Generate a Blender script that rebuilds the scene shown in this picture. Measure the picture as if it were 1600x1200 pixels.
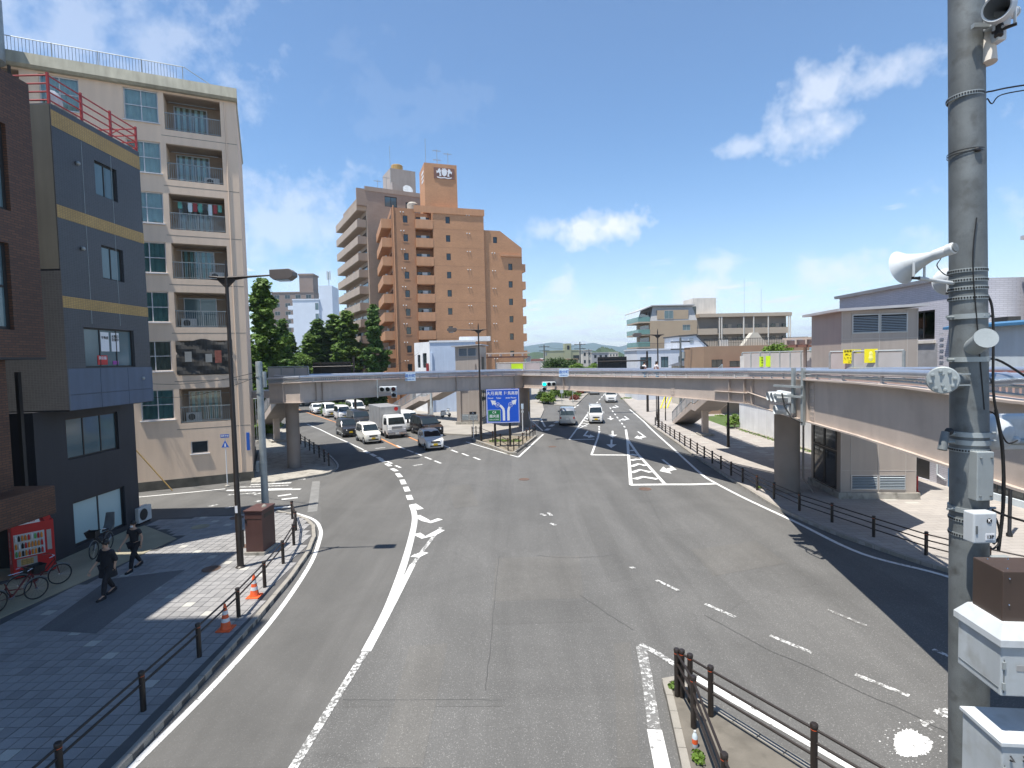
import bpy, bmesh, math, random
from mathutils import Matrix, Vector
R = math.radians
random.seed(7)
for o in list(bpy.data.objects): bpy.data.objects.remove(o)
scene = bpy.context.scene
col = scene.collection

# ---------------------------------------------------------------- camera
FPX, CAMH = 830.0, 7.2
PITCH, ROLL = math.atan(40 / FPX), 0.0236
FW = Vector((0, math.cos(PITCH), -math.sin(PITCH)))
U0 = Vector((0, math.sin(PITCH), math.cos(PITCH)))
UPV = U0 * math.cos(ROLL) + Vector((1, 0, 0)) * math.sin(ROLL)
RTV = Vector((1, 0, 0)) * math.cos(ROLL) - U0 * math.sin(ROLL)
cam_d = bpy.data.cameras.new('camera'); cam = bpy.data.objects.new('camera', cam_d); col.objects.link(cam)
m = Matrix((RTV, UPV, -FW)).transposed().to_4x4(); m.translation = (0, 0, CAMH)
cam.matrix_world = m
cam_d.sensor_width = 36; cam_d.lens = 36 * FPX / 1600
cam_d.clip_start = 0.1; cam_d.clip_end = 30000
scene.camera = cam
scene.render.resolution_x, scene.render.resolution_y = 1024, 768
def ray(x, y): return FW + RTV * ((x - 800) / FPX) + UPV * ((600 - y) / FPX)
def G(x, y, z=0.0):                      # pixel -> point on the level z
    r = ray(x, y); t = (z - CAMH) / r.z; return Vector((r.x * t, r.y * t, z))
def D(x, y, Y):                          # pixel -> point at depth Y
    r = ray(x, y); t = Y / r.y; return Vector((r.x * t, Y, CAMH + r.z * t))

# ---------------------------------------------------------------- sky, sun, exposure
SUNV = Vector((-0.255, -0.205, 1.0)).normalized()      # towards the sun
SUN_EL = math.asin(SUNV.z); SUN_AZ = math.atan2(SUNV.x, SUNV.y)
w = bpy.data.worlds.new('World'); scene.world = w; w.use_nodes = True
nt = w.node_tree; nd = nt.nodes; lk = nt.links; nd.clear()
out = nd.new('ShaderNodeOutputWorld'); bg = nd.new('ShaderNodeBackground'); bg.inputs[1].default_value = 0.095
sky = nd.new('ShaderNodeTexSky'); sky.sky_type = 'NISHITA'; sky.sun_disc = False
sky.sun_elevation = SUN_EL; sky.sun_rotation = SUN_AZ; sky.altitude = 100
sky.air_density = 1.0; sky.dust_density = 0.0; sky.ozone_density = 1.2
w.cycles.sampling_method = 'MANUAL'; w.cycles.sample_map_resolution = 512
def wn(t, **k):
    n = nd.new(t)
    for a, b in k.items(): setattr(n, a, b)
    return n
def wm(op, a, b=None, c=None, clamp=False):
    n = wn('ShaderNodeMath', operation=op, use_clamp=clamp)
    for i, v in enumerate((a, b, c)):
        if v is None: continue
        if isinstance(v, (int, float)): n.inputs[i].default_value = v
        else: lk.new(v, n.inputs[i])
    return n.outputs[0]
tc = wn('ShaderNodeTexCoord')
sep = wn('ShaderNodeSeparateXYZ'); lk.new(tc.outputs['Generated'], sep.inputs[0])
# cloud layer: the view direction projected on a plane high above gives flattened distant clouds
zc = wm('MAXIMUM', sep.outputs[2], 0.0)
den = wm('ADD', zc, 0.10)
cv = wn('ShaderNodeCombineXYZ')
lk.new(wm('DIVIDE', sep.outputs[0], den), cv.inputs[0]); lk.new(wm('DIVIDE', sep.outputs[1], den), cv.inputs[1])
lk.new(wm('MULTIPLY', zc, 9.0), cv.inputs[2])
n1 = wn('ShaderNodeTexNoise'); n1.inputs['Scale'].default_value = 2.6; n1.inputs['Detail'].default_value = 6; n1.inputs['Roughness'].default_value = 0.62
lk.new(cv.outputs[0], n1.inputs['Vector'])
n2 = wn('ShaderNodeTexNoise'); n2.inputs['Scale'].default_value = 16.0; n2.inputs['Detail'].default_value = 5; n2.inputs['Roughness'].default_value = 0.6
lk.new(tc.outputs['Generated'], n2.inputs['Vector'])
# broken fair-weather cloud low over the horizon, thinning upwards
low = wm('SUBTRACT', 1.0, wm('DIVIDE', wm('SUBTRACT', sep.outputs[2], 0.0), 0.24), None, True)
c_low = wm('MULTIPLY', wm('SUBTRACT', wm('ADD', wm('MULTIPLY', low, 0.36), n1.outputs[0]), 0.68), 4.6, None, True)
# single cumulus puffs standing where they were that day (compass direction and height)
hz = wm('POWER', wm('SUBTRACT', 1.0, wm('MULTIPLY', zc, 2.2), None, True), 3.0)
c_all = wm('MAXIMUM', c_low, wm('MULTIPLY_ADD', hz, 0.50, 0.12))      # thin veil, thicker towards the horizon
uv = wn('ShaderNodeCombineXYZ')
lk.new(wm('ARCTAN2', sep.outputs[0], sep.outputs[1]), uv.inputs[0]); lk.new(wm('MULTIPLY', wm('ARCSINE', sep.outputs[2]), 2.1), uv.inputs[1])
nz = wm('MULTIPLY_ADD', n2.outputs[0], 3.0, -0.45)
def puff(px, py, rx, ry, dens=1.0):                  # azimuth, height, size, thickness
    global c_all
    d = ray(px, py).normalized()
    v = wn('ShaderNodeVectorMath', operation='DISTANCE'); lk.new(uv.outputs[0], v.inputs[0]); v.inputs[1].default_value = (math.atan2(d.x, d.y), math.asin(d.z) * 2.1, 0)
    f = wm('MULTIPLY_ADD', v.outputs['Value'], -FPX / rx, nz)
    f = wm('MULTIPLY', f, 1.05 * dens); f = wm('MINIMUM', f, dens)
    c_all = wm('MAXIMUM', c_all, f)
for a in ((962, 350, 62, 32, 1.0), (915, 368, 66, 20, .95), (850, 360, 55, 14, .6), (1290, 140, 74, 26, .7), (1385, 122, 62, 22, .6), (1255, 205, 76, 26, .7), (1170, 226, 44, 12, .6),
          (1330, 425, 90, 22, .8), (1280, 440, 60, 20, .6), (1120, 415, 45, 14, .7), (1090, 462, 85, 24, .95), (1150, 465, 70, 20, .8), (880, 450, 50, 16, .75), (945, 490, 70, 16, .8), (890, 500, 60, 16, .7), (1440, 385, 60, 20, .5), (1030, 500, 60, 20, .6), (430, 350, 190, 90, .55), (500, 430, 160, 60, .5), (880, 470, 120, 40, .55), (150, 70, 240, 60, .45), (620, 150, 260, 60, .16),
          (-300, 300, 260, 70, .6), (1900, 250, 200, 70, .6)): puff(*a)
mix = wn('ShaderNodeMixRGB'); lk.new(wm('MULTIPLY', c_all, 0.92, None, True), mix.inputs[0])
hs = wn('ShaderNodeHueSaturation'); hs.inputs['Saturation'].default_value = 1.34; lk.new(sky.outputs[0], hs.inputs['Color'])
hv = wn('ShaderNodeVectorMath', operation='SCALE'); lk.new(hs.outputs[0], hv.inputs[0]); lk.new(wm('MULTIPLY_ADD', zc, -0.45, 1.35), hv.inputs['Scale'])   # clear overhead, paler down towards the horizon all round
lk.new(hv.outputs[0], mix.inputs[1]); mix.inputs[2].default_value = (7.0, 7.3, 7.9, 1)
lk.new(mix.outputs[0], bg.inputs[0]); lk.new(bg.outputs[0], out.inputs[0])
sl = bpy.data.lights.new('sun', 'SUN'); sl.energy = 5.0; sl.angle = R(0.53); sl.color = (1.0, 0.95, 0.87)
so = bpy.data.objects.new('sun', sl); col.objects.link(so); so.rotation_euler = SUNV.to_track_quat('Z', 'Y').to_euler(); so.location = (-40, -40, 90)
vs = scene.view_settings; vs.view_transform = 'Standard'; vs.look = 'None'; vs.gamma = 1; vs.use_curve_mapping = False; vs.exposure = 0.68
scene.cycles.use_denoising = True
scene.cycles.max_bounces = 6; scene.cycles.diffuse_bounces = 2; scene.cycles.glossy_bounces = 3; scene.cycles.transparent_max_bounces = 12; scene.cycles.volume_bounces = 0

# ---------------------------------------------------------------- materials
def lin(c):
    c /= 255.0
    return c / 12.92 if c <= 0.04045 else ((c + 0.055) / 1.055) ** 2.4
MATS = {}
def mat(name, rgb, rough=0.7, var=0.12, scale=1.5, metal=0.0, bump=0.0, bscale=40, spec=0.5, fine=0.0, dirt=None, coat=0.0, streak=0.0):
    """base colour (linear rgb) with uneven tone, fine grain, rain streaks, small relief"""
    if name in MATS: return MATS[name]
    M = bpy.data.materials.new(name); M.use_nodes = True; t = M.node_tree; N = t.nodes; L = t.links
    b = N['Principled BSDF']; b.inputs['Roughness'].default_value = rough; b.inputs['Metallic'].default_value = metal
    b.inputs['Specular IOR Level'].default_value = spec; b.inputs['Coat Weight'].default_value = coat
    c = N.new('ShaderNodeTexCoord')
    def noise(s, d=5, vec=None):
        n = N.new('ShaderNodeTexNoise'); n.inputs['Scale'].default_value = s; n.inputs['Detail'].default_value = d
        L.new(vec or c.outputs['Object'], n.inputs['Vector']); return n.outputs[0]
    base = None
    cur = None
    def scaleby(src, fac, amt):
        mr = N.new('ShaderNodeMapRange'); mr.inputs[1].default_value = 0.28; mr.inputs[2].default_value = 0.72
        mr.inputs[3].default_value = 1 - amt; mr.inputs[4].default_value = 1 + amt; L.new(fac, mr.inputs[0])
        mx = N.new('ShaderNodeMixRGB'); mx.blend_type = 'MULTIPLY'; mx.inputs[0].default_value = 1
        if src is None: mx.inputs[1].default_value = (*rgb, 1)
        else: L.new(src, mx.inputs[1])
        L.new(mr.outputs[0], mx.inputs[2]); return mx.outputs[0]
    if var: cur = scaleby(cur, noise(scale), var)
    if fine: cur = scaleby(cur, noise(scale * 60, 2), fine)
    if streak:
        mp = N.new('ShaderNodeMapping'); mp.inputs['Scale'].default_value = (3, 3, 0.25); L.new(c.outputs['Object'], mp.inputs[0])
        cur = scaleby(cur, noise(1.2, 4, mp.outputs[0]), streak)
    if dirt:
        mr = N.new('ShaderNodeMapRange'); mr.inputs[1].default_value = 0.52; mr.inputs[2].default_value = 0.75; L.new(noise(scale * 2.3, 8), mr.inputs[0])
        mx = N.new('ShaderNodeMixRGB'); L.new(mr.outputs[0], mx.inputs[0])
        if cur is None: mx.inputs[1].default_value = (*rgb, 1)
        else: L.new(cur, mx.inputs[1])
        mx.inputs[2].default_value = (*dirt, 1); cur = mx.outputs[0]
    if cur is None: b.inputs['Base Color'].default_value = (*rgb, 1)
    else: L.new(cur, b.inputs['Base Color'])
    if bump:
        bp = N.new('ShaderNodeBump'); bp.inputs['Strength'].default_value = bump; bp.inputs['Distance'].default_value = 0.02
        L.new(noise(bscale, 3), bp.inputs['Height']); L.new(bp.outputs[0], b.inputs['Normal'])
    M.diffuse_color = (*rgb, 1)
    MATS[name] = M; return M
def brickmat(name, c1, c2, mortar, bw, bh, rough=0.75, msize=0.02, plane='XZ', offset=0.5, var=0.15, bump=0.3):
    """small facing tiles too fine to build singly"""
    if name in MATS: return MATS[name]
    M = bpy.data.materials.new(name); M.use_nodes = True; t = M.node_tree; N = t.nodes; L = t.links
    b = N['Principled BSDF']; b.inputs['Roughness'].default_value = rough
    c = N.new('ShaderNodeTexCoord'); s = N.new('ShaderNodeSeparateXYZ'); cb = N.new('ShaderNodeCombineXYZ'); L.new(c.outputs['Object'], s.inputs[0])
    if plane == 'XZ':
        ad = N.new('ShaderNodeMath'); ad.operation = 'ADD'; L.new(s.outputs[0], ad.inputs[0]); L.new(s.outputs[1], ad.inputs[1])
        L.new(ad.outputs[0], cb.inputs[0]); L.new(s.outputs[2], cb.inputs[1])
    else: L.new(s.outputs[0], cb.inputs[0]); L.new(s.outputs[1], cb.inputs[1])
    k = N.new('ShaderNodeTexBrick'); k.offset = offset; k.inputs['Scale'].default_value = 1; k.inputs['Brick Width'].default_value = bw; k.inputs['Row Height'].default_value = bh
    k.inputs['Mortar Size'].default_value = msize * bh * 4; k.inputs['Color1'].default_value = (*c1, 1); k.inputs['Color2'].default_value = (*c2, 1); k.inputs['Mortar'].default_value = (*mortar, 1)
    L.new(cb.outputs[0], k.inputs['Vector'])
    n = N.new('ShaderNodeTexNoise'); n.inputs['Scale'].default_value = 0.5; n.inputs['Detail'].default_value = 6; L.new(c.outputs['Object'], n.inputs['Vector'])
    mr = N.new('ShaderNodeMapRange'); mr.inputs[1].default_value = 0.28; mr.inputs[2].default_value = 0.72; mr.inputs[3].default_value = 1 - var; mr.inputs[4].default_value = 1 + var; L.new(n.outputs[0], mr.inputs[0])
    mx = N.new('ShaderNodeMixRGB'); mx.blend_type = 'MULTIPLY'; mx.inputs[0].default_value = 1; L.new(k.outputs[0], mx.inputs[1]); L.new(mr.outputs[0], mx.inputs[2]); L.new(mx.outputs[0], b.inputs['Base Color'])
    bp = N.new('ShaderNodeBump'); bp.inputs['Strength'].default_value = bump; bp.inputs['Distance'].default_value = 0.01; bp.invert = True
    L.new(k.outputs['Fac'], bp.inputs['Height']); L.new(bp.outputs[0], b.inputs['Normal'])
    MATS[name] = M; return M
def glassmat(name, tint, refl=0.06, opac=0.0, dark=(0.02, 0.03, 0.03)):
    M = bpy.data.materials.new(name); M.use_nodes = True; t = M.node_tree; N = t.nodes; L = t.links; N.remove(N['Principled BSDF'])
    tr = N.new('ShaderNodeBsdfTransparent'); tr.inputs[0].default_value = (*tint, 1)
    gl = N.new('ShaderNodeBsdfGlossy'); gl.inputs['Roughness'].default_value = 0.03; gl.inputs[0].default_value = (.95, .97, 1, 1)
    fr = N.new('ShaderNodeFresnel'); fr.inputs[0].default_value = 1.6
    mx = N.new('ShaderNodeMixShader'); L.new(fr.outputs[0], mx.inputs[0]); L.new(tr.outputs[0], mx.inputs[1]); L.new(gl.outputs[0], mx.inputs[2]); L.new(mx.outputs[0], N['Material Output'].inputs[0])
    MATS[name] = M; return M
def emitmat(name, rgb, s):
    M = bpy.data.materials.new(name); M.use_nodes = True; b = M.node_tree.nodes['Principled BSDF']; b.inputs['Base Color'].default_value = (*rgb, 1); b.inputs['Roughness'].default_value = .3
    b.inputs['Emission Color'].default_value = (*rgb, 1); b.inputs['Emission Strength'].default_value = s; MATS[name] = M; return M

# ---- road surfaces
def asphalt(name, rgb, coarse=1.0, cracks=True):
    M = bpy.data.materials.new(name); M.use_nodes = True; t = M.node_tree; N = t.nodes; L = t.links
    b = N['Principled BSDF']; b.inputs['Roughness'].default_value = 0.78; b.inputs['Specular IOR Level'].default_value = 0.35
    c = N.new('ShaderNodeTexCoord')
    def noise(s, d=4, r=0.55, vec=None, dist=0.0):
        n = N.new('ShaderNodeTexNoise'); n.inputs['Scale'].default_value = s; n.inputs['Detail'].default_value = d; n.inputs['Roughness'].default_value = r; n.inputs['Distortion'].default_value = dist
        L.new(vec or c.outputs['Object'], n.inputs['Vector']); return n.outputs[0]
    cur = None
    def ml(fac, lo, hi, a=0.3, z=0.7):
        nonlocal cur
        mr = N.new('ShaderNodeMapRange'); mr.inputs[1].default_value = a; mr.inputs[2].default_value = z; mr.inputs[3].default_value = lo; mr.inputs[4].default_value = hi; L.new(fac, mr.inputs[0])
        mx = N.new('ShaderNodeMixRGB'); mx.blend_type = 'MULTIPLY'; mx.inputs[0].default_value = 1
        if cur is None: mx.inputs[1].default_value = (*rgb, 1)
        else: L.new(cur, mx.inputs[1])
        L.new(mr.outputs[0], mx.inputs[2]); cur = mx.outputs[0]
    ml(noise(0.22, 6, 0.65, None, 1.2), 0.87, 1.12)
    mp = N.new('ShaderNodeMapping'); mp.inputs['Rotation'].default_value = (0, 0, R(12)); mp.inputs['Scale'].default_value = (0.9, 0.06, 1); L.new(c.outputs['Object'], mp.inputs[0])
    ml(noise(1.0, 4, 0.6, mp.outputs[0], 0.5), 0.86, 1.12)
    ml(noise(34, 3, 0.7), 1 - .2 * coarse, 1 + .2 * coarse)
    v = N.new('ShaderNodeTexVoronoi'); v.inputs['Scale'].default_value = 62; L.new(c.outputs['Object'], v.inputs['Vector'])
    sp = N.new('ShaderNodeSeparateColor'); L.new(v.outputs['Color'], sp.inputs[0])
    ml(sp.outputs[0], 1.0, 1 + .95 * coarse, 0.9, 1.0)      # pale stone chips
    if cracks:
        dn = N.new('ShaderNodeTexNoise'); dn.inputs['Scale'].default_value = 0.9; dn.inputs['Detail'].default_value = 6; L.new(c.outputs['Object'], dn.inputs['Vector'])
        va = N.new('ShaderNodeVectorMath'); va.operation = 'MULTIPLY_ADD'; va.inputs[1].default_value = (1.3, 1.3, 0); L.new(dn.outputs['Color'], va.inputs[0]); L.new(c.outputs['Object'], va.inputs[2])
        vr = N.new('ShaderNodeTexVoronoi'); vr.feature = 'DISTANCE_TO_EDGE'; vr.inputs['Scale'].default_value = 0.16; L.new(va.outputs[0], vr.inputs['Vector'])
        ml(vr.outputs['Distance'], 0.88, 1.0, 0.0, 0.003)
    L.new(cur, b.inputs['Base Color'])
    bp = N.new('ShaderNodeBump'); bp.inputs['Strength'].default_value = 0.35; bp.inputs['Distance'].default_value = 0.01; L.new(noise(70, 2), bp.inputs['Height']); L.new(bp.outputs[0], b.inputs['Normal'])
    MATS[name] = M; return M
asphalt('asphalt_old', (0.112, 0.110, 0.105)); asphalt('asphalt_new', (0.108, 0.105, 0.099), 0.35, False); asphalt('asphalt_cut', (0.106, 0.104, 0.099), 0.9, False); asphalt('asphalt_cut2', (0.118, 0.114, 0.106), 0.8, False); asphalt('asphalt_patch', (0.125, 0.124, 0.125), 0.5, False)
def paintmat(name, rgb, worn):
    M = bpy.data.materials.new(name); M.use_nodes = True; t = M.node_tree; N = t.nodes; L = t.links; b = N['Principled BSDF']; b.inputs['Roughness'].default_value = 0.6
    c = N.new('ShaderNodeTexCoord'); n = N.new('ShaderNodeTexNoise'); n.inputs['Scale'].default_value = 9; n.inputs['Detail'].default_value = 9; n.inputs['Roughness'].default_value = 0.75; L.new(c.outputs['Object'], n.inputs['Vector'])
    mr = N.new('ShaderNodeMapRange'); mr.inputs[1].default_value = 0.30 + worn; mr.inputs[2].default_value = 0.36 + worn; L.new(n.outputs[0], mr.inputs[0])
    mx = N.new('ShaderNodeMixRGB'); L.new(mr.outputs[0], mx.inputs[0]); mx.inputs[1].default_value = (0.16, 0.157, 0.148, 1); mx.inputs[2].default_value = (*rgb, 1); L.new(mx.outputs[0], b.inputs['Base Color'])
    MATS[name] = M
paintmat('paint', (0.66, 0.66, 0.64), 0.08); paintmat('paint_worn', (0.62, 0.62, 0.60), 0.18); paintmat('paint_faint', (0.6, 0.6, 0.58), 0.22); paintmat('paint_orange', (0.62, 0.26, 0.09), 0.08)
mat('paint_grey', (0.19, 0.188, 0.18), 0.8, 0.15, 2, fine=.15)
mat('concrete', (0.34, 0.32, 0.28), 0.85, 0.2, 1.5, bump=0.2, fine=0.1, dirt=(0.16, 0.15, 0.13), streak=.1)
mat('kerb', (0.29, 0.27, 0.235), 0.85, 0.22, 1.2, bump=0.15, fine=0.12, dirt=(0.2, 0.185, 0.16))
mat('tile', (0.275, 0.268, 0.262), 0.75, 0.12, 1.0, fine=0.1); mat('tile_dark', (0.235, 0.23, 0.226), 0.75, 0.14, 1.0, fine=0.1); mat('tile_pale', (0.43, 0.42, 0.38), 0.7, 0.1, 1.0, fine=0.08)
mat('grout', (0.085, 0.082, 0.08), 0.9, 0.2, 2); mat('city_ground', (0.2, 0.19, 0.175), 0.9, 0.25, 0.05)
mat('rubber', (0.018, 0.018, 0.019), 0.7, 0.2, 4); mat('chrome', (0.6, 0.6, 0.62), 0.25, 0.05, 3, metal=1.0)
mat('bronze', (0.022, 0.016, 0.013), 0.45, 0.2, 4); mat('black_metal', (0.012, 0.012, 0.013), 0.45, 0.2, 4)
mat('galv', (0.33, 0.36, 0.36), 0.55, 0.16, 2.5, metal=0.35, fine=0.1); mat('galv_pole', (0.140, 0.153, 0.155), 0.6, 0.28, 3.0, metal=0.2, fine=0.16, streak=.2, dirt=(.09, .092, .088))
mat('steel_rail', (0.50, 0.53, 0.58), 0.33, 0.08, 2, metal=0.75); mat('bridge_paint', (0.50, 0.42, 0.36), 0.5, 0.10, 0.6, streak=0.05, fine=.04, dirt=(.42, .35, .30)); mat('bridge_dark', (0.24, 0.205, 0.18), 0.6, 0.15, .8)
mat('panel_grey', (0.45, 0.43, 0.42), 0.5, 0.1, 1); mat('deck_red', (0.25, 0.08, 0.055), 0.8, 0.15, 1)
mat('white_paint', (0.74, 0.74, 0.74), 0.5, 0.08, 1, streak=.06); mat('white_box', (0.52, 0.55, 0.565), 0.45, 0.08, 2, streak=.14, dirt=(.40, .41, .40), bump=.05, bscale=5); mat('silver_box', (0.56, 0.60, 0.62), 0.45, 0.06, 2)
mat('brown_box', (0.055, 0.036, 0.028), 0.5, 0.15, 3); mat('cabinet_brown', (0.085, 0.04, 0.034), 0.55, 0.15, 2)
mat('black', (0.01, 0.01, 0.01), 0.6, 0); mat('cable', (0.008, 0.008, 0.008), 0.55, 0)
mat('yellow_sign', (0.85, 0.75, 0.01), 0.5, 0.05); mat('lime_sign', (0.55, 0.8, 0.02), 0.5, 0.05); mat('sign_blue', (0.003, 0.085, 0.56), 0.4, 0.06, .6); mat('sign_green', (0.01, 0.17, 0.05), 0.4, 0.05); mat('sign_white', (0.75, 0.76, 0.78), 0.45, 0.03)
mat('red', (0.5, 0.02, 0.02), 0.4, 0.1, 2); mat('red_rail', (0.33, 0.035, 0.035), 0.5, 0.15, 2); mat('cone', (0.75, 0.11, 0.025), 0.5, 0.15, 4); mat('blue_sign_small', (0.02, 0.12, 0.5), 0.45, 0.05)
mat('dark_inside', (0.02, 0.021, 0.022), 0.9, 0.3, 1.0); mat('frame_white', (0.62, 0.63, 0.64), 0.5, 0.06); mat('frame_dark', (0.025, 0.024, 0.024), 0.5, 0.1); mat('frame_alu', (0.42, 0.42, 0.42), 0.4, 0.1, metal=.5)
mat('glass_dark', (0.03, 0.038, 0.042), 0.06, 0.25, 0.6, spec=0.8); mat('glass_blue', (0.10, 0.16, 0.18), 0.08, 0.25, 0.4, spec=0.8); mat('glass_green', (0.12, 0.25, 0.23), 0.15, 0.12, 0.5)
glassmat('glass_clear', (0.86, 0.92, 0.9))
mat('curtain', (.66, .76, .78), 0.9, 0.12, 2); mat('curtain_teal', (.30, .50, .54), 0.9, 0.12, 2); mat('curtain_grey', (0.33, 0.33, 0.31), 0.9, .12, 2)

# ---------------------------------------------------------------- mesh building
class MB:
    def __init__(s, M=None): s.v = []; s.f = []; s.mi = []; s.M = M or Matrix.Identity(4); s.m = 0
    def P(s, p): s.v.append(tuple(s.M @ Vector(p))); return len(s.v) - 1
    def face(s, pts):
        s.f.append([s.P(p) for p in pts]); s.mi.append(s.m); return s
    def idx(s, ix): s.f.append(list(ix)); s.mi.append(s.m)
    def box(s, x0, x1, y0, y1, z0, z1):
        i = [s.P(p) for p in ((x0, y0, z0), (x1, y0, z0), (x1, y1, z0), (x0, y1, z0), (x0, y0, z1), (x1, y0, z1), (x1, y1, z1), (x0, y1, z1))]
        for q in ((0, 3, 2, 1), (4, 5, 6, 7), (0, 1, 5, 4), (1, 2, 6, 5), (2, 3, 7, 6), (3, 0, 4, 7)): s.idx([i[k] for k in q])
        return s
    def prism(s, poly, z0, z1, axis='z'):
        """polygon extruded: axis z -> poly (x,y); axis y -> poly (x,z); axis x -> poly (y,z)"""
        def mk(p, t): return (p[0], p[1], t) if axis == 'z' else ((p[0], t, p[1]) if axis == 'y' else (t, p[0], p[1]))
        a = [s.P(mk(p, z0)) for p in poly]; b = [s.P(mk(p, z1)) for p in poly]; n = len(poly)
        s.idx(a[::-1]); s.idx(b)
        for k in range(n): s.idx([a[k], a[(k + 1) % n], b[(k + 1) % n], b[k]])
        return s
    def tube(s, pts, r, n=8, caps=True):
        pts = [Vector(p) for p in pts]; rs = r if isinstance(r, (list, tuple)) else [r] * len(pts); rings = []
        t0 = (pts[1] - pts[0]).normalized(); up = Vector((0, 0, 1)) if abs(t0.z) < 0.9 else Vector((0, 1, 0)); u = t0.cross(up).normalized()
        for k, p in enumerate(pts):
            t = (pts[min(k + 1, len(pts) - 1)] - pts[max(k - 1, 0)]).normalized()
            u = (u - t * u.dot(t)).normalized(); w_ = t.cross(u)
            rings.append([s.P(p + (u * math.cos(2 * math.pi * j / n) + w_ * math.sin(2 * math.pi * j / n)) * rs[k]) for j in range(n)])
        s._rings(rings, caps); return s
    def _rings(s, rings, caps=True):
        n = len(rings[0])
        for a, b in zip(rings, rings[1:]):
            for j in range(n): s.idx([a[j], a[(j + 1) % n], b[(j + 1) % n], b[j]])
        if caps: s.idx(rings[0][::-1]); s.idx(rings[-1])
    def loft(s, rings, caps=True): s._rings([[s.P(p) for p in r] for r in rings], caps); return s
    def lathe(s, prof, c=(0, 0, 0), n=12, axis='z', caps=True):
        c = Vector(c); rings = []
        for r, h in prof:
            ring = []
            for j in range(n):
                a = 2 * math.pi * j / n; x, y = r * math.cos(a), r * math.sin(a)
                ring.append(s.P(c + (Vector((x, y, h)) if axis == 'z' else Vector((x, h, y)) if axis == 'y' else Vector((h, x, y)))))
            rings.append(ring)
        s._rings(rings, caps); return s
    def sphere(s, c, r, n=8, sq=(1, 1, 1)):
        pr = []; c = Vector(c); rings = []
        for i in range(1, n):
            a = math.pi * i / n
            rings.append([s.P(c + Vector((r * sq[0] * math.sin(a) * math.cos(2 * math.pi * j / (n * 2)), r * sq[1] * math.sin(a) * math.sin(2 * math.pi * j / (n * 2)), -r * sq[2] * math.cos(a)))) for j in range(n * 2)])
        s._rings(rings, True); return s
    def mesh(s, name, mats, smooth=None, bevel=0.0, recalc=True):
        me = bpy.data.meshes.new(name); me.from_pydata(s.v, [], s.f)
        if isinstance(mats, str): mats = [mats]
        for q in mats: me.materials.append(MATS[q])
        if len(mats) > 1: me.polygons.foreach_set('material_index', s.mi)
        if recalc or bevel:
            bm = bmesh.new(); bm.from_mesh(me)
            bmesh.ops.recalc_face_normals(bm, faces=bm.faces)
            if bevel:
                es = [e for e in bm.edges if len(e.link_faces) == 2 and e.calc_face_angle(0) > 0.5]
                bmesh.ops.bevel(bm, geom=es, offset=bevel, segments=2, affect='EDGES', profile=0.5, clamp_overlap=True)
            bm.to_mesh(me); bm.free()
        if smooth is not None:
            me.shade_smooth(); me.set_sharp_from_angle(angle=R(smooth))
        me.update(); return me
    def obj(s, name, mats, parent=None, smooth=None, bevel=0.0, recalc=True):
        return link(name, s.mesh(name, mats, smooth, bevel, recalc), parent)
def link(name, data, parent=None, loc=None, rz=None):
    o = bpy.data.objects.new(name, data); col.objects.link(o)
    if parent: o.parent = parent
    if loc is not None: o.location = loc
    if rz is not None: o.rotation_euler = (0, 0, rz)
    return o
def tag(o, label=None, cat=None, group=None, kind=None):
    for k, v in (('label', label), ('category', cat), ('group', group), ('kind', kind)):
        if v: o[k] = v
    return o
def thing(name, label, cat, loc=(0, 0, 0), rz=0.0, group=None):
    return tag(link(name, None, None, loc, rz), label, cat, group)
def copy_tree(o, parent=None):
    c = o.copy(); col.objects.link(c); c.parent = parent
    for ch in list(o.children): copy_tree(ch, c)
    return c
def structure(o): o['kind'] = 'structure'; return o
def box(name, mats, parent, x0, x1, y0, y1, z0, z1, bevel=0.0, M=None):
    return MB(M).box(x0, x1, y0, y1, z0, z1).obj(name, mats, parent, None, bevel)
CACHE = {}
def cached(key, fn):
    if key not in CACHE: CACHE[key] = fn()
    return CACHE[key]
def text(body, size, parent, M, mats='sign_white', name='lettering', ext=0.002, align='CENTER', sx=1.0):
    cu = bpy.data.curves.new('t', 'FONT'); cu.body = body; cu.size = size; cu.extrude = ext; cu.align_x = align; cu.align_y = 'CENTER'; cu.resolution_u = 3; cu.offset = size * .012
    ob = bpy.data.objects.new('t', cu); col.objects.link(ob); bpy.context.view_layer.update()
    me = bpy.data.meshes.new_from_object(ob.evaluated_get(bpy.context.evaluated_depsgraph_get())); bpy.data.objects.remove(ob)
    me.transform(M @ Matrix.Diagonal((sx, 1, 1, 1))); me.materials.clear(); me.materials.append(MATS[mats]); me.name = name
    return link(name, me, parent)
FACE = Matrix.Rotation(R(90), 4, 'X')      # lettering that faces -y
def TM(x, y, z): return Matrix.Translation((x, y, z)) @ FACE

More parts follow.
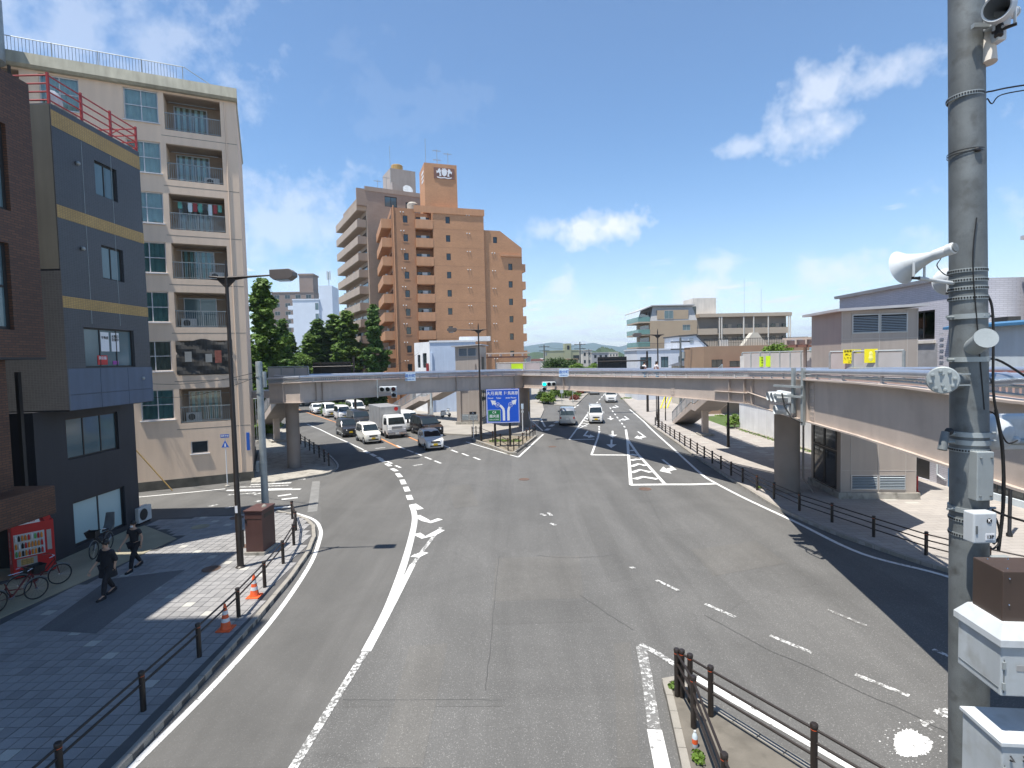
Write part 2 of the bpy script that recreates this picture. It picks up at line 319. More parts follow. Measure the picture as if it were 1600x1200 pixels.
def wall(mb, O, ang, W, z0, z1, holes=(), thick=0.25):
    """a wall starting at O=(x,y), running along angle ang (outside to its right-hand side, local -y), with real openings
    holes: (x0,x1,z0,z1,depth,closed)"""
    keep = mb.M
    mb.M = keep @ Matrix.Translation((O[0], O[1], 0)) @ Matrix.Rotation(ang, 4, 'Z')
    xs = sorted({0.0, W} | {h[0] for h in holes} | {h[1] for h in holes}); zs = sorted({z0, z1} | {h[2] for h in holes} | {h[3] for h in holes})
    for a, b in zip(xs, xs[1:]):
        run = None
        for c, d in zip(zs, zs[1:]):
            cx, cz = (a + b) / 2, (c + d) / 2
            inside = any(h[0] < cx < h[1] and h[2] < cz < h[3] for h in holes)
            if not inside: mb.face(((a, 0, c), (b, 0, c), (b, 0, d), (a, 0, d)))
    for h in holes:
        a, b, c, d, dp = h[:5]
        mb.face(((a, 0, c), (a, dp, c), (b, dp, c), (b, 0, c))); mb.face(((a, 0, d), (b, 0, d), (b, dp, d), (a, dp, d)))
        mb.face(((a, 0, c), (a, 0, d), (a, dp, d), (a, dp, c))); mb.face(((b, 0, c), (b, dp, c), (b, dp, d), (b, 0, d)))
        if len(h) > 5 and h[5]: mb.face(((a, dp, c), (a, dp, d), (b, dp, d), (b, dp, c)))
    mb.M = keep; return mb
def window(parent, O, ang, x, z, w_, h_, depth=0.12, frame='frame_alu', pane='glass_dark', cols=2, rows=1, ft=0.05, sill=None, name='window', curtain=None):
    """frame object with a pane (and curtain) as sub-parts; shared meshes"""
    def mkf():
        b = MB(); y0, y1 = 0, 0.06
        b.box(0, w_, y0, y1, 0, ft).box(0, w_, y0, y1, h_ - ft, h_).box(0, ft, y0, y1, ft, h_ - ft).box(w_ - ft, w_, y0, y1, ft, h_ - ft)
        for k in range(1, cols): b.box(w_ * k / cols - ft * .4, w_ * k / cols + ft * .4, y0 + .004, y1 - .004, ft, h_ - ft)
        for k in range(1, rows): b.box(ft, w_ - ft, y0 + .008, y1 - .008, h_ * k / rows - ft * .4, h_ * k / rows + ft * .4)
        if sill: b.box(-.06, w_ + .06, -depth - .08, y1, -.06, -.002)
        return b.mesh('window', frame)
    kf = ('wf', round(w_, 2), round(h_, 2), frame, cols, rows, sill, round(depth, 2), ft)
    f = link(name, cached(kf, mkf), parent)
    f.matrix_local = Matrix.Translation((O[0], O[1], 0)) @ Matrix.Rotation(ang, 4, 'Z') @ Matrix.Translation((x, depth, z))
    link('pane', cached(('wp', round(w_, 2), round(h_, 2), pane), lambda: MB().box(.02, w_ - .02, .025, .035, .02, h_ - .02).mesh('pane', pane)), f)
    if curtain:
        def mkc():
            b = MB(); n = max(8, int(w_ / .09)); pts = [(w_ * i / n, .12 + .03 * math.sin(i * 1.9)) for i in range(n + 1)]
            for p, q in zip(pts, pts[1:]): b.face(((p[0], p[1], .02), (q[0], q[1], .02), (q[0], q[1], h_ - .02), (p[0], p[1], h_ - .02)))
            return b.mesh('curtain', curtain, 60)
        link('curtain', cached(('wc', round(w_, 2), round(h_, 2), curtain), mkc), f)
    return f
# ================================================================ GROUND, ROADS, PAVEMENTS
KZ = 0.13
ground = structure(MB().face(((-9000, -60, -.03), (9000, -60, -.03), (9000, 12000, -.03), (-9000, 12000, -.03))).obj('ground', 'city_ground'))
road = structure(MB().face(((-70, -12, 0), (60, -12, 0), (60, 150, 0), (-70, 150, 0))).obj('road', 'asphalt_old'))
far_road = structure(MB().face(((8, 150.0, 0), (26, 150.0, 0), (75, 420, 0), (57, 420, 0))).obj('road', 'asphalt_old'))
newlane = [(205, 1200), (330, 1075), (420, 975), (480, 890), (500, 845), (503, 825), (500, 770), (540, 730), (560, 700), (600, 712), (632, 750), (648, 800), (637, 860), (620, 915), (572, 1018), (500, 1130), (458, 1200)]
MB().face([G(*p) + Vector((0, 0, .003)) for p in newlane]).obj('resurfaced_lane', 'asphalt_new', road)
def z4(p, z=.008): return Vector((p[0], p[1], z))
NS = 0
def stripe(pts, w_, name='lane_line', m='paint', px=True, z=.006):
    global NS
    NS += 1; z += (NS % 14) * .0006
    P = [G(*p) if px else Vector((*p, 0)) for p in pts]
    Q = [P[0]]                                        # smooth resample
    L_, R_ = [], []
    for i, p in enumerate(P):
        t = (P[min(i + 1, len(P) - 1)] - P[max(i - 1, 0)]); t.z = 0; t.normalize(); n = Vector((-t.y, t.x, 0)) * w_ / 2
        L_.append(z4(p + n, z)); R_.append(z4(p - n, z))
    b = MB()
    for i in range(len(P) - 1): b.face((R_[i], R_[i + 1], L_[i + 1], L_[i]))
    return b.obj(name, m, road)
def curve_px(pts, n=6):                              # Catmull-Rom through pixel points
    o = []
    for i in range(len(pts) - 1):
        p0, p1, p2, p3 = pts[max(i - 1, 0)], pts[i], pts[i + 1], pts[min(i + 2, len(pts) - 1)]
        for k in range(n):
            t = k / n
            o.append(tuple(.5 * (2 * p1[j] + (p2[j] - p0[j]) * t + (2 * p0[j] - 5 * p1[j] + 4 * p2[j] - p3[j]) * t * t + (3 * p1[j] - p0[j] - 3 * p2[j] + p3[j]) * t ** 3) for j in (0, 1)))
    o.append(pts[-1]); return o
stripe(curve_px([(140, 1270), (205, 1200), (330, 1075), (420, 975), (480, 890), (499, 845), (500, 825), (488, 811), (455, 800)]), .15, 'edge_line')
stripe(curve_px([(572, 1018), (604, 955), (630, 885), (644, 835), (648, 808), (643, 789)]), .25)
stripe(curve_px([(440, 1230), (458, 1200), (500, 1132), (545, 1060), (571, 1019)]), .17, 'lane_line', 'paint_worn')
stripe(curve_px([(574, 1017), (610, 950), (645, 882)]), .2, 'lane_line', 'paint')
stripe(curve_px([(645, 882), (667, 852), (689, 824)]), .15, 'lane_line', 'paint_worn')
for a in (((645, 788), (657, 796)), ((651, 806), (664, 813), (673, 816), (688, 811)), ((651, 834), (662, 840), (675, 836), (690, 828)), ((645, 868), (652, 869), (664, 863))): stripe(a, .34, 'hatch_bar', 'paint')
for x, y in ((720, 585), (692, 507), (658, 440), (620, 377), (575, 325), (520, 278), (465, 240), (440, 218), (380, 187), (315, 157)):
    x, y = 520 + x / 6, 680 + y / 6; s_ = (y - 700) / 78
    dx, dy = (1.6, 3.6) if y > 750 else ((2.6, 3.0) if y > 735 else (3.6, 2.0))
    stripe(((x - dx, y - dy), (x + dx, y + dy)), .31, 'dash')
for a in (((604.5, 721), (612.5, 724.5)), ((618, 727.5), (626, 731))): stripe(a, .18, 'dash')
stripe(((480, 663), (500, 671), (520, 681), (545, 692), (568, 703)), .16)
stripe(((626, 700.5), (575, 676), (528, 661), (478, 644), (462, 638)), .17, 'centre_line', 'paint_orange')
stripe(((655, 690), (634, 681), (618, 674)), .17, 'centre_line', 'paint_orange')
for x, y in ((628, 700), (641, 705), (654, 710), (669, 716), (684, 722), (710, 705), (727, 710.5), (745, 716.5), (698, 698), (686, 692), (624, 698)): stripe(((x - 5, y - 2), (x + 5, y + 2)), .17, 'dash')
stripe(((586, 701), (602, 699.5)), .35, 'stop_line', 'paint_worn'); stripe(((646, 728), (660, 725.5)), .3, 'stop_line', 'paint_worn')
stripe(((728, 690.5), (770, 703), (810, 714.5)), .15, 'edge_line'); stripe(((810, 714.5), (849, 678.5)), .16, 'edge_line')
def k(x, y): return (830 + x / 4.8, 540 + y / 4.8)
stripe([k(470, 450), k(285, 705)], .16); stripe([k(285, 705), k(475, 703)], .3, 'stop_line')
for i in range(6): stripe([k(430 - i * 14, 500 + i * 20), k(440 - i * 4, 520 + i * 17)], .22, 'hatch_bar')
stripe([k(440, 582), k(345, 627)], .15)
stripe([k(512, 640), k(500, 690), k(452, 820)], .16); stripe([k(450, 820), k(732, 822)], .36, 'stop_line')
for y in (605, 622): stripe([k(508, y), k(511, y + 10)], .16, 'dash')
for i in range(7): stripe([k(590 + 17.5 * i, 465 + 23 * i), k(598 + 17.5 * i, 476 + 23 * i)], .15, 'dash')
stripe([k(710, 630), k(722, 710), k(730, 820), k(748, 1045)], .2); stripe([k(728, 712), k(800, 815), k(1000, 1036)], .2)
stripe([k(742, 1045), k(1000, 1042), k(1200, 1042), k(1385, 1036)], .36, 'stop_line')
for a in ([(742, 790), (772, 785)], [(744, 815), (800, 826)], [(746, 862), (790, 853), (825, 856)], [(748, 908), (806, 888), (862, 902)], [(750, 955), (818, 932), (900, 952)], [(775, 1003), (838, 985), (950, 1003)]): stripe([k(*p) for p in a], .4, 'hatch_bar')
stripe(curve_px([(984, 640), (1005, 658), (1020, 673), (1057, 706), (1096, 741), (1116, 754), (1164, 779), (1243, 816), (1348, 866), (1476, 900), (1620, 950)]), .17, 'edge_line')
def arrow(tail, head, turn=0, wd=.16):
    """lane arrow painted lengthwise: tail and head pixel; turn -1/0/+1 bends the head sideways"""
    a, b = G(*tail), G(*head); t = (b - a); L = t.length; t.normalize(); n = Vector((t.y, -t.x, 0)); mb = MB()
    def q(u, v): return z4(a + t * u + n * v)
    if turn == 0:
        mb.face((q(0, -wd / 2), q(L * .6, -wd / 2), q(L * .6, wd / 2), q(0, wd / 2))); mb.face((q(L * .6, -.42), q(L, 0), q(L * .6, .42)))
    else:
        s_ = turn; mb.face((q(0, -wd / 2), q(L * .8, -wd / 2), q(L * .8, wd / 2), q(0, wd / 2)))
        mb.face((q(L * .62, s_ * wd / 2), q(L * .8, s_ * wd / 2), q(L * .9, s_ * .5), q(L * .72, s_ * .5))); mb.face((q(L * .55, s_ * .5), q(L * .86, s_ * 1.05), q(L * 1.05, s_ * .5)))
    return mb.obj('lane_arrow', 'paint', road)
arrow(k(610, 640), k(612, 690)); arrow(k(603, 705), k(600, 768)); arrow(k(592, 530), k(598, 557))
arrow(k(800, 645), k(875, 700), 1); arrow(k(700, 530), k(742, 560), 1); arrow(k(985, 855), k(1110, 955), 1); arrow(k(425, 640), k(385, 690), -1); arrow(k(630, 447), k(662, 466), 1)
for x, y in ((545, 370), (530, 385), (514, 404), (495, 427), (552, 358)): stripe([k(x + 4, y - 5), k(x - 4, y + 5)], .16, 'dash')
for x, y in ((345, 450), (325, 463), (305, 478), (284, 496)): stripe([k(x + 9, y - 5), k(x - 9, y + 5)], .3, 'dash')
for x, y in ((192, 574), (155, 600), (122, 630)): stripe([k(x + 12, y - 7), k(x - 12, y + 7)], .45, 'dash')
stripe([k(22, 465), k(105, 610)], .2, 'edge_line')
def q6(x, y): return (960 + x / 2.963, 880 + y / 2.963)
for a, m in ((((195, 80), (300, 130)), 'paint'), (((420, 188), (560, 250)), 'paint'), (((720, 335), (915, 415)), 'paint'), (((1115, 515), (1365, 615)), 'paint'), (((1480, 682), (1620, 745)), 'paint_worn'), (((985, 215), (1165, 290)), 'paint_faint'), (((1475, 400), (1640, 470)), 'paint_worn')):
    stripe([q6(*p) for p in a], .12, 'dash', m if m != 'paint' else 'paint_worn')
pts = []
for i in range(120):
    a = i / 120 * 2 * math.pi; r = .93 + .08 * math.sin(3 * a + 1) + random.uniform(-.13, .13) * (1 if i % 2 else .4); pts.append(z4(G(*q6(1378 + 95 * r * math.cos(a) + 10 * math.sin(a), 838 + 68 * r * math.sin(a)))))
MB().face(pts).obj('spilled_paint', 'paint', road)
for x, y, r in [(1440, 742, 22), (1470, 735, 12), (1425, 728, 10), (1525, 690, 36)] + [(1378 + 112 * math.cos(i * 1.7) * random.uniform(.95, 1.35), 838 + 84 * math.sin(i * 1.7) * random.uniform(.95, 1.3), random.uniform(2, 7)) for i in range(40)]:
    MB().face([z4(G(*q6(x + r * random.uniform(.7, 1.3) * math.cos(i * .45), y + r * .6 * random.uniform(.7, 1.3) * math.sin(i * .45)))) for i in range(14)]).obj('spilled_paint', 'paint_worn', road)
stripe([q6(122, 385), q6(150, 520), q6(185, 770)], .24, 'edge_line', 'paint_faint'); stripe([q6(185, 772), q6(225, 960), q6(250, 1100)], .28, 'edge_line', 'paint')
stripe([q6(120, 376), q6(210, 425), q6(282, 472)], .16, 'edge_line', 'paint_worn'); stripe([q6(375, 530), q6(560, 640), q6(800, 775), q6(1105, 950), q6(1400, 1120)], .2, 'edge_line', 'paint')
for a in (((845, 803), (853, 806)), ((856, 801), (862, 806)), ((860, 818), (868, 821)), ((985, 886), (991, 889))): stripe(a, .16, 'dash', 'paint_worn')
# utility cuts and resurfaced rectangles, slightly different in tone, with sealed joints
for i, (pts_, m_) in enumerate(((((775, 872), (905, 868), (912, 935), (770, 940)), 'asphalt_cut2'), (((770, 942), (915, 938), (925, 972), (765, 976)), 'asphalt_cut'), (((880, 730), (905, 729), (990, 905), (950, 910)), 'asphalt_cut'), (((540, 1092), (790, 1092), (785, 1104), (535, 1105)), 'asphalt_cut'), (((700, 760), (735, 757), (748, 790), (710, 794)), 'asphalt_cut2'), (((1080, 860), (1180, 845), (1230, 880), (1115, 900)), 'asphalt_cut2'), (((960, 1005), (985, 1003), (1000, 1200), (965, 1200)), 'asphalt_cut2'), (((640, 1010), (700, 1005), (660, 1200), (590, 1200)), 'asphalt_cut2'))):
    MB().face([z4(G(*p), .0032 + i * .0003) for p in pts_]).obj('road_patch', m_, road)
mat('joint_tar', (.07, .069, .066), .6, .2, 5)
for pts_ in (((780, 868), (776, 905), (771, 960), (764, 1030), (758, 1080)), ((535, 1093), (640, 1094), (790, 1093)), ((840, 868), (905, 872), (960, 866)), ((905, 930), (950, 960), (990, 985)), ((1100, 960), (1190, 1010), (1290, 1055), (1420, 1115), (1480, 1145)), ((1000, 735), (1010, 770), (1035, 820))):
    P_ = [tuple(c + random.uniform(-1.2, 1.2) for c in q) for q in curve_px(list(pts_), 5)]; stripe(P_, .016, 'tar_joint', 'joint_tar', z=.0058)
# side street on the left: edge line and a worn crossing
stripe(((195, 779), (210, 777.5), (280, 771), (352, 764)), .15, 'edge_line')
for x0, x1, y, m in ((392, 455, 756, 'paint'), (372, 452, 760, 'paint_worn'), (354, 456, 765, 'paint'), (368, 470, 766, 'paint'), (356, 400, 772, 'paint_worn'), (434, 455, 774, 'paint'), (396, 408, 772, 'paint_worn'), (440, 465, 779, 'paint'), (400, 407, 783, 'paint_worn'), (425, 456, 793, 'paint'), (444, 478, 750, 'paint_worn'), (326, 340, 790, 'paint_worn'), (352, 364, 793, 'paint_worn')):
    stripe(((x0, y + 1.5), (x1, y - 1.5)), .26, 'crossing_bar', m)
stripe(((494, 752), (491, 778), (488, 800)), .45, 'stop_line', 'paint_grey')

# ---- raised pavements with single kerb stones
def slab(name, poly, mats, z=KZ - .012):
    return structure(MB().prism([(p[0], p[1]) for p in poly], -.02, z).obj(name, mats))
def kerb(parent, pts, inward=1, n0=0, step=0.6, h=KZ + .012):
    def mk(): return MB().box(-step / 2 + .006, step / 2 - .006, -.075, .075, -.01, h).mesh('kerb_stone', 'kerb', None, .012)
    me = cached(('kerb', step, h), mk)
    P = [Vector((p[0], p[1], 0)) for p in pts]; seg = []; acc = 0
    out_ = []; need = step / 2
    for a, b in zip(P, P[1:]):
        L = (b - a).length; t = (b - a) / L; s_ = need
        while s_ < L: out_.append((a + t * s_, math.atan2(t.y, t.x))); s_ += step
        need = s_ - L
    for p, a in out_:
        n = Vector((-math.sin(a), math.cos(a), 0)) * inward * .075
        o = link('kerb_stone', me, parent, p + n + Vector((0, 0, random.uniform(-.004, .004))), a + random.uniform(-.01, .01))
def inside(p, poly):
    c = False; n = len(poly)
    for i in range(n):
        a, b = poly[i], poly[i - 1]
        if (a[1] > p[1]) != (b[1] > p[1]) and p[0] < (b[0] - a[0]) * (p[1] - a[1]) / (b[1] - a[1]) + a[0]: c = not c
    return c
def gz(pts): return [G(x, y, KZ) for x, y in pts]
KL = [Vector((-7.05, 1.0, 0)), Vector((-7.1, 9.2, 0))] + [Vector((*p, 0)) for p in ((-7.15, 11.4), (-7.25, 14.4), (-7.45, 17.3), (-7.75, 19.6), (-8.2, 21.5), (-8.75, 22.9), (-9.5, 24.0), (-10.4, 24.8), (-11.3, 25.3))]
front = [G(0, 966, KZ), G(140, 904, KZ), G(276, 841, KZ), G(226, 821, KZ)]
polyL = KL + [G(368, 803, KZ), G(207, 812, KZ), Vector((-19.0, 25.1, 0)), Vector((-19, 1, 0))]
pav = slab('pavement', polyL, 'grout', KZ - .016); kerb(pav, KL, 1)
tl = KL + [G(368, 803, KZ), G(226, 813, KZ)] + front[::-1][0:3] + [Vector((front[0].x - .6, 1, 0))]
me_t = {q: MB().box(.009, .291, .009, .291, KZ - .012, KZ).mesh('paving_tile', q) for q in ('tile', 'tile_dark', 'tile_pale')}
cells = []
for i in range(-66, -24):
    for j in range(16, 88):
        x, y = i * .3, j * .3
        if all(inside((x + a, y + b_), [(q.x, q.y) for q in tl]) for a in (.0, .3) for b_ in (.0, .3)) and all(inside((x + .46, y + b_), [(q.x, q.y) for q in tl]) or x < -9 for b_ in (0, .3)): cells.append((x, y, i, j))
cells.sort(key=lambda c: c[1])
vis = [c for c in cells if c[1] > 8.6 and c[0] / c[1] > -.98]
one = set(c[2:] for c in vis[:300]); rest = {q: MB() for q in me_t}
for x, y, i, j in cells:
    q = 'tile_pale' if (i * 2 + j * 3) % 29 == 0 and random.random() < .9 else ('tile_dark' if random.random() < .25 else 'tile')
    if (i, j) in one: link('paving_tile', me_t[q], pav, (x, y, random.uniform(-.0025, .0025)))
    else: rest[q].M = Matrix.Translation((x, y, random.uniform(-.0025, .0025))); rest[q].box(.009, .291, .009, .291, KZ - .012, KZ)
for q, b in rest.items(): tag(b.obj('distant_paving_tiles', q, pav), kind='stuff')
mat('apron', (0.30, 0.27, 0.19), .85, .15, 1, fine=.1)
MB().prism([(p.x, p.y) for p in [front[0] + Vector((-.4, -3, 0)), front[0], front[1], front[2], front[3], G(208, 826, KZ), Vector((-19, 24.0, 0)), Vector((-19, 8, 0))]], .05, KZ + .004).obj('concrete_apron', 'apron', pav)
MB().face([z4(G(*p, KZ), KZ + .005) for p in ((60, 985), (170, 905), (290, 890), (215, 940), (150, 990))]).obj('repaired_patch', 'asphalt_patch', pav)
def manhole(x, y, z, r=.3, par=None, m='manhole_iron'):
    mat('manhole_iron', (0.12, 0.075, 0.055), .7, .25, 4, bump=.4, bscale=30); p = G(x, y, z)
    b = MB(); b.lathe([(r, z + .002), (r, z + .010), (r * .9, z + .010), (r * .88, z + .006), (0.01, z + .008)], (p.x, p.y, 0), 20); b.obj('manhole_cover', m, par or road, 40)
manhole(330, 889, KZ, .3, pav); manhole(313, 823, KZ, .36, pav, 'apron'); manhole(819, 749, 0, .32); manhole(1008, 764, 0, .34); manhole(223, 791, 0, .35); manhole(370, 809, KZ, .3, pav); manhole(385, 853, KZ, .25, pav)
for i, (x, y) in enumerate(((465, 746), (863, 698))): manhole(x, y, 0, .33)

# corner pavement by the left pier
cp = [(392, 754), (430, 752), (500, 741), (517, 736), (525, 729), (520, 720), (503, 705), (484, 692), (468, 683), (452, 672), (430, 662), (408, 690)]
cpv = slab('pavement', gz(cp), 'concrete', KZ); kerb(cpv, gz(curve_px(cp[1:10], 4)), 1)
stripe(curve_px([(482, 746), (505, 742), (522, 736), (528, 728), (522, 718), (505, 703)]), .12, 'edge_line', 'paint_worn')
# the traffic island under the direction sign
ip = [(738, 687), (770, 698), (795, 708), (803, 708), (812, 702), (838, 682), (800, 680), (745, 682)]
mat('island_soil', (0.20, 0.17, 0.125), .95, .25, 1.5, fine=.2)
isl = tag(slab('traffic_island', gz(ip), 'island_soil', KZ - .03), kind='structure'); kerb(isl, gz(ip[:6]), 1, step=.6, h=.2)
# pavement by the middle lift tower
tp = [(520, 622), (600, 638), (640, 655), (690, 677), (730, 679), (826, 677), (840, 664), (850, 640), (842, 606), (560, 606)]
mat('paving_far', (0.29, 0.27, 0.24), .8, .14, .6, fine=.1)
tpv = slab('pavement', gz(tp), 'paving_far', KZ); kerb(tpv, gz(tp[1:7]), 1)
hp = [(866, 632), (899, 634), (915, 618), (930, 606), (938, 600), (905, 597), (845, 600)]
hpv = slab('pavement', gz(hp), 'paving_far', KZ); kerb(hpv, gz(hp[0:4]), 1)
# right-hand pavement
kr = curve_px([(972, 622), (985, 636), (1000, 650), (1020, 666), (1057, 691), (1086, 712), (1110, 727), (1149, 752), (1167, 763), (1219, 794), (1297, 828), (1362, 851), (1447, 879), (1530, 902), (1640, 930)], 4)
brickmat('paving_right', (0.36, 0.33, 0.30), (0.315, 0.29, 0.265), (0.23, 0.21, 0.195), .6, .3, .8, .01, 'XY', .5, .12, .15)
KR = gz(kr); rp = KR + [Vector((40, KR[-1].y, 0)), Vector((40, 75, 0)), Vector((24, 130, 0))]
rpv = slab('pavement', rp, 'paving_right', KZ); kerb(rpv, KR, 1)
for i in range(70):                                    # scattered pale flagstones
    a = random.random(); x = random.uniform(15, 22); y = random.uniform(24, 48)
    MB().box(0, .58, 0, .28, KZ + .001, KZ + .004).obj('pale_flagstone', 'tile_pale', rpv).location = (round(x / .6) * .6, round(y / .3) * .3, 0)
# median in the foreground
mp_ = [q6(335, 1060), q6(315, 948), q6(240, 610), q6(225, 560), q6(240, 535), q6(265, 525), q6(300, 527), q6(390, 608), q6(560, 715), q6(900, 925), q6(1150, 1080)]
mat('median_fill', (0.135, 0.122, 0.102), .95, .25, 1.5, fine=.2, dirt=(.10, .09, .075))
mpv = slab('median_island', gz(mp_), 'median_fill', KZ - .02); kerb(mpv, gz(curve_px(mp_, 3)), -1, step=.5)

# ---- guard rails
def guard_rail(name, label, tops, rails, hgt, group, base=KZ, r=.055):
    """tops: world points of the post feet"""
    t = thing(name, label, 'guard rail', tops[0], 0, group); o = Vector(tops[0])
    def mk(): return MB().lathe([(r, 0), (r, hgt - .05), (r * 1.12, hgt - .045), (r * 1.12, hgt), (r * .9, hgt + .015), (.005, hgt + .018)], (0, 0, 0), 12).mesh('post', 'bronze', 40)
    def mk2(): return MB().lathe([(r * 1.03, hgt - .085), (r * 1.03, hgt - .075)], (0, 0, 0), 12, caps=False).mesh('band', 'cone', 40)
    for p in tops:
        q = link('post', cached(('gp', r, hgt), mk), t, Vector(p) - o); link('band', cached(('gb', r, hgt), mk2), q)
    for z in rails: MB().tube([Vector(p) - o + Vector((0, 0, z)) for p in tops], .024, 8).obj('rail', 'bronze', t, 50)
    return t
GL = [Vector((-7.72, 2.55, KZ)), Vector((-7.72, 4.6, KZ)), Vector((-7.72, 6.6, KZ)), Vector((-7.74, 8.6, KZ)), Vector((-7.75, 10.62, KZ)), Vector((-7.76, 12.6, KZ)), Vector((-7.83, 14.6, KZ)), Vector((-8.0, 16.55, KZ)), Vector((-8.25, 18.5, KZ)), Vector((-8.65, 20.4, KZ)), Vector((-9.3, 22.2, KZ)), Vector((-10.15, 23.9, KZ))]
guard_rail('guard_rail', 'dark brown post and rail guard rail along the shaded left pavement kerb', GL, (.58, .76), .82, None)
GRp = [(1024, 664.5), (1034.5, 672), (1040, 676.5), (1047, 681), (1054, 686), (1062, 691), (1070, 697), (1079, 702), (1089.5, 709.5), (1100.5, 716), (1113, 724), (1126.5, 733), (1142.5, 743), (1160.5, 753.5), (1183, 766), (1209.5, 779.5), (1249, 798), (1300, 816), (1365, 839), (1447, 867), (1545, 893), (1660, 920)]
guard_rail('guard_rail', 'long dark brown guard rail curving along the right-hand pavement under the footbridge', [G(x, y, KZ) for x, y in GRp], (.30, .52, .72), .8, None)
a = [G(*q6(312, 405), 1.1), G(*q6(350, 425), 1.1), G(*q6(445, 480), 1.1), G(*q6(925, 748), 1.1), G(*q6(1480, 1060), 1.1)]
guard_rail('guard_rail', 'brown three-rail guard rail on the right side of the foreground median', [Vector((p.x, p.y, KZ)) for p in a], (.45, .68, .90), .98, None)
a = [G(*q6(288, 400), 1.1), G(*q6(365, 527), 1.1), G(*q6(508, 885), 1.1), G(*q6(700, 1300), 1.1)]
guard_rail('guard_rail', 'brown three-rail guard rail on the left side of the foreground median', [Vector((p.x, p.y, KZ)) for p in a], (.45, .68, .90), .98, None)
a = [(738, 683), (744, 682), (752, 683), (770, 691), (782, 696), (794, 704), (803, 705), (811, 700), (817, 694), (823, 688), (828, 684), (833, 681), (836, 679)]
guard_rail('guard_rail', 'thin black guard rail round the traffic island below the blue sign', [G(x, y, KZ) for x, y in a], (.42, .8), .95, None, r=.045)
a = [(470, 694), (477, 699), (484, 704), (491, 709), (499, 715), (507, 722), (514, 728)]
guard_rail('guard_rail', 'short dark guard rail on the corner pavement beside the left footbridge pier', [G(x, y, KZ) for x, y in a], (.35, .58, .8), .9, None)
# ================================================================ THE FOOTBRIDGE
NF = []                                           # near face: x, y, z rail, z girder top, z girder bottom
for px, Y, yr, yt, yb in ((420, 34.8, 590, 600, 629), (468, 33.7, 587, 598, 628.5), (640, 41.0, 581.5, 591.5, 614.5), (817, 52.0, 577.5, 586.5, 605), (1000, 34.8, 577, 590, 615), (1172, 26.3, 576.5, 592, 630), (1262, 17.2, 576, 594, 657), (1345, 13.6, 576.5, 599.5, 680), (1427, 11.25, 577, 607, 706), (1600, 8.24, 582, 630, 762)):
    p = D(px, yt, Y); NF.append((p.x, p.y, D(px, yr, Y).z, p.z, D(px, yb, Y).z))
NF.append((7.2, 4.0, NF[-1][2] + .05, NF[-1][3] + .05, NF[-1][4] + .1)); NF.append((6.6, 0.6, NF[-1][2], NF[-1][3], NF[-1][4]))
def offs(w_):
    o = []
    for i, p in enumerate(NF):
        a, b = NF[max(i - 1, 0)], NF[min(i + 1, len(NF) - 1)]
        t = Vector((b[0] - a[0], b[1] - a[1], 0)).normalized(); n = Vector((-t.y, t.x, 0)); c = 1.0
        if 0 < i < len(NF) - 1:
            t1 = Vector((p[0] - a[0], p[1] - a[1], 0)).normalized(); n1 = Vector((-t1.y, t1.x, 0)); c = 1 / max(.5, n.dot(n1))
        o.append(Vector((p[0], p[1], 0)) + n * w_ * c)
    return o
BO = Vector((NF[3][0], NF[3][1], 0))
bridge = thing('footbridge', 'long beige steel pedestrian footbridge on round piers spanning the whole junction', 'footbridge', BO)
def seg_prism(name, m, prof, i0, i1, off=0.0):
    """profile(i) -> list of (offset across, z); lofted between bridge stations i0..i1"""
    rings = []
    for i in range(i0, i1 + 1):
        r = []
        for w_, z in prof(i):
            q = offs(w_ + off)[i]; r.append((q.x - BO.x, q.y - BO.y, z))
        rings.append(r)
    return MB().loft(rings).obj(name, m, bridge)
W = 3.0
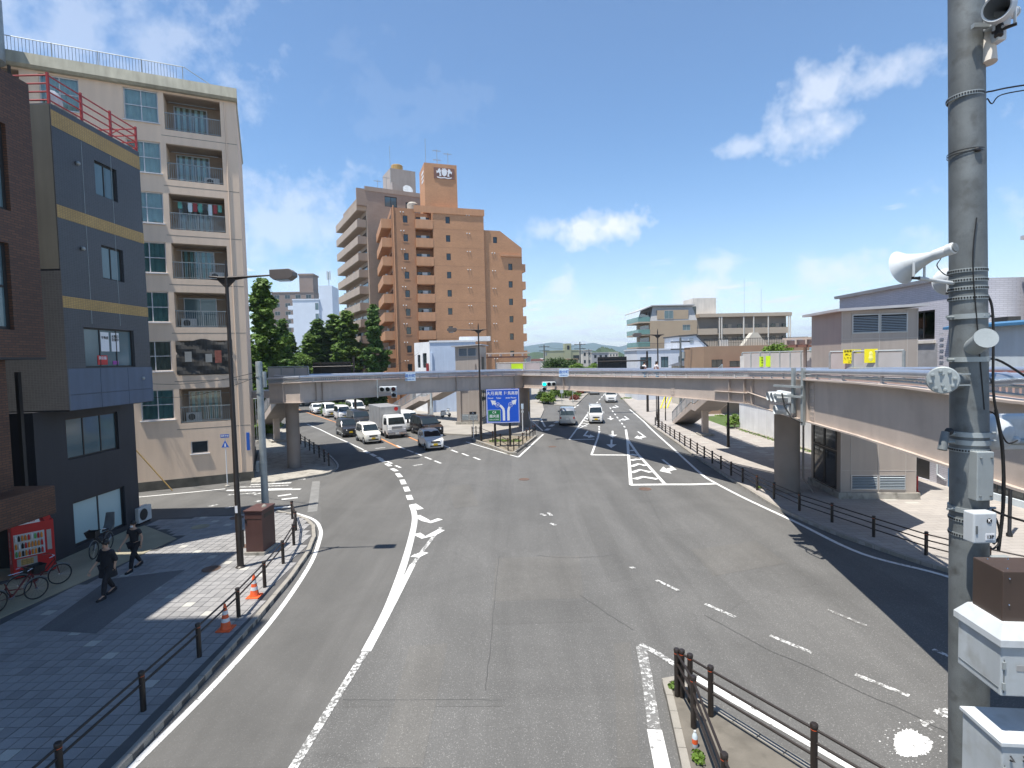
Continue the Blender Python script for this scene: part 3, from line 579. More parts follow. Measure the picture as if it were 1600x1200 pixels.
for i in range(len(NF) - 1):
    if i in (0, 3, 5, 9): pass
    seg_prism('girder', 'bridge_paint', lambda j: [(0, NF[j][4]), (.05, NF[j][4]), (.05, NF[j][3]), (0, NF[j][3])], i, i + 1)
    seg_prism('girder', 'bridge_paint', lambda j: [(W - .05, NF[j][4]), (W, NF[j][4]), (W, NF[j][3]), (W - .05, NF[j][3])], i, i + 1)
    seg_prism('top_flange', 'bridge_paint', lambda j: [(-.21, NF[j][3] + .002), (.16, NF[j][3] + .002), (.16, NF[j][3] + .045), (-.21, NF[j][3] + .045)], i, i + 1)
    seg_prism('bottom_flange', 'bridge_paint', lambda j: [(-.10, NF[j][4] - .045), (.16, NF[j][4] - .045), (.16, NF[j][4] - .002), (-.10, NF[j][4] - .002)], i, i + 1)
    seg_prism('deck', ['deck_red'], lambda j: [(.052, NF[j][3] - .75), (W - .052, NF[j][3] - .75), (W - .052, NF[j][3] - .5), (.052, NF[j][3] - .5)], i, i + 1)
    for o_ in (-.05, W + .05):
        a, b = offs(o_)[i], offs(o_)[i + 1]; za, zb = NF[i][2], NF[i + 1][2]; ta, tb = NF[i][3] + .045, NF[i + 1][3] + .045
        MB().tube([(a.x - BO.x, a.y - BO.y, za - .09), (b.x - BO.x, b.y - BO.y, zb - .09)], .085, 12).obj('handrail', 'steel_rail', bridge, 50)
        L = (b - a).length; n = max(1, round(L / 1.9)); t = (b - a) / L; ang = math.atan2(t.y, t.x)
        hgt = ((za - ta) + (zb - tb)) / 2 - .15
        MB().tube([(a.x - BO.x, a.y - BO.y, ta + .08), (b.x - BO.x, b.y - BO.y, tb + .08)], .028, 6).obj('bottom_rail', 'galv', bridge)
        MB().tube([(a.x - BO.x, a.y - BO.y, za - .22), (b.x - BO.x, b.y - BO.y, zb - .22)], .028, 6).obj('mid_rail', 'galv', bridge)
        me = cached(('bp', round(hgt, 2)), lambda: MB().box(-.035, .035, -.03, .03, 0, hgt).box(-.07, .07, -.06, .06, 0, .02).mesh('rail_post', 'panel_grey'))
        for k_ in range(n):
            f = (k_ + .5) / n; p = a + (b - a) * f; link('rail_post', me, bridge, (p.x - BO.x, p.y - BO.y, ta + (tb - ta) * f), ang)
        pk = MB(); m_ = int(L / .14)
        for k_ in range(m_):
            f = (k_ + .5) / m_; p = a + (b - a) * f; z0 = ta + (tb - ta) * f; z1 = za + (zb - za) * f - .2
            pk.M = Matrix.Translation((p.x - BO.x, p.y - BO.y, 0)) @ Matrix.Rotation(ang, 4, 'Z'); pk.box(-.035, .035, -.008, .008, z0 + .08, z1)
        tag(pk.obj('pickets', 'panel_grey', bridge), kind='stuff')
def stiff(px, Y0, i, f):
    a, b = NF[i], NF[i + 1]; p = [a[k_] + (b[k_] - a[k_]) * f for k_ in range(5)]; ang = math.atan2(b[1] - a[1], b[0] - a[0])
    mb = MB(Matrix.Translation((p[0] - BO.x, p[1] - BO.y, 0)) @ Matrix.Rotation(ang, 4, 'Z')); mb.box(-.012, .012, -.15, -.001, p[4], p[3]); mb.obj('stiffener', 'bridge_paint', bridge)
for i, f in ((1, .12), (1, .17), (2, .9), (4, .86), (4, .97), (5, .1), (6, .02), (2, .35), (3, .45), (0, .5)): stiff(0, 0, i, f)
def hstiff(i, f0, f1, hz_):
    a, b = NF[i], NF[i + 1]; P = [[a[k_] + (b[k_] - a[k_]) * f for k_ in range(5)] for f in (f0, f1)]; ang = math.atan2(b[1] - a[1], b[0] - a[0])
    z = P[0][4] + (P[0][3] - P[0][4]) * hz_; L = math.hypot(P[1][0] - P[0][0], P[1][1] - P[0][1])
    mb = MB(Matrix.Translation((P[0][0] - BO.x, P[0][1] - BO.y, 0)) @ Matrix.Rotation(ang, 4, 'Z')); mb.box(0, L, -.17, -.001, z, z + .025); mb.obj('stiffener', 'bridge_paint', bridge)
hstiff(4, .74, .999, .42); hstiff(5, .001, .45, .45)
for i, f in ((4, .36), (6, .12), (2, .55)):                                            # bolted splice plates
    a, b = NF[i], NF[i + 1]; p = [a[k_] + (b[k_] - a[k_]) * f for k_ in range(5)]; ang = math.atan2(b[1] - a[1], b[0] - a[0])
    mb = MB(Matrix.Translation((p[0] - BO.x, p[1] - BO.y, 0)) @ Matrix.Rotation(ang, 4, 'Z')); mb.box(-.16, .16, -.014, -.001, p[4] + .05, p[3] - .05)
    for r_ in range(8):
        for c_ in (-.08, .08): mb.box(c_ - .02, c_ + .02, -.035, -.014, p[4] + .15 + r_ * .15, p[4] + .19 + r_ * .15)
    mb.obj('splice_plate', 'bridge_paint', bridge)
for (x, y), r_, zt in (((-14.95, 35.9), .43, 4.7), ((13.95, 26.9), .59, 4.5), ((1.2, 54.6), .62, 4.5)):
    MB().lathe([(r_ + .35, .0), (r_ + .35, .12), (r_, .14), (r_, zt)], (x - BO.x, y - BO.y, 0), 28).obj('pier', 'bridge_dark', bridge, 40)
    MB(Matrix.Translation((x - BO.x, y - BO.y, 0)) @ Matrix.Rotation(.5 if x < 0 else -.3, 4, 'Z')).box(-1.3, 1.3, -.55, .9, zt - .12, zt + .35).obj('pier_head', 'bridge_paint', bridge)
MB().tube([(14.62 - BO.x, 26.6 - BO.y, 4.6), (14.62 - BO.x, 26.6 - BO.y, .8), (14.9 - BO.x, 26.2 - BO.y, .15)], .05, 8).obj('drain_pipe', 'bridge_dark', bridge, 40)
# landings that join the bridge to lifts and stairs
def landing(poly, zt):
    MB().prism([(p[0] - BO.x, p[1] - BO.y) for p in poly], zt - .5, zt).obj('landing', 'bridge_paint', bridge)
landing([(-19.5, 38.5), (-14.6, 38.6), (-13.2, 41.0), (-18.5, 44.0)], 5.25)
landing([(-2.2, 54.4), (3.2, 54.8), (5.5, 59), (-4.0, 58.0)], 5.2)
landing([(12.4, 18.5), (15.4, 20.3), (16.0, 24.15), (14.2, 24.55), (14.1, 26.0)], 5.3)
landing([(14.2, 24.6), (16.4, 24.2), (20, 30.5), (18.5, 38.5), (13.8, 38.2), (14.6, 30)], 5.3)
# solid screen panels on the landings
def screen(pts, z0, z1, tops=None, step=1.0, m='panel_grey'):
    for a, b in zip(pts, pts[1:]):
        a, b = Vector((*a, 0)), Vector((*b, 0)); L = (b - a).length; n = max(1, round(L / step)); ang = math.atan2(b.y - a.y, b.x - a.x)
        for i in range(n):
            p = a + (b - a) * i / n; l = L / n; f0, f1 = i / n, (i + 1) / n
            link('screen_panel', cached(('sp', round(l, 2), z0, z1, m), lambda: MB().box(.04, l - .04, -.02, .02, z0 + .06, z1 - .05).mesh('screen_panel', m)), bridge, p - BO, ang)
        pm = cached(('spp', z0, z1), lambda: MB().box(-.04, .04, -.045, .045, z0, z1).mesh('screen_post', 'galv'))
        for i in range(n + 1): link('screen_post', pm, bridge, a + (b - a) * i / n - BO, ang)
        MB().tube([a - BO + Vector((0, 0, z1 + .02)), b - BO + Vector((0, 0, z1 + .02))], .04, 8).obj('screen_rail', 'galv', bridge, 40)
q1, q2, q3 = D(1297, 577, 22.5), D(1412, 577, 20.2), D(1232, 577, 31)
screen([(q1.x, q1.y), (q2.x, q2.y)], 5.3, 7.13)
q4, q5 = D(1160, 577, 37.0), D(1288, 577, 31.5)
screen([(q4.x, q4.y), (q5.x, q5.y)], 5.3, 7.2, step=.8)
q6_, q7 = D(420, 590, 39), D(482, 590, 38.0)
screen([(q6_.x, q6_.y), (q7.x, q7.y)], 5.3, 6.95, step=1.2)
q8, q9 = D(776, 575, 56), D(844, 575, 55.5)
screen([(q8.x, q8.y), (q9.x, q9.y)], 5.2, 6.72, step=1.6, m='panel_grey')
mat('tarp', (.62, .62, .60), .8, .2, 2, bump=.6, bscale=3)
t = [D(1156, 578, 36.9), D(1156, 558, 36.9), D(1196, 556, 35.2), D(1164, 578, 36.6)]
MB().prism([(0, 0), (0, .95), (1.75, 1.05), (.4, 0)], -.05, -.03, 'y').obj('tarpaulin', 'tarp', bridge).location = t[0] - BO
def notice(px0, py0, px1, py1, Y, m, label, lines, mt='black', ang=0.0):
    p = D(px0, py1, Y); q = D(px1, py0, Y); w_, h_ = q.x - p.x, q.z - p.z
    t = thing('notice_board', label, 'notice', (p.x, p.y - .05, p.z), ang)
    box('board', m, t, 0, w_, -.012, 0, 0, h_)
    n = len(lines)
    for i, s_ in enumerate(lines): text(s_, h_ / n * .72, t, TM(w_ / 2, -.014, h_ * (1 - (i + .5) / n)), mt, sx=.95)
    return t
n1_ = notice(1316, 546, 1340, 568, 21.9, 'yellow_sign', 'large yellow notice with black Japanese lines on the grey screen before the right lift', ['自転車の方は', '押して通行', 'してください', 'ご協力'], ang=-.35)
n2_ = notice(1349, 545, 1367, 567, 21.2, 'yellow_sign', 'smaller yellow notice with a faint figure, right of the lettered yellow notice', [''], ang=-.35)
mat('pale_yellow', (0.85, 0.82, .25), .5, .05); MB().lathe([(.001, 0), (.05, .02), (.09, .12), (.06, .24), (.075, .30), (.05, .38), (.001, .42)], (.22, -.02, .06), 10).obj('walking_figure', 'pale_yellow', n2_).scale = (1, .25, 1)
notice(1186, 557, 1194, 573, 35.5, 'lime_sign', 'left one of two lime green notices on the far grey screen', ['駐', '輪', '禁', '止'], ang=-.2)
notice(1196, 556, 1204, 573, 35.0, 'lime_sign', 'right one of two lime green notices on the far grey screen', [''], ang=-.2)
notice(799, 568, 817, 577, 55.3, 'lime_sign', 'wide lime green notice on the screen behind the middle of the footbridge', [''])
def nameplate(px, py, Y, label, ang):
    p = D(px, py, Y); t = thing('bridge_name_plate', label, 'sign', p, ang); box('board', 'signface_pale', t, -.4, .4, -.02, .0, -.33, .33)
    text('追分町', .27, t, TM(0, -.024, .06), 'blue_sign_small'); text('Oiwake cho', .12, t, TM(0, -.024, -.19), 'blue_sign_small')
mat('signface_pale', (.55, .68, .80), .5, .05)
nameplate(641, 588.5, 40.6, 'pale blue name plate on the left span of the footbridge', .2)
nameplate(881, 582.5, 43.3, 'pale blue name plate on the right span above the green signal', -.2)

# ================================================================ STAIRS
def stair(name, label, top, bot, zt, width, land=.5):
    a, b = Vector((*top, 0)), Vector((*bot, 0)); L = (b - a).length; ang = math.atan2(b.y - a.y, b.x - a.x)
    t = thing(name, label, 'stairs', a, ang)
    lf = 1.4; run = (L - lf) / 2; zm = zt / 2
    prof = [(0, zt), (run, zm + .1), (run + lf, zm + .1), (L, .13)]
    under = [(L, -.0), (L - .5, -.0), (run + lf - .1, zm - .32), (run - .15, zm - .32), (0, zt - .5)]
    for y in (-width / 2, width / 2 - .06):
        MB().prism([(x, z + .12) for x, z in prof] + under, y, y + .06, 'y').obj('stringer', 'bridge_paint', t)
    n = int(zm / .16)
    tm = cached(('tread', width, round(run / n, 3)), lambda: MB().box(0, run / n + .03, -width / 2 + .06, width / 2 - .06, -.05, 0).mesh('tread', 'bridge_dark'))
    for i in range(n):
        link('tread', tm, t, (run * i / n, 0, zt - (zt - zm) * (i + 1) / n)); link('tread', tm, t, (run + lf + run * i / n, 0, zm - (zm - .13) * (i + 1) / n))
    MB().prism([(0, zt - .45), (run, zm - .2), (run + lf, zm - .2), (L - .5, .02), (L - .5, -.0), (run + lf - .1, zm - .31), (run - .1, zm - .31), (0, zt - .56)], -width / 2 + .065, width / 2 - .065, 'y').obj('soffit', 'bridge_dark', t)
    for y in (-width / 2 + .03, width / 2 - .03):
        MB().tube([(x, y, z + 1.15) for x, z in prof], .045, 8).obj('handrail', 'steel_rail', t, 40); MB().tube([(x, y, z + .25) for x, z in prof], .03, 6).obj('lower_rail', 'galv', t)
        pk = MB(); m_ = int(L / .16)
        for i in range(m_):
            x = L * (i + .5) / m_
            for (x0, z0), (x1, z1) in zip(prof, prof[1:]):
                if x0 <= x <= x1: z = z0 + (z1 - z0) * (x - x0) / (x1 - x0)
            pk.box(x - .03, x + .03, y - .008, y + .008, z + .2, z + 1.12)
        tag(pk.obj('pickets', 'panel_grey', t), kind='stuff')
        for i in range(9):
            x = L * i / 8; z = 0
            for (x0, z0), (x1, z1) in zip(prof, prof[1:]):
                if x0 <= x <= x1: z = z0 + (z1 - z0) * (x - x0) / (x1 - x0)
            link('baluster_post', cached('balu', lambda: MB().box(-.04, .04, -.04, .04, .1, 1.15).mesh('baluster_post', 'galv')), t, (x, y, z))
    box('column', 'bridge_paint', t, run + .2, run + .65, -.25, .25, 0, zm - .3); box('column_base', 'concrete', t, run - .3, run + 1.1, -.6, .6, -.01, .3)
    return t
stair('stairway', 'beige stairway descending from the right landing along the right-hand pavement', (15.9, 37.6), (17.6, 55.0), 5.25, 2.0)
stair('stairway', 'beige stairway behind the left pier going down beside the left-hand road', (-17.0, 41.5), (-26.5, 55.5), 5.2, 2.0)
stair('stairway', 'beige stairway left of the middle lift tower behind the queueing truck', (-4.9, 58.8), (-15.6, 71.5), 5.2, 2.0)

# ================================================================ LIFT TOWERS
mat('tower_panel', (0.37, 0.32, 0.28), .5, .07, .5, streak=.06); mat('roof_grey', (.42, .42, .43), .6, .1); mat('louvre', (.36, .41, .44), .5, .06); mat('tower_trim', (.44, .40, .36), .5, .06)
def louvre(t, O, ang, x, z, w_, h_):
    f = window(t, O, ang, x, z, w_, h_, -.03, 'frame_alu', 'dark_inside', 1, 1, .05, name='louvre')
    me = cached(('slat', round(w_, 2)), lambda: MB(Matrix.Rotation(R(35), 4, 'X')).box(.05, w_ - .05, -.03, .03, -.005, .005).mesh('slat', 'louvre'))
    for i in range(int((h_ - .1) / .075)): link('slat', me, f, (0, .0, .08 + i * .075))
def lift_tower(label, loc, rz, w_, d_, h_, lv, glass_side):
    t = thing('lift_tower', label, 'lift tower', loc, rz)
    b = MB(); wall(b, (0, 0), 0, w_, .25, h_); wall(b, (w_, 0), R(90), d_, .25, h_); wall(b, (w_, d_), R(180), w_, .25, h_); wall(b, (0, d_), R(-90), d_, .25, h_); b.obj('wall', 'tower_panel', t)
    b = MB()                                          # proud cover strips between the cladding panels
    for x in (.03, w_ * .14, w_ / 2, w_ * .86, w_ - .03): b.box(x - .015, x + .015, -.012, -.001, .3, h_ - .05)
    for z in (1.35, h_ - 1.35): b.box(0, w_, -.010, -.001, z - .015, z + .015)
    b.obj('cover_strip', 'tower_trim', t)
    box('plinth', 'concrete', t, -.12, w_ + .12, -.12, d_ + .12, -.02, .3)
    MB().prism([(-.35, h_ - .05), (w_ + .25, h_ + .08), (w_ + .25, h_ + .2), (-.35, h_ + .07)], -.35, d_ + .3, 'y').obj('roof', 'roof_grey', t)
    for z, hh in ((.42, .72), (h_ - 1.1, .9)):
        if lv or z > 1:
            louvre(t, (0, 0), 0, w_ * .14, z, w_ * .355, hh); louvre(t, (0, 0), 0, w_ * .505, z, w_ * .355, hh)
    if glass_side:
        for z0, z1 in ((.35, 2.2), (2.25, 4.4), (4.45, 5.1)):
            for k_ in range(2): window(t, (0, d_), R(-90), .35 + k_ * (d_ - .7) / 2, z0, (d_ - .7) / 2 - .03, z1 - z0, -.04, 'frame_dark', 'glass_dark', 1, 1, .06, name='glazing')
    return t
lift_tower('beige panelled lift tower with louvres behind the right end of the footbridge', (15.6, 25.15, KZ), R(-7), 3.35, 3.2, 8.95, True, True)
lt = lift_tower('beige lift tower with pale louvre at the middle of the footbridge', (-6.1, 57.8, KZ), R(-6), 2.7, 4.6, 8.5, True, False)
for k_ in range(3): window(lt, (2.7, 0), R(90), .5 + k_ * 1.3, .5, 1.2, 3.9, -.04, 'frame_dark', 'glass_dark', 1, 2, .06, name='glazing')
box('door_recess', 'frame_dark', lt, 2.71, 2.76, 1.2, 2.6, 5.2, 7.3)
MB().tube([(2.2, -.06, 6.6), (2.2, -.06, 4.6), (1.2, -.06, 4.5), (1.2, -.06, 3.9), (.5, -.06, 3.85), (.5, -.06, .3)], .05, 8).obj('drain_pipe', 'bridge_dark', lt, 40)
mat('canopy_brown', (.20, .10, .075), .6, .15, 1)
def canopy(label, p, q, z, dep, n):
    t = thing('canopy', label, 'canopy', (p[0], p[1], 5.2), math.atan2(q[1] - p[1], q[0] - p[0])); L = math.hypot(q[0] - p[0], q[1] - p[1]); z -= 5.2
    MB().prism([(0, z), (L, z - .02), (L, z + .1), (.4, z + .16)], 0, dep, 'y').obj('roof', 'canopy_brown', t)
    for i in range(n): box('beam', 'bridge_paint', t, L * (i + .3) / n, L * (i + .3) / n + .1, -.15, dep + .1, z + .165, z + .42)
    box('beam', 'bridge_paint', t, 0, L, -.1, .02, z + .43, z + .55); box('beam', 'bridge_paint', t, 0, L, dep - .1, dep + .02, z + .43, z + .55)
    for x in (L * .2, L * .85): box('post', 'bridge_paint', t, x, x + .14, dep * .5, dep * .5 + .14, .0, z)
c1, c2 = D(1224, 545, 31), D(1306, 541, 28.6)
canopy('brown canopy with beams left of the right lift tower', (c1.x, c1.y), (c2.x, c2.y), 7.45, 2.2, 5)
canopy('brown canopy right of the middle lift tower', (-2.9, 58.9), (2.0, 58.6), 7.3, 2.2, 4)

# ================================================================ STREET LAMPS
def lamp(label, loc, h_, az, arm, both=True, m='bronze', r0=.11):
    t = thing('street_lamp', label, 'street lamp', loc, az)
    MB().lathe([(r0 * 1.5, 0), (r0 * 1.5, .02), (r0, .06), (r0, 1.8), (r0 * .85, 1.85), (r0 * .5, h_), (r0 * .45, h_ + .35), (.01, h_ + .6)], (0, 0, 0), 14).obj('column', m, t, 40)
    for s_ in ((1, -1) if both else (1,)):
        L = arm if s_ == 1 else arm * .38
        MB().tube([(0, 0, h_), (s_ * .3, 0, h_ + .01), (s_ * L * .55, 0, h_ + .03), (s_ * L, 0, h_ + .06)], [.05, .048, .038, .026], 8).obj('arm', m, t, 50)
        MB().prism([(s_ * .05, h_ - .03), (s_ * .75, h_ - .01), (s_ * .3, h_ - .08), (s_ * .06, h_ - .32)], -.012, .012, 'y').obj('gusset', m, t)
    hd = MB(Matrix.Translation((arm, 0, h_ + .08))); hd.loft([[(x, y * f, z) for x, z in ((0, .14), (.0, -.1), (.12, -.2), (.62, -.2), (.8, -.08), (.8, .05), (.66, .16))] for y, f in ((-.2, 1), (.2, 1))])
    l_ = hd.obj('lamp_head', 'lamp_shell', t, None, .015); MB(Matrix.Translation((arm, 0, h_ + .08))).box(.2, .6, -.15, .15, -.225, -.202).obj('diffuser', 'signface_pale', l_)
    box('access_panel', m, t, r0 * .9, r0 * 1.25, -.07, .07, .7, 1.3)
    return t
mat('lamp_shell', (.12, .10, .09), .5, .1)
lb = G(376, 886, KZ); lt_ = D(359, 432, lb.y)
big = lamp('tall dark brown street lamp standing beside the brown cabinet on the left pavement', lb, lt_.z - KZ - .05, R(0), 1.55)
box('sticker', 'sign_white', big, -.04, .05, -.118, -.112, 1.95, 2.2)
lp2 = G(752, 690, KZ); lamp('tall dark street lamp in front of the orange tower block by the traffic island', lp2, 9.55, R(180), 1.85)
lp3 = G(1029, 668, KZ); lamp('dark street lamp on the right pavement beyond the footbridge', lp3, 9.0, R(180), 1.6)
lamp('plain dark lamp post on the right pavement beside the stairway', G(1138, 698, KZ), 4.2, R(60), .5, False)

# ================================================================ TRAFFIC SIGNALS
for n_, c_, s_ in (('lens_green', (.0, .75, .45), 2.5), ('lens_dark', (.01, .012, .014), 0), ('lens_red_off', (.10, .008, .01), 0), ('lens_red_lit', (.8, .02, .01), 1.2)):
    emitmat(n_, c_, s_)
FULLV = False
def visor(mb, x, y, z, r=.165, L=.28):
    n = 14
    for i in range(n):
        a0, a1 = 2 * math.pi * i / n, 2 * math.pi * (i + 1) / n
        f0, f1 = [(.35 + .65 * (.5 + .5 * math.sin(a))) * L if not FULLV else .36 for a in (a0, a1)]
        for r_ in (r, r - .012):
            mb.face(((x + r_ * math.cos(a0), y, z + r_ * math.sin(a0)), (x + r_ * math.cos(a1), y, z + r_ * math.sin(a1)), (x + r_ * math.cos(a1), y - f1, z + r_ * math.sin(a1)), (x + r_ * math.cos(a0), y - f0, z + r_ * math.sin(a0))))
def signal(label, loc, rz, lit, extra=None, shell='white_box', arrow_x=0.42):
    t = thing('traffic_signal', label, 'traffic signal', loc, rz)
    MB().box(-.63, .63, 0, .2, -.2, .2).obj('housing', shell, t, None, .05)
    for i, x in enumerate((-.4, 0, .4)):
        l_ = MB().lathe([(.15, -.012), (.13, -.03), (.06, -.05), (.004, -.054)], (x, 0, 0), 14, 'y').obj('lens', lit[i], t, 50)
        b = MB(); visor(b, x, -.002, 0); b.obj('visor', shell, l_, 50, recalc=False)
    if extra is not None:
        MB().box(arrow_x - .2, arrow_x + .2, 0, .18, -.63, -.24).obj('arrow_housing', shell, t, None, .04)
        l_ = MB().lathe([(.15, -.012), (.13, -.03), (.004, -.05)], (arrow_x, 0, -.43), 14, 'y').obj('lens', extra, t, 50); b = MB(); visor(b, arrow_x, -.002, -.43); b.obj('visor', shell, l_, 50, recalc=False)
    return t
s1 = signal('white traffic signal with dark lenses hanging on the left span of the footbridge', D(606, 608, 38.0), R(8), ('lens_dark', 'lens_dark', 'lens_red_off'), 'lens_dark')
box('bracket', 'galv', s1, -.75, -.69, .02, 1.6, .08, .14); box('bracket', 'galv', s1, -.75, -.69, .02, 1.6, -.2, -.14); box('hanger', 'galv', s1, -.76, -.68, -.04, .02, -.6, .7)
s2 = signal('traffic signal showing green on the right span of the footbridge', D(858, 600, 45.6), R(-5), ('lens_green', 'lens_dark', 'lens_dark'), 'lens_dark', arrow_x=-.42)
box('bracket', 'galv', s2, .69, .75, .02, 1.5, .08, .14); box('bracket', 'galv', s2, .69, .75, .02, 1.5, -.2, -.14); box('hanger', 'galv', s2, .68, .76, -.04, .02, -.6, .3)
p = D(1222, 620, 18.9)
FULLV = True
s3 = signal('white traffic signal seen from its side on a bracket left of the near right span', p, R(-98), ('lens_dark', 'lens_dark', 'lens_dark'), 'lens_dark', arrow_x=.30)
FULLV = False
fr = thing('signal_bracket', 'grey steel frame on the footbridge holding the sideways white traffic signal', 'bracket', D(1262, 660, 17.0), R(-76))
for x in (-.14, -.55): box('upright', 'galv', fr, x - .05, x + .05, -.1, .0, -.1 if x > -.3 else .25, 1.75)
for z in (.78, 1.1): box('cross_arm', 'galv', fr, -1.35, -.1, -.16, -.101, z, z + .07)
MB().tube([(-.9, -.2, .9), (-.75, -.22, .45), (-.5, -.16, .1), (-.1, -.12, -.02)], .025, 8).obj('cable', 'cable', fr, 50)

# ================================================================ THE BIG DIRECTION SIGN
sp = D(786.5, 661, 42.4); sg = thing('direction_sign', 'large square blue road direction sign with two white arrows on the traffic island', 'road sign', (sp.x, sp.y, KZ - .02), R(2))
zb = sp.z - KZ + .02; SW, SH = 2.66, 2.74
for x in (-.68, .52): MB().lathe([(.09, 0), (.09, zb + 2.4)], (x, .16, 0), 12).obj('post', 'bronze', sg, 40)
MB().box(-SW / 2, SW / 2, -.03, .03, zb, zb + SH).obj('panel', 'sign_blue', sg, None, .012)
fr_ = MB(); e = .04
for a in ((-SW / 2 + .03, SW / 2 - .03, zb + .03, zb + .03 + e), (-SW / 2 + .03, SW / 2 - .03, zb + SH - .03 - e, zb + SH - .03)): fr_.box(a[0], a[1], -.034, -.0305, a[2], a[3])
for x in (-SW / 2 + .03, SW / 2 - .03 - e): fr_.box(x, x + e, -.034, -.0305, zb + .075, zb + SH - .075)
fr_.obj('border', 'sign_white', sg)
for s_, size, x, z in (('大月', .33, -.98, 2.38), ('高尾', .33, -.35, 2.38), ('陣馬高原', .30, .67, 2.38), ('Otsuki', .17, -.98, 2.02), ('Takao', .17, -.33, 2.02), ('Jimba Plateau', .165, .66, 2.02)):
    text(s_, size, sg, TM(x, -.034, zb + z), sx=.95)
ar = MB()
def band(pts, w_):
    P = [Vector((p[0], 0, p[1])) for p in pts]; L_, R_ = [], []
    for i, p in enumerate(P):
        t = (P[min(i + 1, len(P) - 1)] - P[max(i - 1, 0)]).normalized(); n = Vector((-t.z, 0, t.x)) * w_ / 2; L_.append(p + n); R_.append(p - n)
    for i in range(len(P) - 1): ar.face([Vector((q.x, -.0345, q.z + zb)) for q in (L_[i], R_[i], R_[i + 1], L_[i + 1])])
band([(.06, .2), (.06, .95), (.02, 1.15), (-.12, 1.33), (-.25, 1.43)], .19); band([(.42, .2), (.42, .95), (.46, 1.15), (.52, 1.30)], .19)
def head(tip, d, L=.55):
    d = Vector((d[0], 0, d[1])).normalized(); n = Vector((-d.z, 0, d.x)); t = Vector((tip[0], 0, tip[1]))
    for q in ([t, t - d * .38 + n * .23, t - d * .38 - n * .23], [t - d * .36 + n * .1, t - d * L + n * .1, t - d * L - n * .1, t - d * .36 - n * .1]): ar.face([Vector((p.x, -.0345, p.z + zb)) for p in q])
head((-.98, 1.86), (-.75, .6)); head((1.1, 1.88), (.7, .72))
ar.obj('arrow', 'sign_white', sg)
for x, n_, nn in ((-.42, '20', 3), (.62, '32', 6)):
    b = MB(); b.lathe([(.19, -.04), (.19, -.036)], (x, 0, zb + 1.47), 12, 'y'); s_ = b.obj('route_badge', 'sign_white', sg); MB().lathe([(.165, -.043), (.165, -.0405)], (x, 0, zb + 1.47), 12, 'y').obj('badge_face', 'sign_blue', s_); text(n_, .2, sg, TM(x, -.045, zb + 1.47))
MB().box(-1.2, -.22, -.038, -.031, zb + .18, zb + 1.06).obj('expressway_panel', 'sign_green', sg)
bb = MB()
for a in ((-1.2, -.22, .16, .18), (-1.2, -.22, 1.06, 1.08)): bb.box(a[0], a[1], -.036, -.031, zb + a[2], zb + a[3])
for x in (-1.22, -.22): bb.box(x, x + .02, -.036, -.031, zb + .16, zb + 1.08)
bb.obj('border', 'sign_white', sg)
text('C4', .26, sg, TM(-.71, -.04, zb + .87)); text('圏央道', .26, sg, TM(-.71, -.04, zb + .56)); text('KEN-O EXPWY', .115, sg, TM(-.71, -.04, zb + .3))

# ================================================================ SMALLER ROAD SIGNS AND POSTS
def sign_post(label, loc, h_, rz, plates, m='white_paint', r=.03):
    t = thing('road_sign', label, 'road sign', loc, rz); MB().lathe([(r, 0), (r, h_)], (0, 0, 0), 8).obj('post', m, t, 40); MB().lathe([(.14, 0), (.14, .06), (r, .1)], (0, 0, 0), 10).obj('foot', 'concrete', t)
    for kind_, z, w_, hh, mm, tx in plates:
        if kind_ == 'rect':
            q = MB().box(-w_ / 2, w_ / 2, -.05, -.035, z - hh / 2, z + hh / 2).obj('plate', mm, t)
            if tx: text(tx[0], tx[1], t, TM(0, -.054, z), tx[2])
        elif kind_ == 'tri':
            MB().prism([(-w_ / 2, z - hh / 2), (w_ / 2, z - hh / 2), (0, z + hh / 2)], -.05, -.035, 'y').obj('plate', mm, t)
            MB().prism([(-w_ * .12, z - hh * .4), (w_ * .12, z - hh * .4), (w_ * .05, z + hh * .1), (-w_ * .05, z + hh * .1)], -.054, -.051, 'y').obj('figure', 'sign_white', t)
        else:
            MB().lathe([(w_ / 2, -.05), (w_ / 2, -.035)], (0, 0, z), 16, 'y').obj('plate', mm, t)
    return t
sign_post('white post with small blue pedestrian triangle sign against the beige apartment wall', G(355.5, 760), 3.0, R(10), [('tri', 2.55, .42, .42, 'blue_sign_small', None), ('rect', 3.02, .48, .2, 'blue_sign_small', ('横断歩道', .11, 'sign_white'))])
sign_post('white one-way arrow sign on a thin post left of the blue direction sign', G(740, 686, KZ), 2.35, 0, [('rect', 2.3, .6, .28, 'frame_dark', ('⇐', .3, 'sign_white'))])
gp = sign_post('white post with a rounded reflector head right of the blue direction sign', G(817, 677, KZ), 2.6, 0, [('rect', 2.55, .22, .5, 'signface_pale', None), ('rect', 2.05, .24, .2, 'white_box', None)], r=.05)
mat('purple_sign', (.30, .05, .30), .5, .05)
sign_post('round purple and blue no parking sign on a post by the hedge', G(895, 630, KZ), 2.9, 0, [('disc', 2.8, .62, .62, 'purple_sign', None)], 'galv', .05)
sign_post('white board on a post in the far planting left of the right-hand road', G(878, 630, KZ), 2.8, 0, [('rect', 1.9, .5, .7, 'white_box', None)], 'galv', .05)
sign_post('small white square board on a post left of the left footbridge pier', G(402, 690, KZ), 4.4, 0, [('rect', 4.1, .32, .32, 'sign_white', None)], 'galv', .03)
sign_post('thin galvanised post with a small white cap beside the truck', G(588, 640, KZ), 3.6, 0, [('rect', 3.5, .3, .12, 'white_box', None)], 'white_paint', .05)
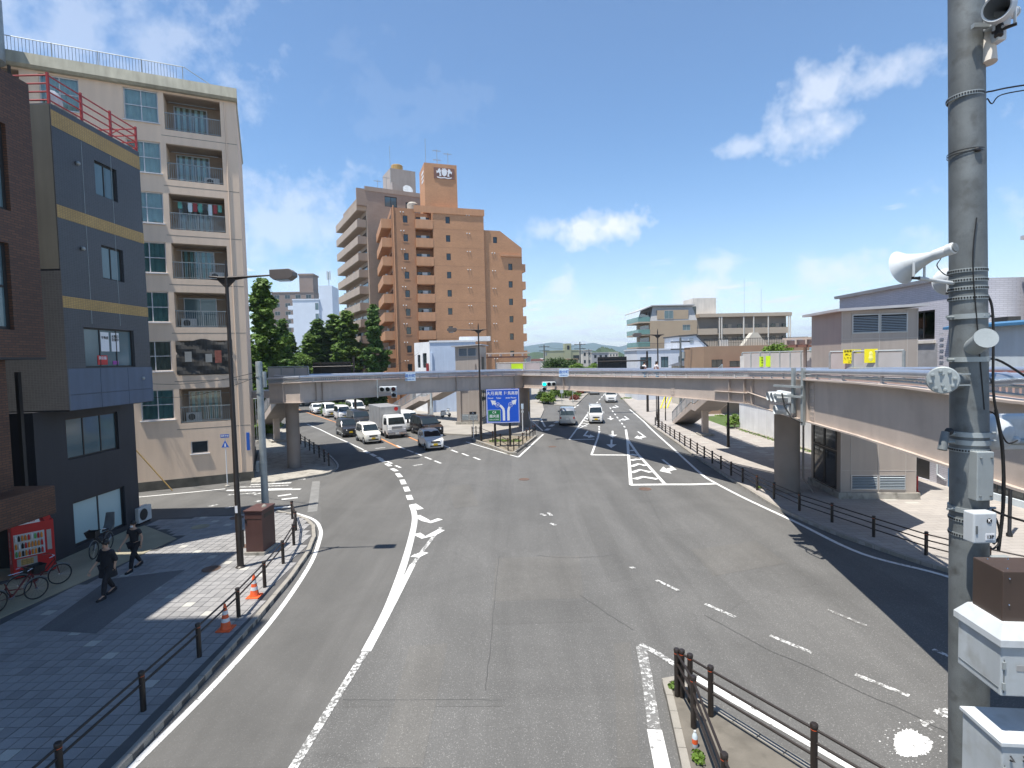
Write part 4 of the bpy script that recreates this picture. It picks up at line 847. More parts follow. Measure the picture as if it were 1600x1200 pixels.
t = thing('grey_post', 'plain thick grey post standing beside the middle stairway', 'post', G(675, 668, KZ)); MB().lathe([(.17, 0), (.17, 2.2), (.13, 2.25), (.12, 6.0)], (0, 0, 0), 14).obj('shaft', 'galv', t, 40); box('notice_strip', 'white_box', t, -.16, .16, -.19, -.172, 1.2, 2.1)
def back_sign(label, px0, py0, px1, py1, Y, postpx, base_y):
    p, q = D(px0, py1, Y), D(px1, py0, Y); pp = D(postpx, py1, Y); t = thing('overhead_sign', label, 'road sign', (pp.x, Y, KZ))
    MB().lathe([(.16, 0), (.12, q.z + .6 - KZ)], (0, 0.2, 0), 12).obj('post', 'bronze', t, 40)
    z0, z1 = p.z - KZ, q.z - KZ; box('panel', 'black_metal', t, p.x - pp.x, q.x - pp.x, -.03, .03, z0, z1)
    n = 5
    for i in range(n): box('stiffener', 'bronze', t, p.x - pp.x + .02, q.x - pp.x - .02, -.09, -.031, z0 + (z1 - z0) * (i + .45) / n, z0 + (z1 - z0) * (i + .45) / n + .07)
    for f in (.2, .8): box('upright', 'bronze', t, p.x - pp.x + (q.x - p.x) * f, p.x - pp.x + (q.x - p.x) * f + .1, -.13, -.091, z0 - .05, z1 + .05)
    zz = z0 + (z1 - z0) * .72
    MB().tube([(min(p.x, q.x) - pp.x, -.18, zz), (0, -.18, zz), (0, .15, zz)], .09, 10).obj('arm', 'bronze', t, 40)
back_sign('back of a large dark road sign on an arm above the right-hand road', 934, 557, 979, 583, 66, 1012, 640)
back_sign('back of a large dark road sign over the left-hand road before the trees', 490, 565, 548, 592, 64, 553, 650)
# ================================================================ BUILDINGS, LEFT SIDE
brickmat('brick_tile', (.13, .058, .03), (.085, .038, .022), (.04, .028, .022), .23, .075, .6, .03, 'XZ', .5, .2)
brickmat('grey_tile', (.062, .065, .072), (.05, .053, .060), (.095, .098, .105), .11, .06, .45, .02, 'XZ', 0.0, .12, .15)
brickmat('gold_tile', (.52, .33, .10), (.45, .28, .08), (.22, .15, .07), .11, .06, .5, .03, 'XZ', 0.0, .15)
mat('olive_wall', (.075, .075, .066), .8, .15, .5, streak=.15); mat('navy_wall', (.030, .032, .039), .6, .12, .5, streak=.1); mat('panel_blue', (.085, .12, .18), .4, .12, .6, streak=.12)
mat('window_film', (.42, .55, .55), .25, .06, .5)
def shell(b, x0, x1, y0, y1, z0, z1, holes=(), roof=True, left=(), right=()):
    """four walls (front with openings) and a flat top"""
    wall(b, (x0, y0), 0, x1 - x0, z0, z1, holes); wall(b, (x1, y0), R(90), y1 - y0, z0, z1, right); wall(b, (x1, y1), R(180), x1 - x0, z0, z1); wall(b, (x0, y1), R(-90), y1 - y0, z0, z1, left)
    if roof: b.face(((x0, y0, z1), (x1, y0, z1), (x1, y1, z1), (x0, y1, z1))); b.face(((x0, y0, z0), (x0, y1, z0), (x1, y1, z0), (x1, y0, z0)))
    return b
# --- brown brick building at the left edge
t = thing('brick_building', 'dark brown brick building with overhanging upper floors at the left edge', 'building', (-14.5, 1.0, KZ), R(90))
hs_ = [(11.2, 14.75, 11.7, 14.2, .2, False), (11.2, 14.6, 8.25, 10.75, .2, False), (5.5, 9.0, 11.7, 14.2, .2, False), (5.5, 9.0, 8.25, 10.75, .2, False)]
b = MB(); shell(b, 0, 15.6, 0, 11, 7.45, 15.75, hs_); b.obj('upper_wall', 'brick_tile', t)
box('parapet', 'brick_tile', t, 0, 14.2, .02, .5, 15.752, 16.1); box('soffit_trim', 'frame_dark', t, 0, 15.6, .01, 1.0, 7.38, 7.448)
b = MB(); shell(b, 0, 15.3, 1.0, 11, 2.46, 7.40); b.obj('lower_wall', 'brick_tile', t); b = MB(); shell(b, 0, 15.3, 4.4, 11, 0, 2.45); b.obj('entrance_wall', 'brick_tile', t); box('corner_column', 'brick_tile', t, 8.2, 8.8, 1.05, 1.65, 0, 2.45)
for h in hs_: window(t, (0, 0), 0, h[0], h[2], h[1] - h[0], h[3] - h[2], .12, 'frame_dark', 'glass_blue', 2, 2, .09)
box('entrance_canopy', 'brick_tile', t, 6, 15.9, .25, 2.4, 2.45, 3.35, .03)
box('entrance_door', 'frame_dark', t, 9.5, 12.5, 4.33, 4.39, 0.02, 2.3)
# --- dark grey tiled building
t = thing('office_building', 'narrow dark grey tiled building with gold tile bands and overhanging front', 'building', (-15.8, 18.9, KZ), R(90))
ZT = 16.3
hs_ = [(1.85, 3.0, 13.75, 15.05, .16, False), (1.95, 3.1, 10.55, 11.85, .16, False), (.85, 3.45, 7.1, 8.6, .16, False)]
b = MB(); shell(b, 0, 4.4, 0, 9, 5.6, ZT, hs_, roof=False); b.obj('upper_wall', 'grey_tile', t)
b = MB(); b.box(-.012, -.002, .03, 9, 10.6, ZT - .05); b.obj('side_facing', 'olive_wall', t); box('roof', 'concrete', t, .05, 4.35, .05, 8.95, ZT - .3, ZT - .02); box('soffit', 'navy_wall', t, 0.02, 4.38, .02, 8.9, 5.55, 5.595)
for z0, z1 in ((15.55, 16.1), (12.4, 12.85), (9.25, 9.65)): box('gold_band', 'gold_tile', t, .0, 4.4, -.010, -.001, z0, z1)
for h in hs_[:2]: window(t, (0, 0), 0, h[0], h[2], h[1] - h[0], h[3] - h[2], .1, 'frame_dark', 'glass_blue', 2, 1, .06)
wf = window(t, (0, 0), 0, .85, 7.1, 2.6, 1.5, .1, 'frame_dark', 'glass_blue', 3, 1, .06)
for x, w_, z, hh, mm, s_ in ((.93, .42, .62, .75, 'sign_white', '不動産'), (1.47, .42, .62, .75, 'sign_white', '水曜日\n営業中'), (.72, .5, .1, .36, 'red', '貸店舗'), (1.5, .3, .1, .15, 'purple_sign', '')):
    box('window_poster', mm, wf, x, x + w_, .008, .018, z, z + hh)
    if s_: text(s_, .13, wf, Matrix.Translation((x + w_ / 2, .004, z + hh * .7)) @ FACE, 'black' if mm == 'sign_white' else 'sign_white')
for i in range(3):
    for j in range(2): box('cladding_panel', 'panel_blue', t, .01 + i * 1.46, 1.455 + i * 1.46 if i < 2 else 4.39, -.05, -.002, 5.58 + (0 if j == 0 else .56), 6.125 if j == 0 else 7.07)
for x, z in ((1.0, 14.6), (1.0, 11.5), (3.8, 6.6)): MB().sphere((x, -.05, z), .08, 5).obj('vent_hood', 'galv', t, 60)
for x in (1.25, 2.7): box('joint_strip', 'galv', t, x, x + .018, -.009, -.001, 8.75, 15.5)
hs2 = [(1.1, 3.75, 3.6, 5.2, .15, False), (1.2, 3.9, .22, 1.95, .2, False)]
b = MB(); shell(b, -.25, 4.75, 1.1, 9, 0, 5.55, [(h[0] + .25, h[1] + .25, *h[2:]) for h in hs2]); b.obj('lower_wall', 'navy_wall', t)
window(t, (0, 1.1), 0, 1.1, 3.6, 2.65, 1.6, .08, 'frame_dark', 'glass_blue', 3, 1, .07)
window(t, (0, 1.1), 0, 1.2, .22, 2.7, 1.73, .12, 'frame_dark', 'window_film', 2, 1, .08, name='shop_window')
box('downpipe', 'frame_dark', t, -.6, -.48, 1.2, 1.32, 0, 7)
rr = MB()
for z in (.12, .4, .68, .96): MB().tube([(.03, 6, ZT + z), (.03, .06, ZT + z), (4.36, .06, ZT + z), (4.36, 2.2, ZT + z)], .03, 6).obj('roof_rail', 'red_rail', t)
for x, y in ((.03, .06), (1.45, .06), (2.9, .06), (4.36, .06), (.03, 3), (.03, 6), (4.36, 2.2)): box('roof_rail_post', 'red_rail', t, x - .035, x + .035, y - .035, y + .035, ZT - .02, ZT + 1.05)
for y in (.6, 1.3): MB().tube([(4.2, y, ZT + .9), (3.4, y + .4, ZT + .1)], .025, 6).obj('ladder_rail', 'red_rail', t)
dd = MB(); dd.lathe([(.02, 0), (.22, .05), (.36, .14)], (1.0, .5, ZT + .55), 12, 'y'); dd.obj('satellite_dish', 'white_box', t, 50); box('roof_unit', 'concrete', t, .6, 1.6, .35, .9, ZT - .02, ZT + .3)

# --- tall beige apartment block
BA = R(25)
t = thing('apartment_block', 'tall beige rendered apartment block with recessed balconies at the left side street', 'building', (-16.28, 32.85, 0), BA)
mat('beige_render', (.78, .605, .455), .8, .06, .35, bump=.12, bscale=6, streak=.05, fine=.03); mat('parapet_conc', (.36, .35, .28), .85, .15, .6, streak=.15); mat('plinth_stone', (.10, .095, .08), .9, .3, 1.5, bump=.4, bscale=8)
LX = 17.0                                             # facade length; local x from -LX to 0
hs_ = []; FL = [20.85 - 2.84 * i for i in range(7)]
for i, z in enumerate(FL):
    hs_ += [(LX - 3.7, LX - .85, z, z + 2.05, 1.25, True), (LX - 5.62, LX - 3.98, z + .28, z + 2.05, .14, False), (LX - 9.3, LX - 7.6, z + .28, z + 2.05, .14, False), (LX - 12.9, LX - 10.1, z, z + 2.05, 1.25, True), (LX - 14.9, LX - 13.2, z + .28, z + 2.05, .14, False)]
hs_.append((LX - 3.25, LX - 2.35, 1.95, 2.7, .15, False))
b = MB(Matrix.Translation((-LX, 0, 0))); shell(b, 0, LX, 0, 11, .55, 23.0, hs_, roof=False); b.obj('wall', 'beige_render', t)
box('plinth', 'plinth_stone', t, -LX - .04, .04, -.05, 11.04, -.05, .55)
MB().prism([(-.22, 23.0), (-.35, 23.12), (-.22, 23.75), (-.0, 23.8), (.3, 23.8), (.3, 23.0)], -LX - .2, .09, 'x').obj('parapet', 'parapet_conc', t)
MB().prism([(.02, 23.0), (.08, 23.12), (.03, 23.74), (-.2, 23.74), (-.2, 23.0)], .301, 11, 'y').obj('parapet', 'parapet_conc', t)
box('roof', 'concrete', t, -LX + .1, -.21, .31, 10.9, 22.9, 23.1)
for i in range(7): box('storey_joint', 'beige_joint' if 'beige_joint' in MATS else 'plinth_stone', t, -3.9, -.02, -.004, -.001, FL[i] - .36, FL[i] - .335)
b = MB()
for x in [-LX + .2 + k_ * .15 for k_ in range(int((LX - 3) / .15))]: b.box(x - .008, x + .008, .05, .065, 23.8, 24.55)
tag(b.obj('roof_fence_pickets', 'frame_dark', t), kind='stuff'); MB().tube([(-LX, .06, 24.58), (-2.6, .06, 24.58), (-1.3, .06, 23.85)], .022, 6).obj('roof_fence_rail', 'galv', t)
for k_ in range(8): box('roof_fence_post', 'galv', t, -LX + .3 + k_ * 2, -LX + .34 + k_ * 2, .04, .08, 23.8, 24.6)
def railing(t, x0, x1, y, z, h_, lattice=False):
    """balcony railing"""
    o = MB().box(x0, x1, y - .025, y + .025, z + h_ - .04, z + h_).box(x0, x1, y - .02, y + .02, z + .06, z + .09).box((x0 + x1) / 2 - .02, (x0 + x1) / 2 + .02, y - .022, y + .022, z + .09, z + h_ - .04).obj('balcony_rail', 'galv', t)
    b = MB(); n = int((x1 - x0) / .11)
    if lattice:
        for k_ in range(int((x1 - x0) / .14) + 8):
            for s_ in (1, -1):
                xa = x0 + (k_ - 7) * .14; xb = xa + .95
                if s_ < 0: xa, xb = xb, xa
                za, zb = z + .1, z + h_ - .05
                if min(xa, xb) < x0: continue
                if max(xa, xb) > x1: continue
                b.face(((xa - .012, y, za), (xa + .012, y, za), (xb + .012, y, zb), (xb - .012, y, zb)))
    for k_ in range(n):
        x = x0 + (x1 - x0) * (k_ + .5) / n; b.box(x - .009, x + .009, y - .009, y + .009, z + .09, z + h_ - .04)
    tag(b.obj('balusters', 'galv', o), kind='stuff')
mat('ac_white', (.55, .55, .52), .5, .1, 2); mat('balcony_shade_brown', (.30, .23, .17), .8, .2, 1); mat('net', (.06, .057, .052), .8, .35, 3, bump=.5, bscale=5); mat('laundry', (.12, .35, .28), .9, .3, 5)
def ac_unit(t, x, y, z, rz=0):
    def mk(): return MB().box(-.4, .4, 0, .28, .0, .55).mesh('ac_unit', 'ac_white', None, .015)
    o = link('ac_unit', cached('ac', mk), t, (x, y, z), rz); link('fan_grille', cached('acf', lambda: MB().lathe([(.2, -.006), (.19, -.012), (.01, -.012)], (-.1, 0, .28), 14, 'y').mesh('fan_grille', 'frame_dark')), o)
for i, z in enumerate(FL):
    cur = ('curtain', 'curtain', 'curtain', 'curtain_teal', 'curtain_teal', 'curtain_grey', 'curtain_teal')[i]
    for x in (-5.62, -9.3, -14.9):
        window(t, (0, 0), 0, x, z + .28, 1.64 if x == -5.62 else 1.7, 1.77, .1, 'frame_white', 'glass_clear', 2, 2, .06, True, curtain=cur)
        box('room_back', 'dark_inside', t, x, x + 1.7, .45, .5, z + .2, z + 2.1)
    for xo in (-3.7, -12.85):
        w_ = 2.85 if xo == -3.7 else 2.75
        box('balcony_shade_back', 'balcony_shade_brown', t, xo + .005, xo + w_ - .005, 1.2, 1.245, z + .005, z + 2.045); box('balcony_shade_ceiling', 'balcony_shade_brown', t, xo + .005, xo + w_ - .005, .06, 1.19, z + 2.0, z + 2.045)  # recess shade put into the brown of these back and ceiling panels
        railing(t, xo + .02, xo + w_ - .02, .04, z, .98, i == 2)
        window(t, (0, 0), 0, xo + .35, z + .05, 1.75, 1.8, 1.08, 'frame_alu', 'glass_clear' if i != 4 else 'glass_blue', 2, 1, .05, name='balcony_door', curtain=cur)
        pass
        MB().tube([(xo + .2, .3, z + 1.7), (xo + 2.6, .3, z + 1.7)], .015, 6).obj('clothes_pole', 'galv', t)
        if i in (1, 3, 4, 6): ac_unit(t, xo + (2.2 if i % 2 else .6), .75, z + .02)
    if i == 2:
        for k_ in range(9): box('washing', ('laundry', 'net', 'curtain', 'red_rail')[k_ % 4], t, -3.3 + k_ * .26, -3.1 + k_ * .26, .28, .32, z + 1.68 - random.uniform(.35, .7), z + 1.68)
b = MB(); n = 20
for k_ in range(n):
    for j in range(8):
        def np_(a, c): return (-3.75 + 2.95 * a / n, -.05 - .05 * math.sin(a * 1.3 + c) - .03 * math.sin(c * 2.1 + a * .4), FL[5] + .05 + 2.0 * c / 8 - .1 * math.sin(a * .5) * (c == 8))
        b.face((np_(k_, j), np_(k_ + 1, j), np_(k_ + 1, j + 1), np_(k_, j + 1)))
b.obj('balcony_net', 'net', t, 60); mat('roof_redbrown2', (.30, .10, .07), .7, .3, 6)
for x, z0, z1, mm in ((-1.75, .7, 1.45, 'roof_redbrown2'), (-2.25, .75, 1.25, 'curtain_grey'), (-3.3, .8, 1.4, 'curtain_grey')): box('hung_poster', mm, t, x, x + .35, -.15, -.14, FL[5] + z0, FL[5] + z1)
window(t, (0, 0), 0, -3.25, 1.95, .9, .75, .1, 'frame_white', 'glass_dark', 1, 1, .05, True)
box('wall_plate', 'blue_sign_small', t, -.28, -.1, -.03, -.001, 1.9, 3.0); MB().tube([(-.6, -.03, .6), (-.6, -.03, 22.9)], .03, 6).obj('downpipe', 'beige_render', t)
MB().tube([(-6.3, -.6, 3.2), (-4.2, -.75, .03)], .035, 8).obj('guy_guard', 'yellow_guard' if 'yellow_guard' in MATS else 'gold_tile', t); MB().tube([(-8.5, -.3, 6.6), (-6.3, -.6, 3.2)], .01, 5).obj('guy_wire', 'cable', t)
wt = thing('water_tank', 'cylindrical grey water tank on the roof of the tall beige apartment block', 'water tank', D(-24, 70, 27.5)); MB().lathe([(.05, 2.6), (.7, 2.5), (.75, 2.4), (.75, -.6), (.75, -.7)], (0, 0, 0), 20).obj('tank', 'galv', wt, 40)
for x, y in ((-.6, -.6), (.6, -.6), (.6, .6), (-.6, .6)): box('leg', 'frame_dark', wt, x - .05, x + .05, y - .05, y + .05, -1.7, -.7)
MB().tube([(.6, -.7, .6), (1.3, -.7, -.4), (1.3, -.7, -1.6)], .04, 6).obj('brace', 'frame_dark', wt)

# ================================================================ THE ORANGE AND BROWN TOWER BLOCKS
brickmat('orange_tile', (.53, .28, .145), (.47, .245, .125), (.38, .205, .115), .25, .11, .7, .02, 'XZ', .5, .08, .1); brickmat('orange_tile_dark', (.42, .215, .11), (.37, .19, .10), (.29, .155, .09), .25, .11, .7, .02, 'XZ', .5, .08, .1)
brickmat('brown_tile', (.37, .285, .225), (.33, .255, .20), (.25, .195, .155), .3, .12, .7, .02, 'XZ', .5, .08, .1); mat('brown_parapet', (.37, .295, .235), .7, .08, .5, streak=.06); mat('orange_parapet', (.49, .255, .135), .7, .08, .5, streak=.06)
def balconies(t, O, ang, x0, x1, dep, zs, m, h_=1.15, ac=True, divide=0):
    """solid-fronted balconies, one object each"""
    w_ = x1 - x0
    def mk():
        b = MB(); b.box(0, w_, -dep, -dep + .12, -.12, h_).box(0, .12, -dep + .121, -.001, -.12, h_).box(w_ - .12, w_, -dep + .121, -.001, -.12, h_).box(.121, w_ - .121, -dep + .121, -.001, -.18, -.02); return b.mesh('balcony', m)
    me = cached(('bal', round(w_, 2), round(dep, 2), m, h_), mk)
    F_ = Matrix.Translation((O[0], O[1], 0)) @ Matrix.Rotation(ang, 4, 'Z')
    for i, z in enumerate(zs):
        o = link('balcony', me, t); o.matrix_local = F_ @ Matrix.Translation((x0, 0, z))
        dm = cached(('bald', round(w_, 2)), lambda: MB().box(.3, w_ - .3, -.03, .0, .02, 2.0).mesh('balcony_door', 'glass_dark')); link('balcony_door', dm, o)
        for k_ in range(divide): link('panel_joint', cached(('pj', h_, round(dep, 2)), lambda: MB().box(-.02, .02, -dep - .012, -dep - .001, -.1, h_ - .02).mesh('panel_joint', 'frame_dark')), o, (w_ * (k_ + 1) / (divide + 1), 0, 0))
        if ac:
            for k_ in range(max(1, int(w_ / 4.5))):
                q = link('ac_unit', cached('ac', lambda: MB().box(-.4, .4, 0, .28, .0, .55).mesh('ac_unit', 'ac_white', None, .015)), o, (w_ * (k_ + .6) / max(1, int(w_ / 4.5)) - .3, -dep * .6, 1.25))
OB = D(684, 600, 84.0)
t = thing('orange_tower_block', 'tall orange tiled apartment tower with a crest on its roof tower', 'building', (OB.x, OB.y, 0), R(18))
ST = 2.86; ZS = [30.6 - ST * (i + 1) for i in range(10)]; HO = 31.0
hol = [(2.0, 2.7, z + .9, z + 1.95, .18, False) for z in ZS]
b = MB(); shell(b, 0, 8.2, 0, 12, 0, HO, hol); b.obj('main_wall', 'orange_tile', t)
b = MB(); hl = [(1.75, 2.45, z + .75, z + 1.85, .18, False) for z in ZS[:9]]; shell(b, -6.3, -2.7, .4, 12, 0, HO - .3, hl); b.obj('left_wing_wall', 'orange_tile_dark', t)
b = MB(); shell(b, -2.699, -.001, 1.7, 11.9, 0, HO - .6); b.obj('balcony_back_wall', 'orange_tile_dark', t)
hr = [(1.6, 2.3, 26.0, 27.0, .18, False)] + [(4.1, 4.8, z - .3, z + .75, .18, False) for z in ZS[2:]]
b = MB(Matrix.Translation((8.201, .35, 0))); wall(b, (0, 0), 0, 6.5, 0, 24.2, [h for h in hr if h[3] < 24.2]); b.obj('right_wing_wall', 'orange_tile', t)
b = MB(Matrix.Translation((8.201, .35, 0))); wall(b, (0, 0), 0, 2.8, 24.201, 28.0, [(1.6, 2.3, 26.0, 27.0, .18, False)]); b.face(((2.8, 0, 24.201), (6.5, 0, 24.201), (6.5, 0, 25.4), (2.8, 0, 28.0))); b.face(((0, 0, 28), (2.8, 0, 28), (2.8, 9, 28), (0, 9, 28))); b.face(((2.8, 0, 28), (6.5, 0, 25.4), (6.5, 9, 25.4), (2.8, 9, 28))); wall(b, (6.5, 0), R(90), 9, 0, 25.4); b.obj('right_wing_wall', 'orange_tile', t)
box('ledge', 'orange_parapet', t, 11.0, 14.6, .1, .348, 23.9, 24.2); box('corner_strip', 'orange_tile_dark', t, 8.21, 8.35, .2, .345, 0, 28)
for h in hol: window(t, (0, 0), 0, h[0], h[2], .7, 1.05, .1, 'frame_dark', 'glass_dark', 1, 1, .05)
for h in hl: window(t, (-6.3, .4), 0, h[0], h[2], .7, 1.1, .1, 'frame_dark', 'glass_dark', 1, 1, .05); box('window_surround', 'orange_parapet', t, -6.3 + h[0] - .1, -6.3 + h[1] + .1, .36, .398, h[2] - .12, h[2] - .005)
for h in hr: window(t, (8.201, .35), 0, h[0], h[2], .7, h[3] - h[2], .1, 'frame_dark', 'glass_dark', 1, 1, .05)
vm = MB(); vm.sphere((0, -.05, 0), .1, 5).sphere((.42, -.05, 0), .1, 5); vme = vm.mesh('vent_caps', 'white_box', 60)
for z in ZS:
    for x, y in ((5.4, 0), (-4.9, .4), (9.6, .35)):
        if not (x > 9 and z > 24): link('vent_caps', vme, t, (x, y, z + 2.35))
    box('storey_joint', 'orange_tile_dark', t, 0, 8.2, -.006, -.001, z + .0, z + .04)
balconies(t, (0, .0), 0, -2.69, -.01, -.01, [], 'orange_parapet')
balconies(t, (0, 1.7), 0, -2.68, -.02, 1.75, [z + .05 for z in ZS], 'orange_parapet', 1.25)
balconies(t, (-6.3, 12), R(-90), .3, 11.2, 1.5, [z + .05 for z in ZS], 'orange_parapet', 1.25, divide=4)
balconies(t, (14.7, .35), R(90), .02, 6, .6, [z - .4 for z in ZS[2:]], 'orange_parapet', 1.15)
MB().tube([(-6.0, .33, 0), (-6.0, .33, HO)], .09, 8).obj('downpipe', 'orange_parapet', t)
box('roof_parapet', 'orange_parapet', t, -2.9, 8.3, -.12, -.001, HO - .9, HO + .12); box('roof_parapet', 'orange_parapet', t, 8.201, 8.32, -.1, 12, HO - .8, HO + .1)
b = MB(); shell(b, -.9, 4.3, 1.2, 6.2, HO + .001, 38.2); b.obj('roof_tower', 'orange_tile', t)
cr = MB().box(1.2 - .6, 3.9, 1.12, 1.19, 35.9, 37.6).obj('crest_board', 'crest_brown' if 'crest_brown' in MATS else 'canopy_brown', t)
cb = MB()                                             # generic heraldic crest: shield, two supporters, ribbon
def blob(pts): cb.prism([(2.25 + x, 36.75 + z) for x, z in pts], 1.06, 1.118, 'y')
blob([(-.42, .55), (.42, .55), (.42, 0), (.3, -.3), (0, -.5), (-.3, -.3), (-.42, 0)]); blob([(-.25, .58), (.25, .58), (.32, .78), (.12, .68), (0, .8), (-.12, .68), (-.32, .78)])
for s_ in (-1, 1):
    blob([(s_ * .48, -.45), (s_ * .8, -.5), (s_ * .75, -.1), (s_ * .95, .1), (s_ * 1.2, -.1), (s_ * 1.25, .35), (s_ * 1.05, .3), (s_ * .95, .6), (s_ * .7, .75), (s_ * .62, .5), (s_ * .48, .35), (s_ * .6, .1)])
blob([(-1.2, -.55), (-.6, -.68), (0, -.6), (.6, -.68), (1.2, -.55), (1.1, -.75), (.6, -.84), (0, -.76), (-.6, -.84), (-1.1, -.75)])
cb.obj('crest', 'sign_white', cr)
for i in range(3): box('side_lettering', 'sign_white', t, -.94, -.905, 1.9 + i * .15, 3.9, 36.9 - i * .65, 37.25 - i * .65)
def antenna(t, x, y, z, h_, n=5):
    o = MB().tube([(x, y, z), (x, y, z + h_)], .035, 6).obj('antenna', 'galv', t)
    if n:
        b = MB().box(x - .7, x + .7, y - .015, y + .015, z + h_ - .25, z + h_ - .2)
        for i in range(n): b.box(x - .6 + i * 1.2 / n, x - .57 + i * 1.2 / n, y - .35, y + .35, z + h_ - .24, z + h_ - .21)
        b.obj('antenna_elements', 'galv', o)
antenna(t, 1.5, 3, 38.2, 2.9); antenna(t, 3.2, 2.6, 38.2, 2.4); antenna(t, 1.6, 3.4, 38.2, 1.6); antenna(t, -.5, 2, 38.2, 4, 0)
MB().lathe([(.9, 0), (.9, 1.7), (.6, 2.0), (.05, 2.05)], (-2.6, 3.5, HO - .5), 16).obj('roof_tank', 'concrete', t, 40)
BB = D(583, 600, 93.5)
t = thing('brown_tower_block', 'tall dull brown apartment tower behind and left of the orange tower', 'building', (BB.x, BB.y, 0), R(29))
HB = 37.4; ZB = [HB - .9 - 2.88 * (i + 1) for i in range(12)]
b = MB(); shell(b, 0, 16, 0, 19, 0, HB, [(3.2, 5.4, HB - 2.9, HB - 1.1, .2, False), (7, 7.8, HB - 2.9, HB - 1.7, .2, False)]); b.obj('wall', 'brown_tile', t)
window(t, (0, 0), 0, 3.2, HB - 2.9, 2.2, 1.8, .12, 'frame_dark', 'glass_blue', 2, 1, .08); window(t, (0, 0), 0, 7, HB - 2.9, .8, 1.2, .12, 'frame_dark', 'glass_dark', 1, 1, .06)
balconies(t, (0, 19), R(-90), .2, 18.4, 1.6, ZB[:11], 'brown_parapet', 1.2, divide=0)
box('roof_parapet', 'brown_parapet', t, -.3, 16.1, -.1, -.001, HB - .6, HB + .15); box('end_fin', 'brown_tile', t, -1.7, -.001, .01, .3, HB - 3.2, HB - .3)
b = MB(); shell(b, 5.6, 10.4, 4, 9, HB + .001, HB + 5.4); b.obj('roof_tower', 'tower_panel', t); MB().lathe([(1.1, 0), (1.1, 1.2), (1.0, 1.3)], (7.5, 6, HB + 5.4), 14).obj('roof_cage', 'gold_tile', t); MB().prism([(5.6, HB + 2.6), (9.8, HB + .6), (9.8, HB + .01), (5.6, HB + .01)], 3.0, 3.9, 'y').obj('roof_stair', 'tower_panel', t)
dd = MB(Matrix.Translation((8.2, 2.2, HB + 1.2)) @ Matrix.Rotation(R(-20), 4, 'X')); dd.lathe([(.05, .2), (.6, .1), (.95, -.1)], (0, 0, 0), 16, 'y'); dd.obj('satellite_dish', 'white_box', t, 50); MB().tube([(8.2, 2.4, HB), (8.2, 2.4, HB + 1.2)], .08, 8).obj('dish_mast', 'galv', t)
antenna(t, 4.2, 2, HB, 3.0); antenna(t, 2.6, 2, HB, 2.2); antenna(t, 5.3, 3, HB + 2, 7, 0)

# --- low white and pale blue building before the orange tower
mat('pale_blue_wall', (.50, .58, .70), .7, .05, .6, streak=.06)
c = D(673, 600, 72); t = thing('low_white_building', 'low white and pale blue building in front of the orange tower', 'building', (c.x, c.y, 0), R(8))
b = MB(); shell(b, 0, 6.2, 0, 7, 0, 9.75); b.obj('blue_wall', 'pale_blue_wall', t)
b = MB(); wall(b, (-2.2, 3.8), math.atan2(-3.8, 2.2), 4.39, 0, 9.7, [(.9, 1.7, 6.2, 8.0, .15, False), (2.4, 3.5, 6.2, 8.2, .15, False)]); b.obj('white_wall', 'white_paint', t)
for x, w_, hh in ((.9, .8, 1.8), (2.4, 1.1, 2.0)): window(t, (-2.2, 3.8), math.atan2(-3.8, 2.2), x, 6.2, w_, hh, .1, 'frame_dark', 'glass_dark', 1, 2, .06)
MB().tube([(.25, -.1, 0), (.25, -.1, 8.2)], .12, 8).obj('downpipe', 'pale_blue_wall', t); box('roof_edge', 'white_paint', t, -.05, 6.3, -.08, -.002, 9.6, 9.85); box('red_sign', 'red_rail', t, -.55, -.2, .2, .3, 5.4, 6.8)
box('plant_room', 'white_paint', t, 4.2, 8.5, 2, 5, 9.75, 10.4)

# --- far blocks behind the ginkgo trees
def far_block(name, label, px0, px1, ytop, Y, depth, m, win=None, rz=0, st=2.9, cols=0, wm='glass_dark', extra=0.0):
    p, q = D(px0, ytop, Y), D(px1, ytop, Y); W_ = q.x - p.x; t = thing(name, label, 'building', (p.x, Y, -.03), rz); H_ = p.z
    b = MB(); shell(b, 0, W_, 0, depth, 0, H_); b.obj('wall', m, t); box('roof_edge', m, t, -.15, W_ + .15, -.15, depth + .15, H_ + .001, H_ + .35)
    if cols:
        n = int(H_ / st)
        for i in range(n):
            for j in range(cols):
                wd = W_ / cols * .5; window(t, (0, 0), 0, W_ * (j + .25) / cols, H_ - st * (i + 1) + .8, round(wd, 2), 1.4, -.03, 'frame_alu', wm, 2 if wd > 1.2 else 1, 1, .06)
    return t, W_, H_
mat('far_white', (.62, .68, .76), .7, .05, .3); mat('far_brown', (.24, .19, .165), .7, .08, .3)
t, W_, H_ = far_block('white_slab_block', 'white slab apartment block beyond the ginkgo trees', 457, 497, 469, 172, 12, 'far_white', rz=R(4))
balconies(t, (0, 12), R(-90), .2, 11.8, 1.6, [H_ - 2.85 * (i + 1) for i in range(9)], 'far_white', 1.1, False)
b = MB(); shell(b, W_ + .001, W_ + 4.2, .5, 9, 0, H_ + 4.6); b.obj('stair_tower', 'far_white', t)
for i in range(5): window(t, (W_ - 1.4, 0), 0, 0.2, H_ - 3.2 - i * 3.4, 1.1, 2.2, -.03, 'frame_alu', 'glass_blue', 1, 1, .06)
o = MB().tube([(W_ + 2.4, 4, H_ + 4.6), (W_ + 2.4, 4, H_ + 9.5)], .12, 8).obj('aerial_mast', 'galv', t); MB().box(W_ + 1.8, W_ + 2.2, 3.8, 4.2, H_ + 7, H_ + 9.8).obj('aerial_panel', 'white_box', o); MB().box(W_ + 2.6, W_ + 3.0, 3.8, 4.2, H_ + 7, H_ + 9.8).obj('aerial_panel', 'white_box', o)
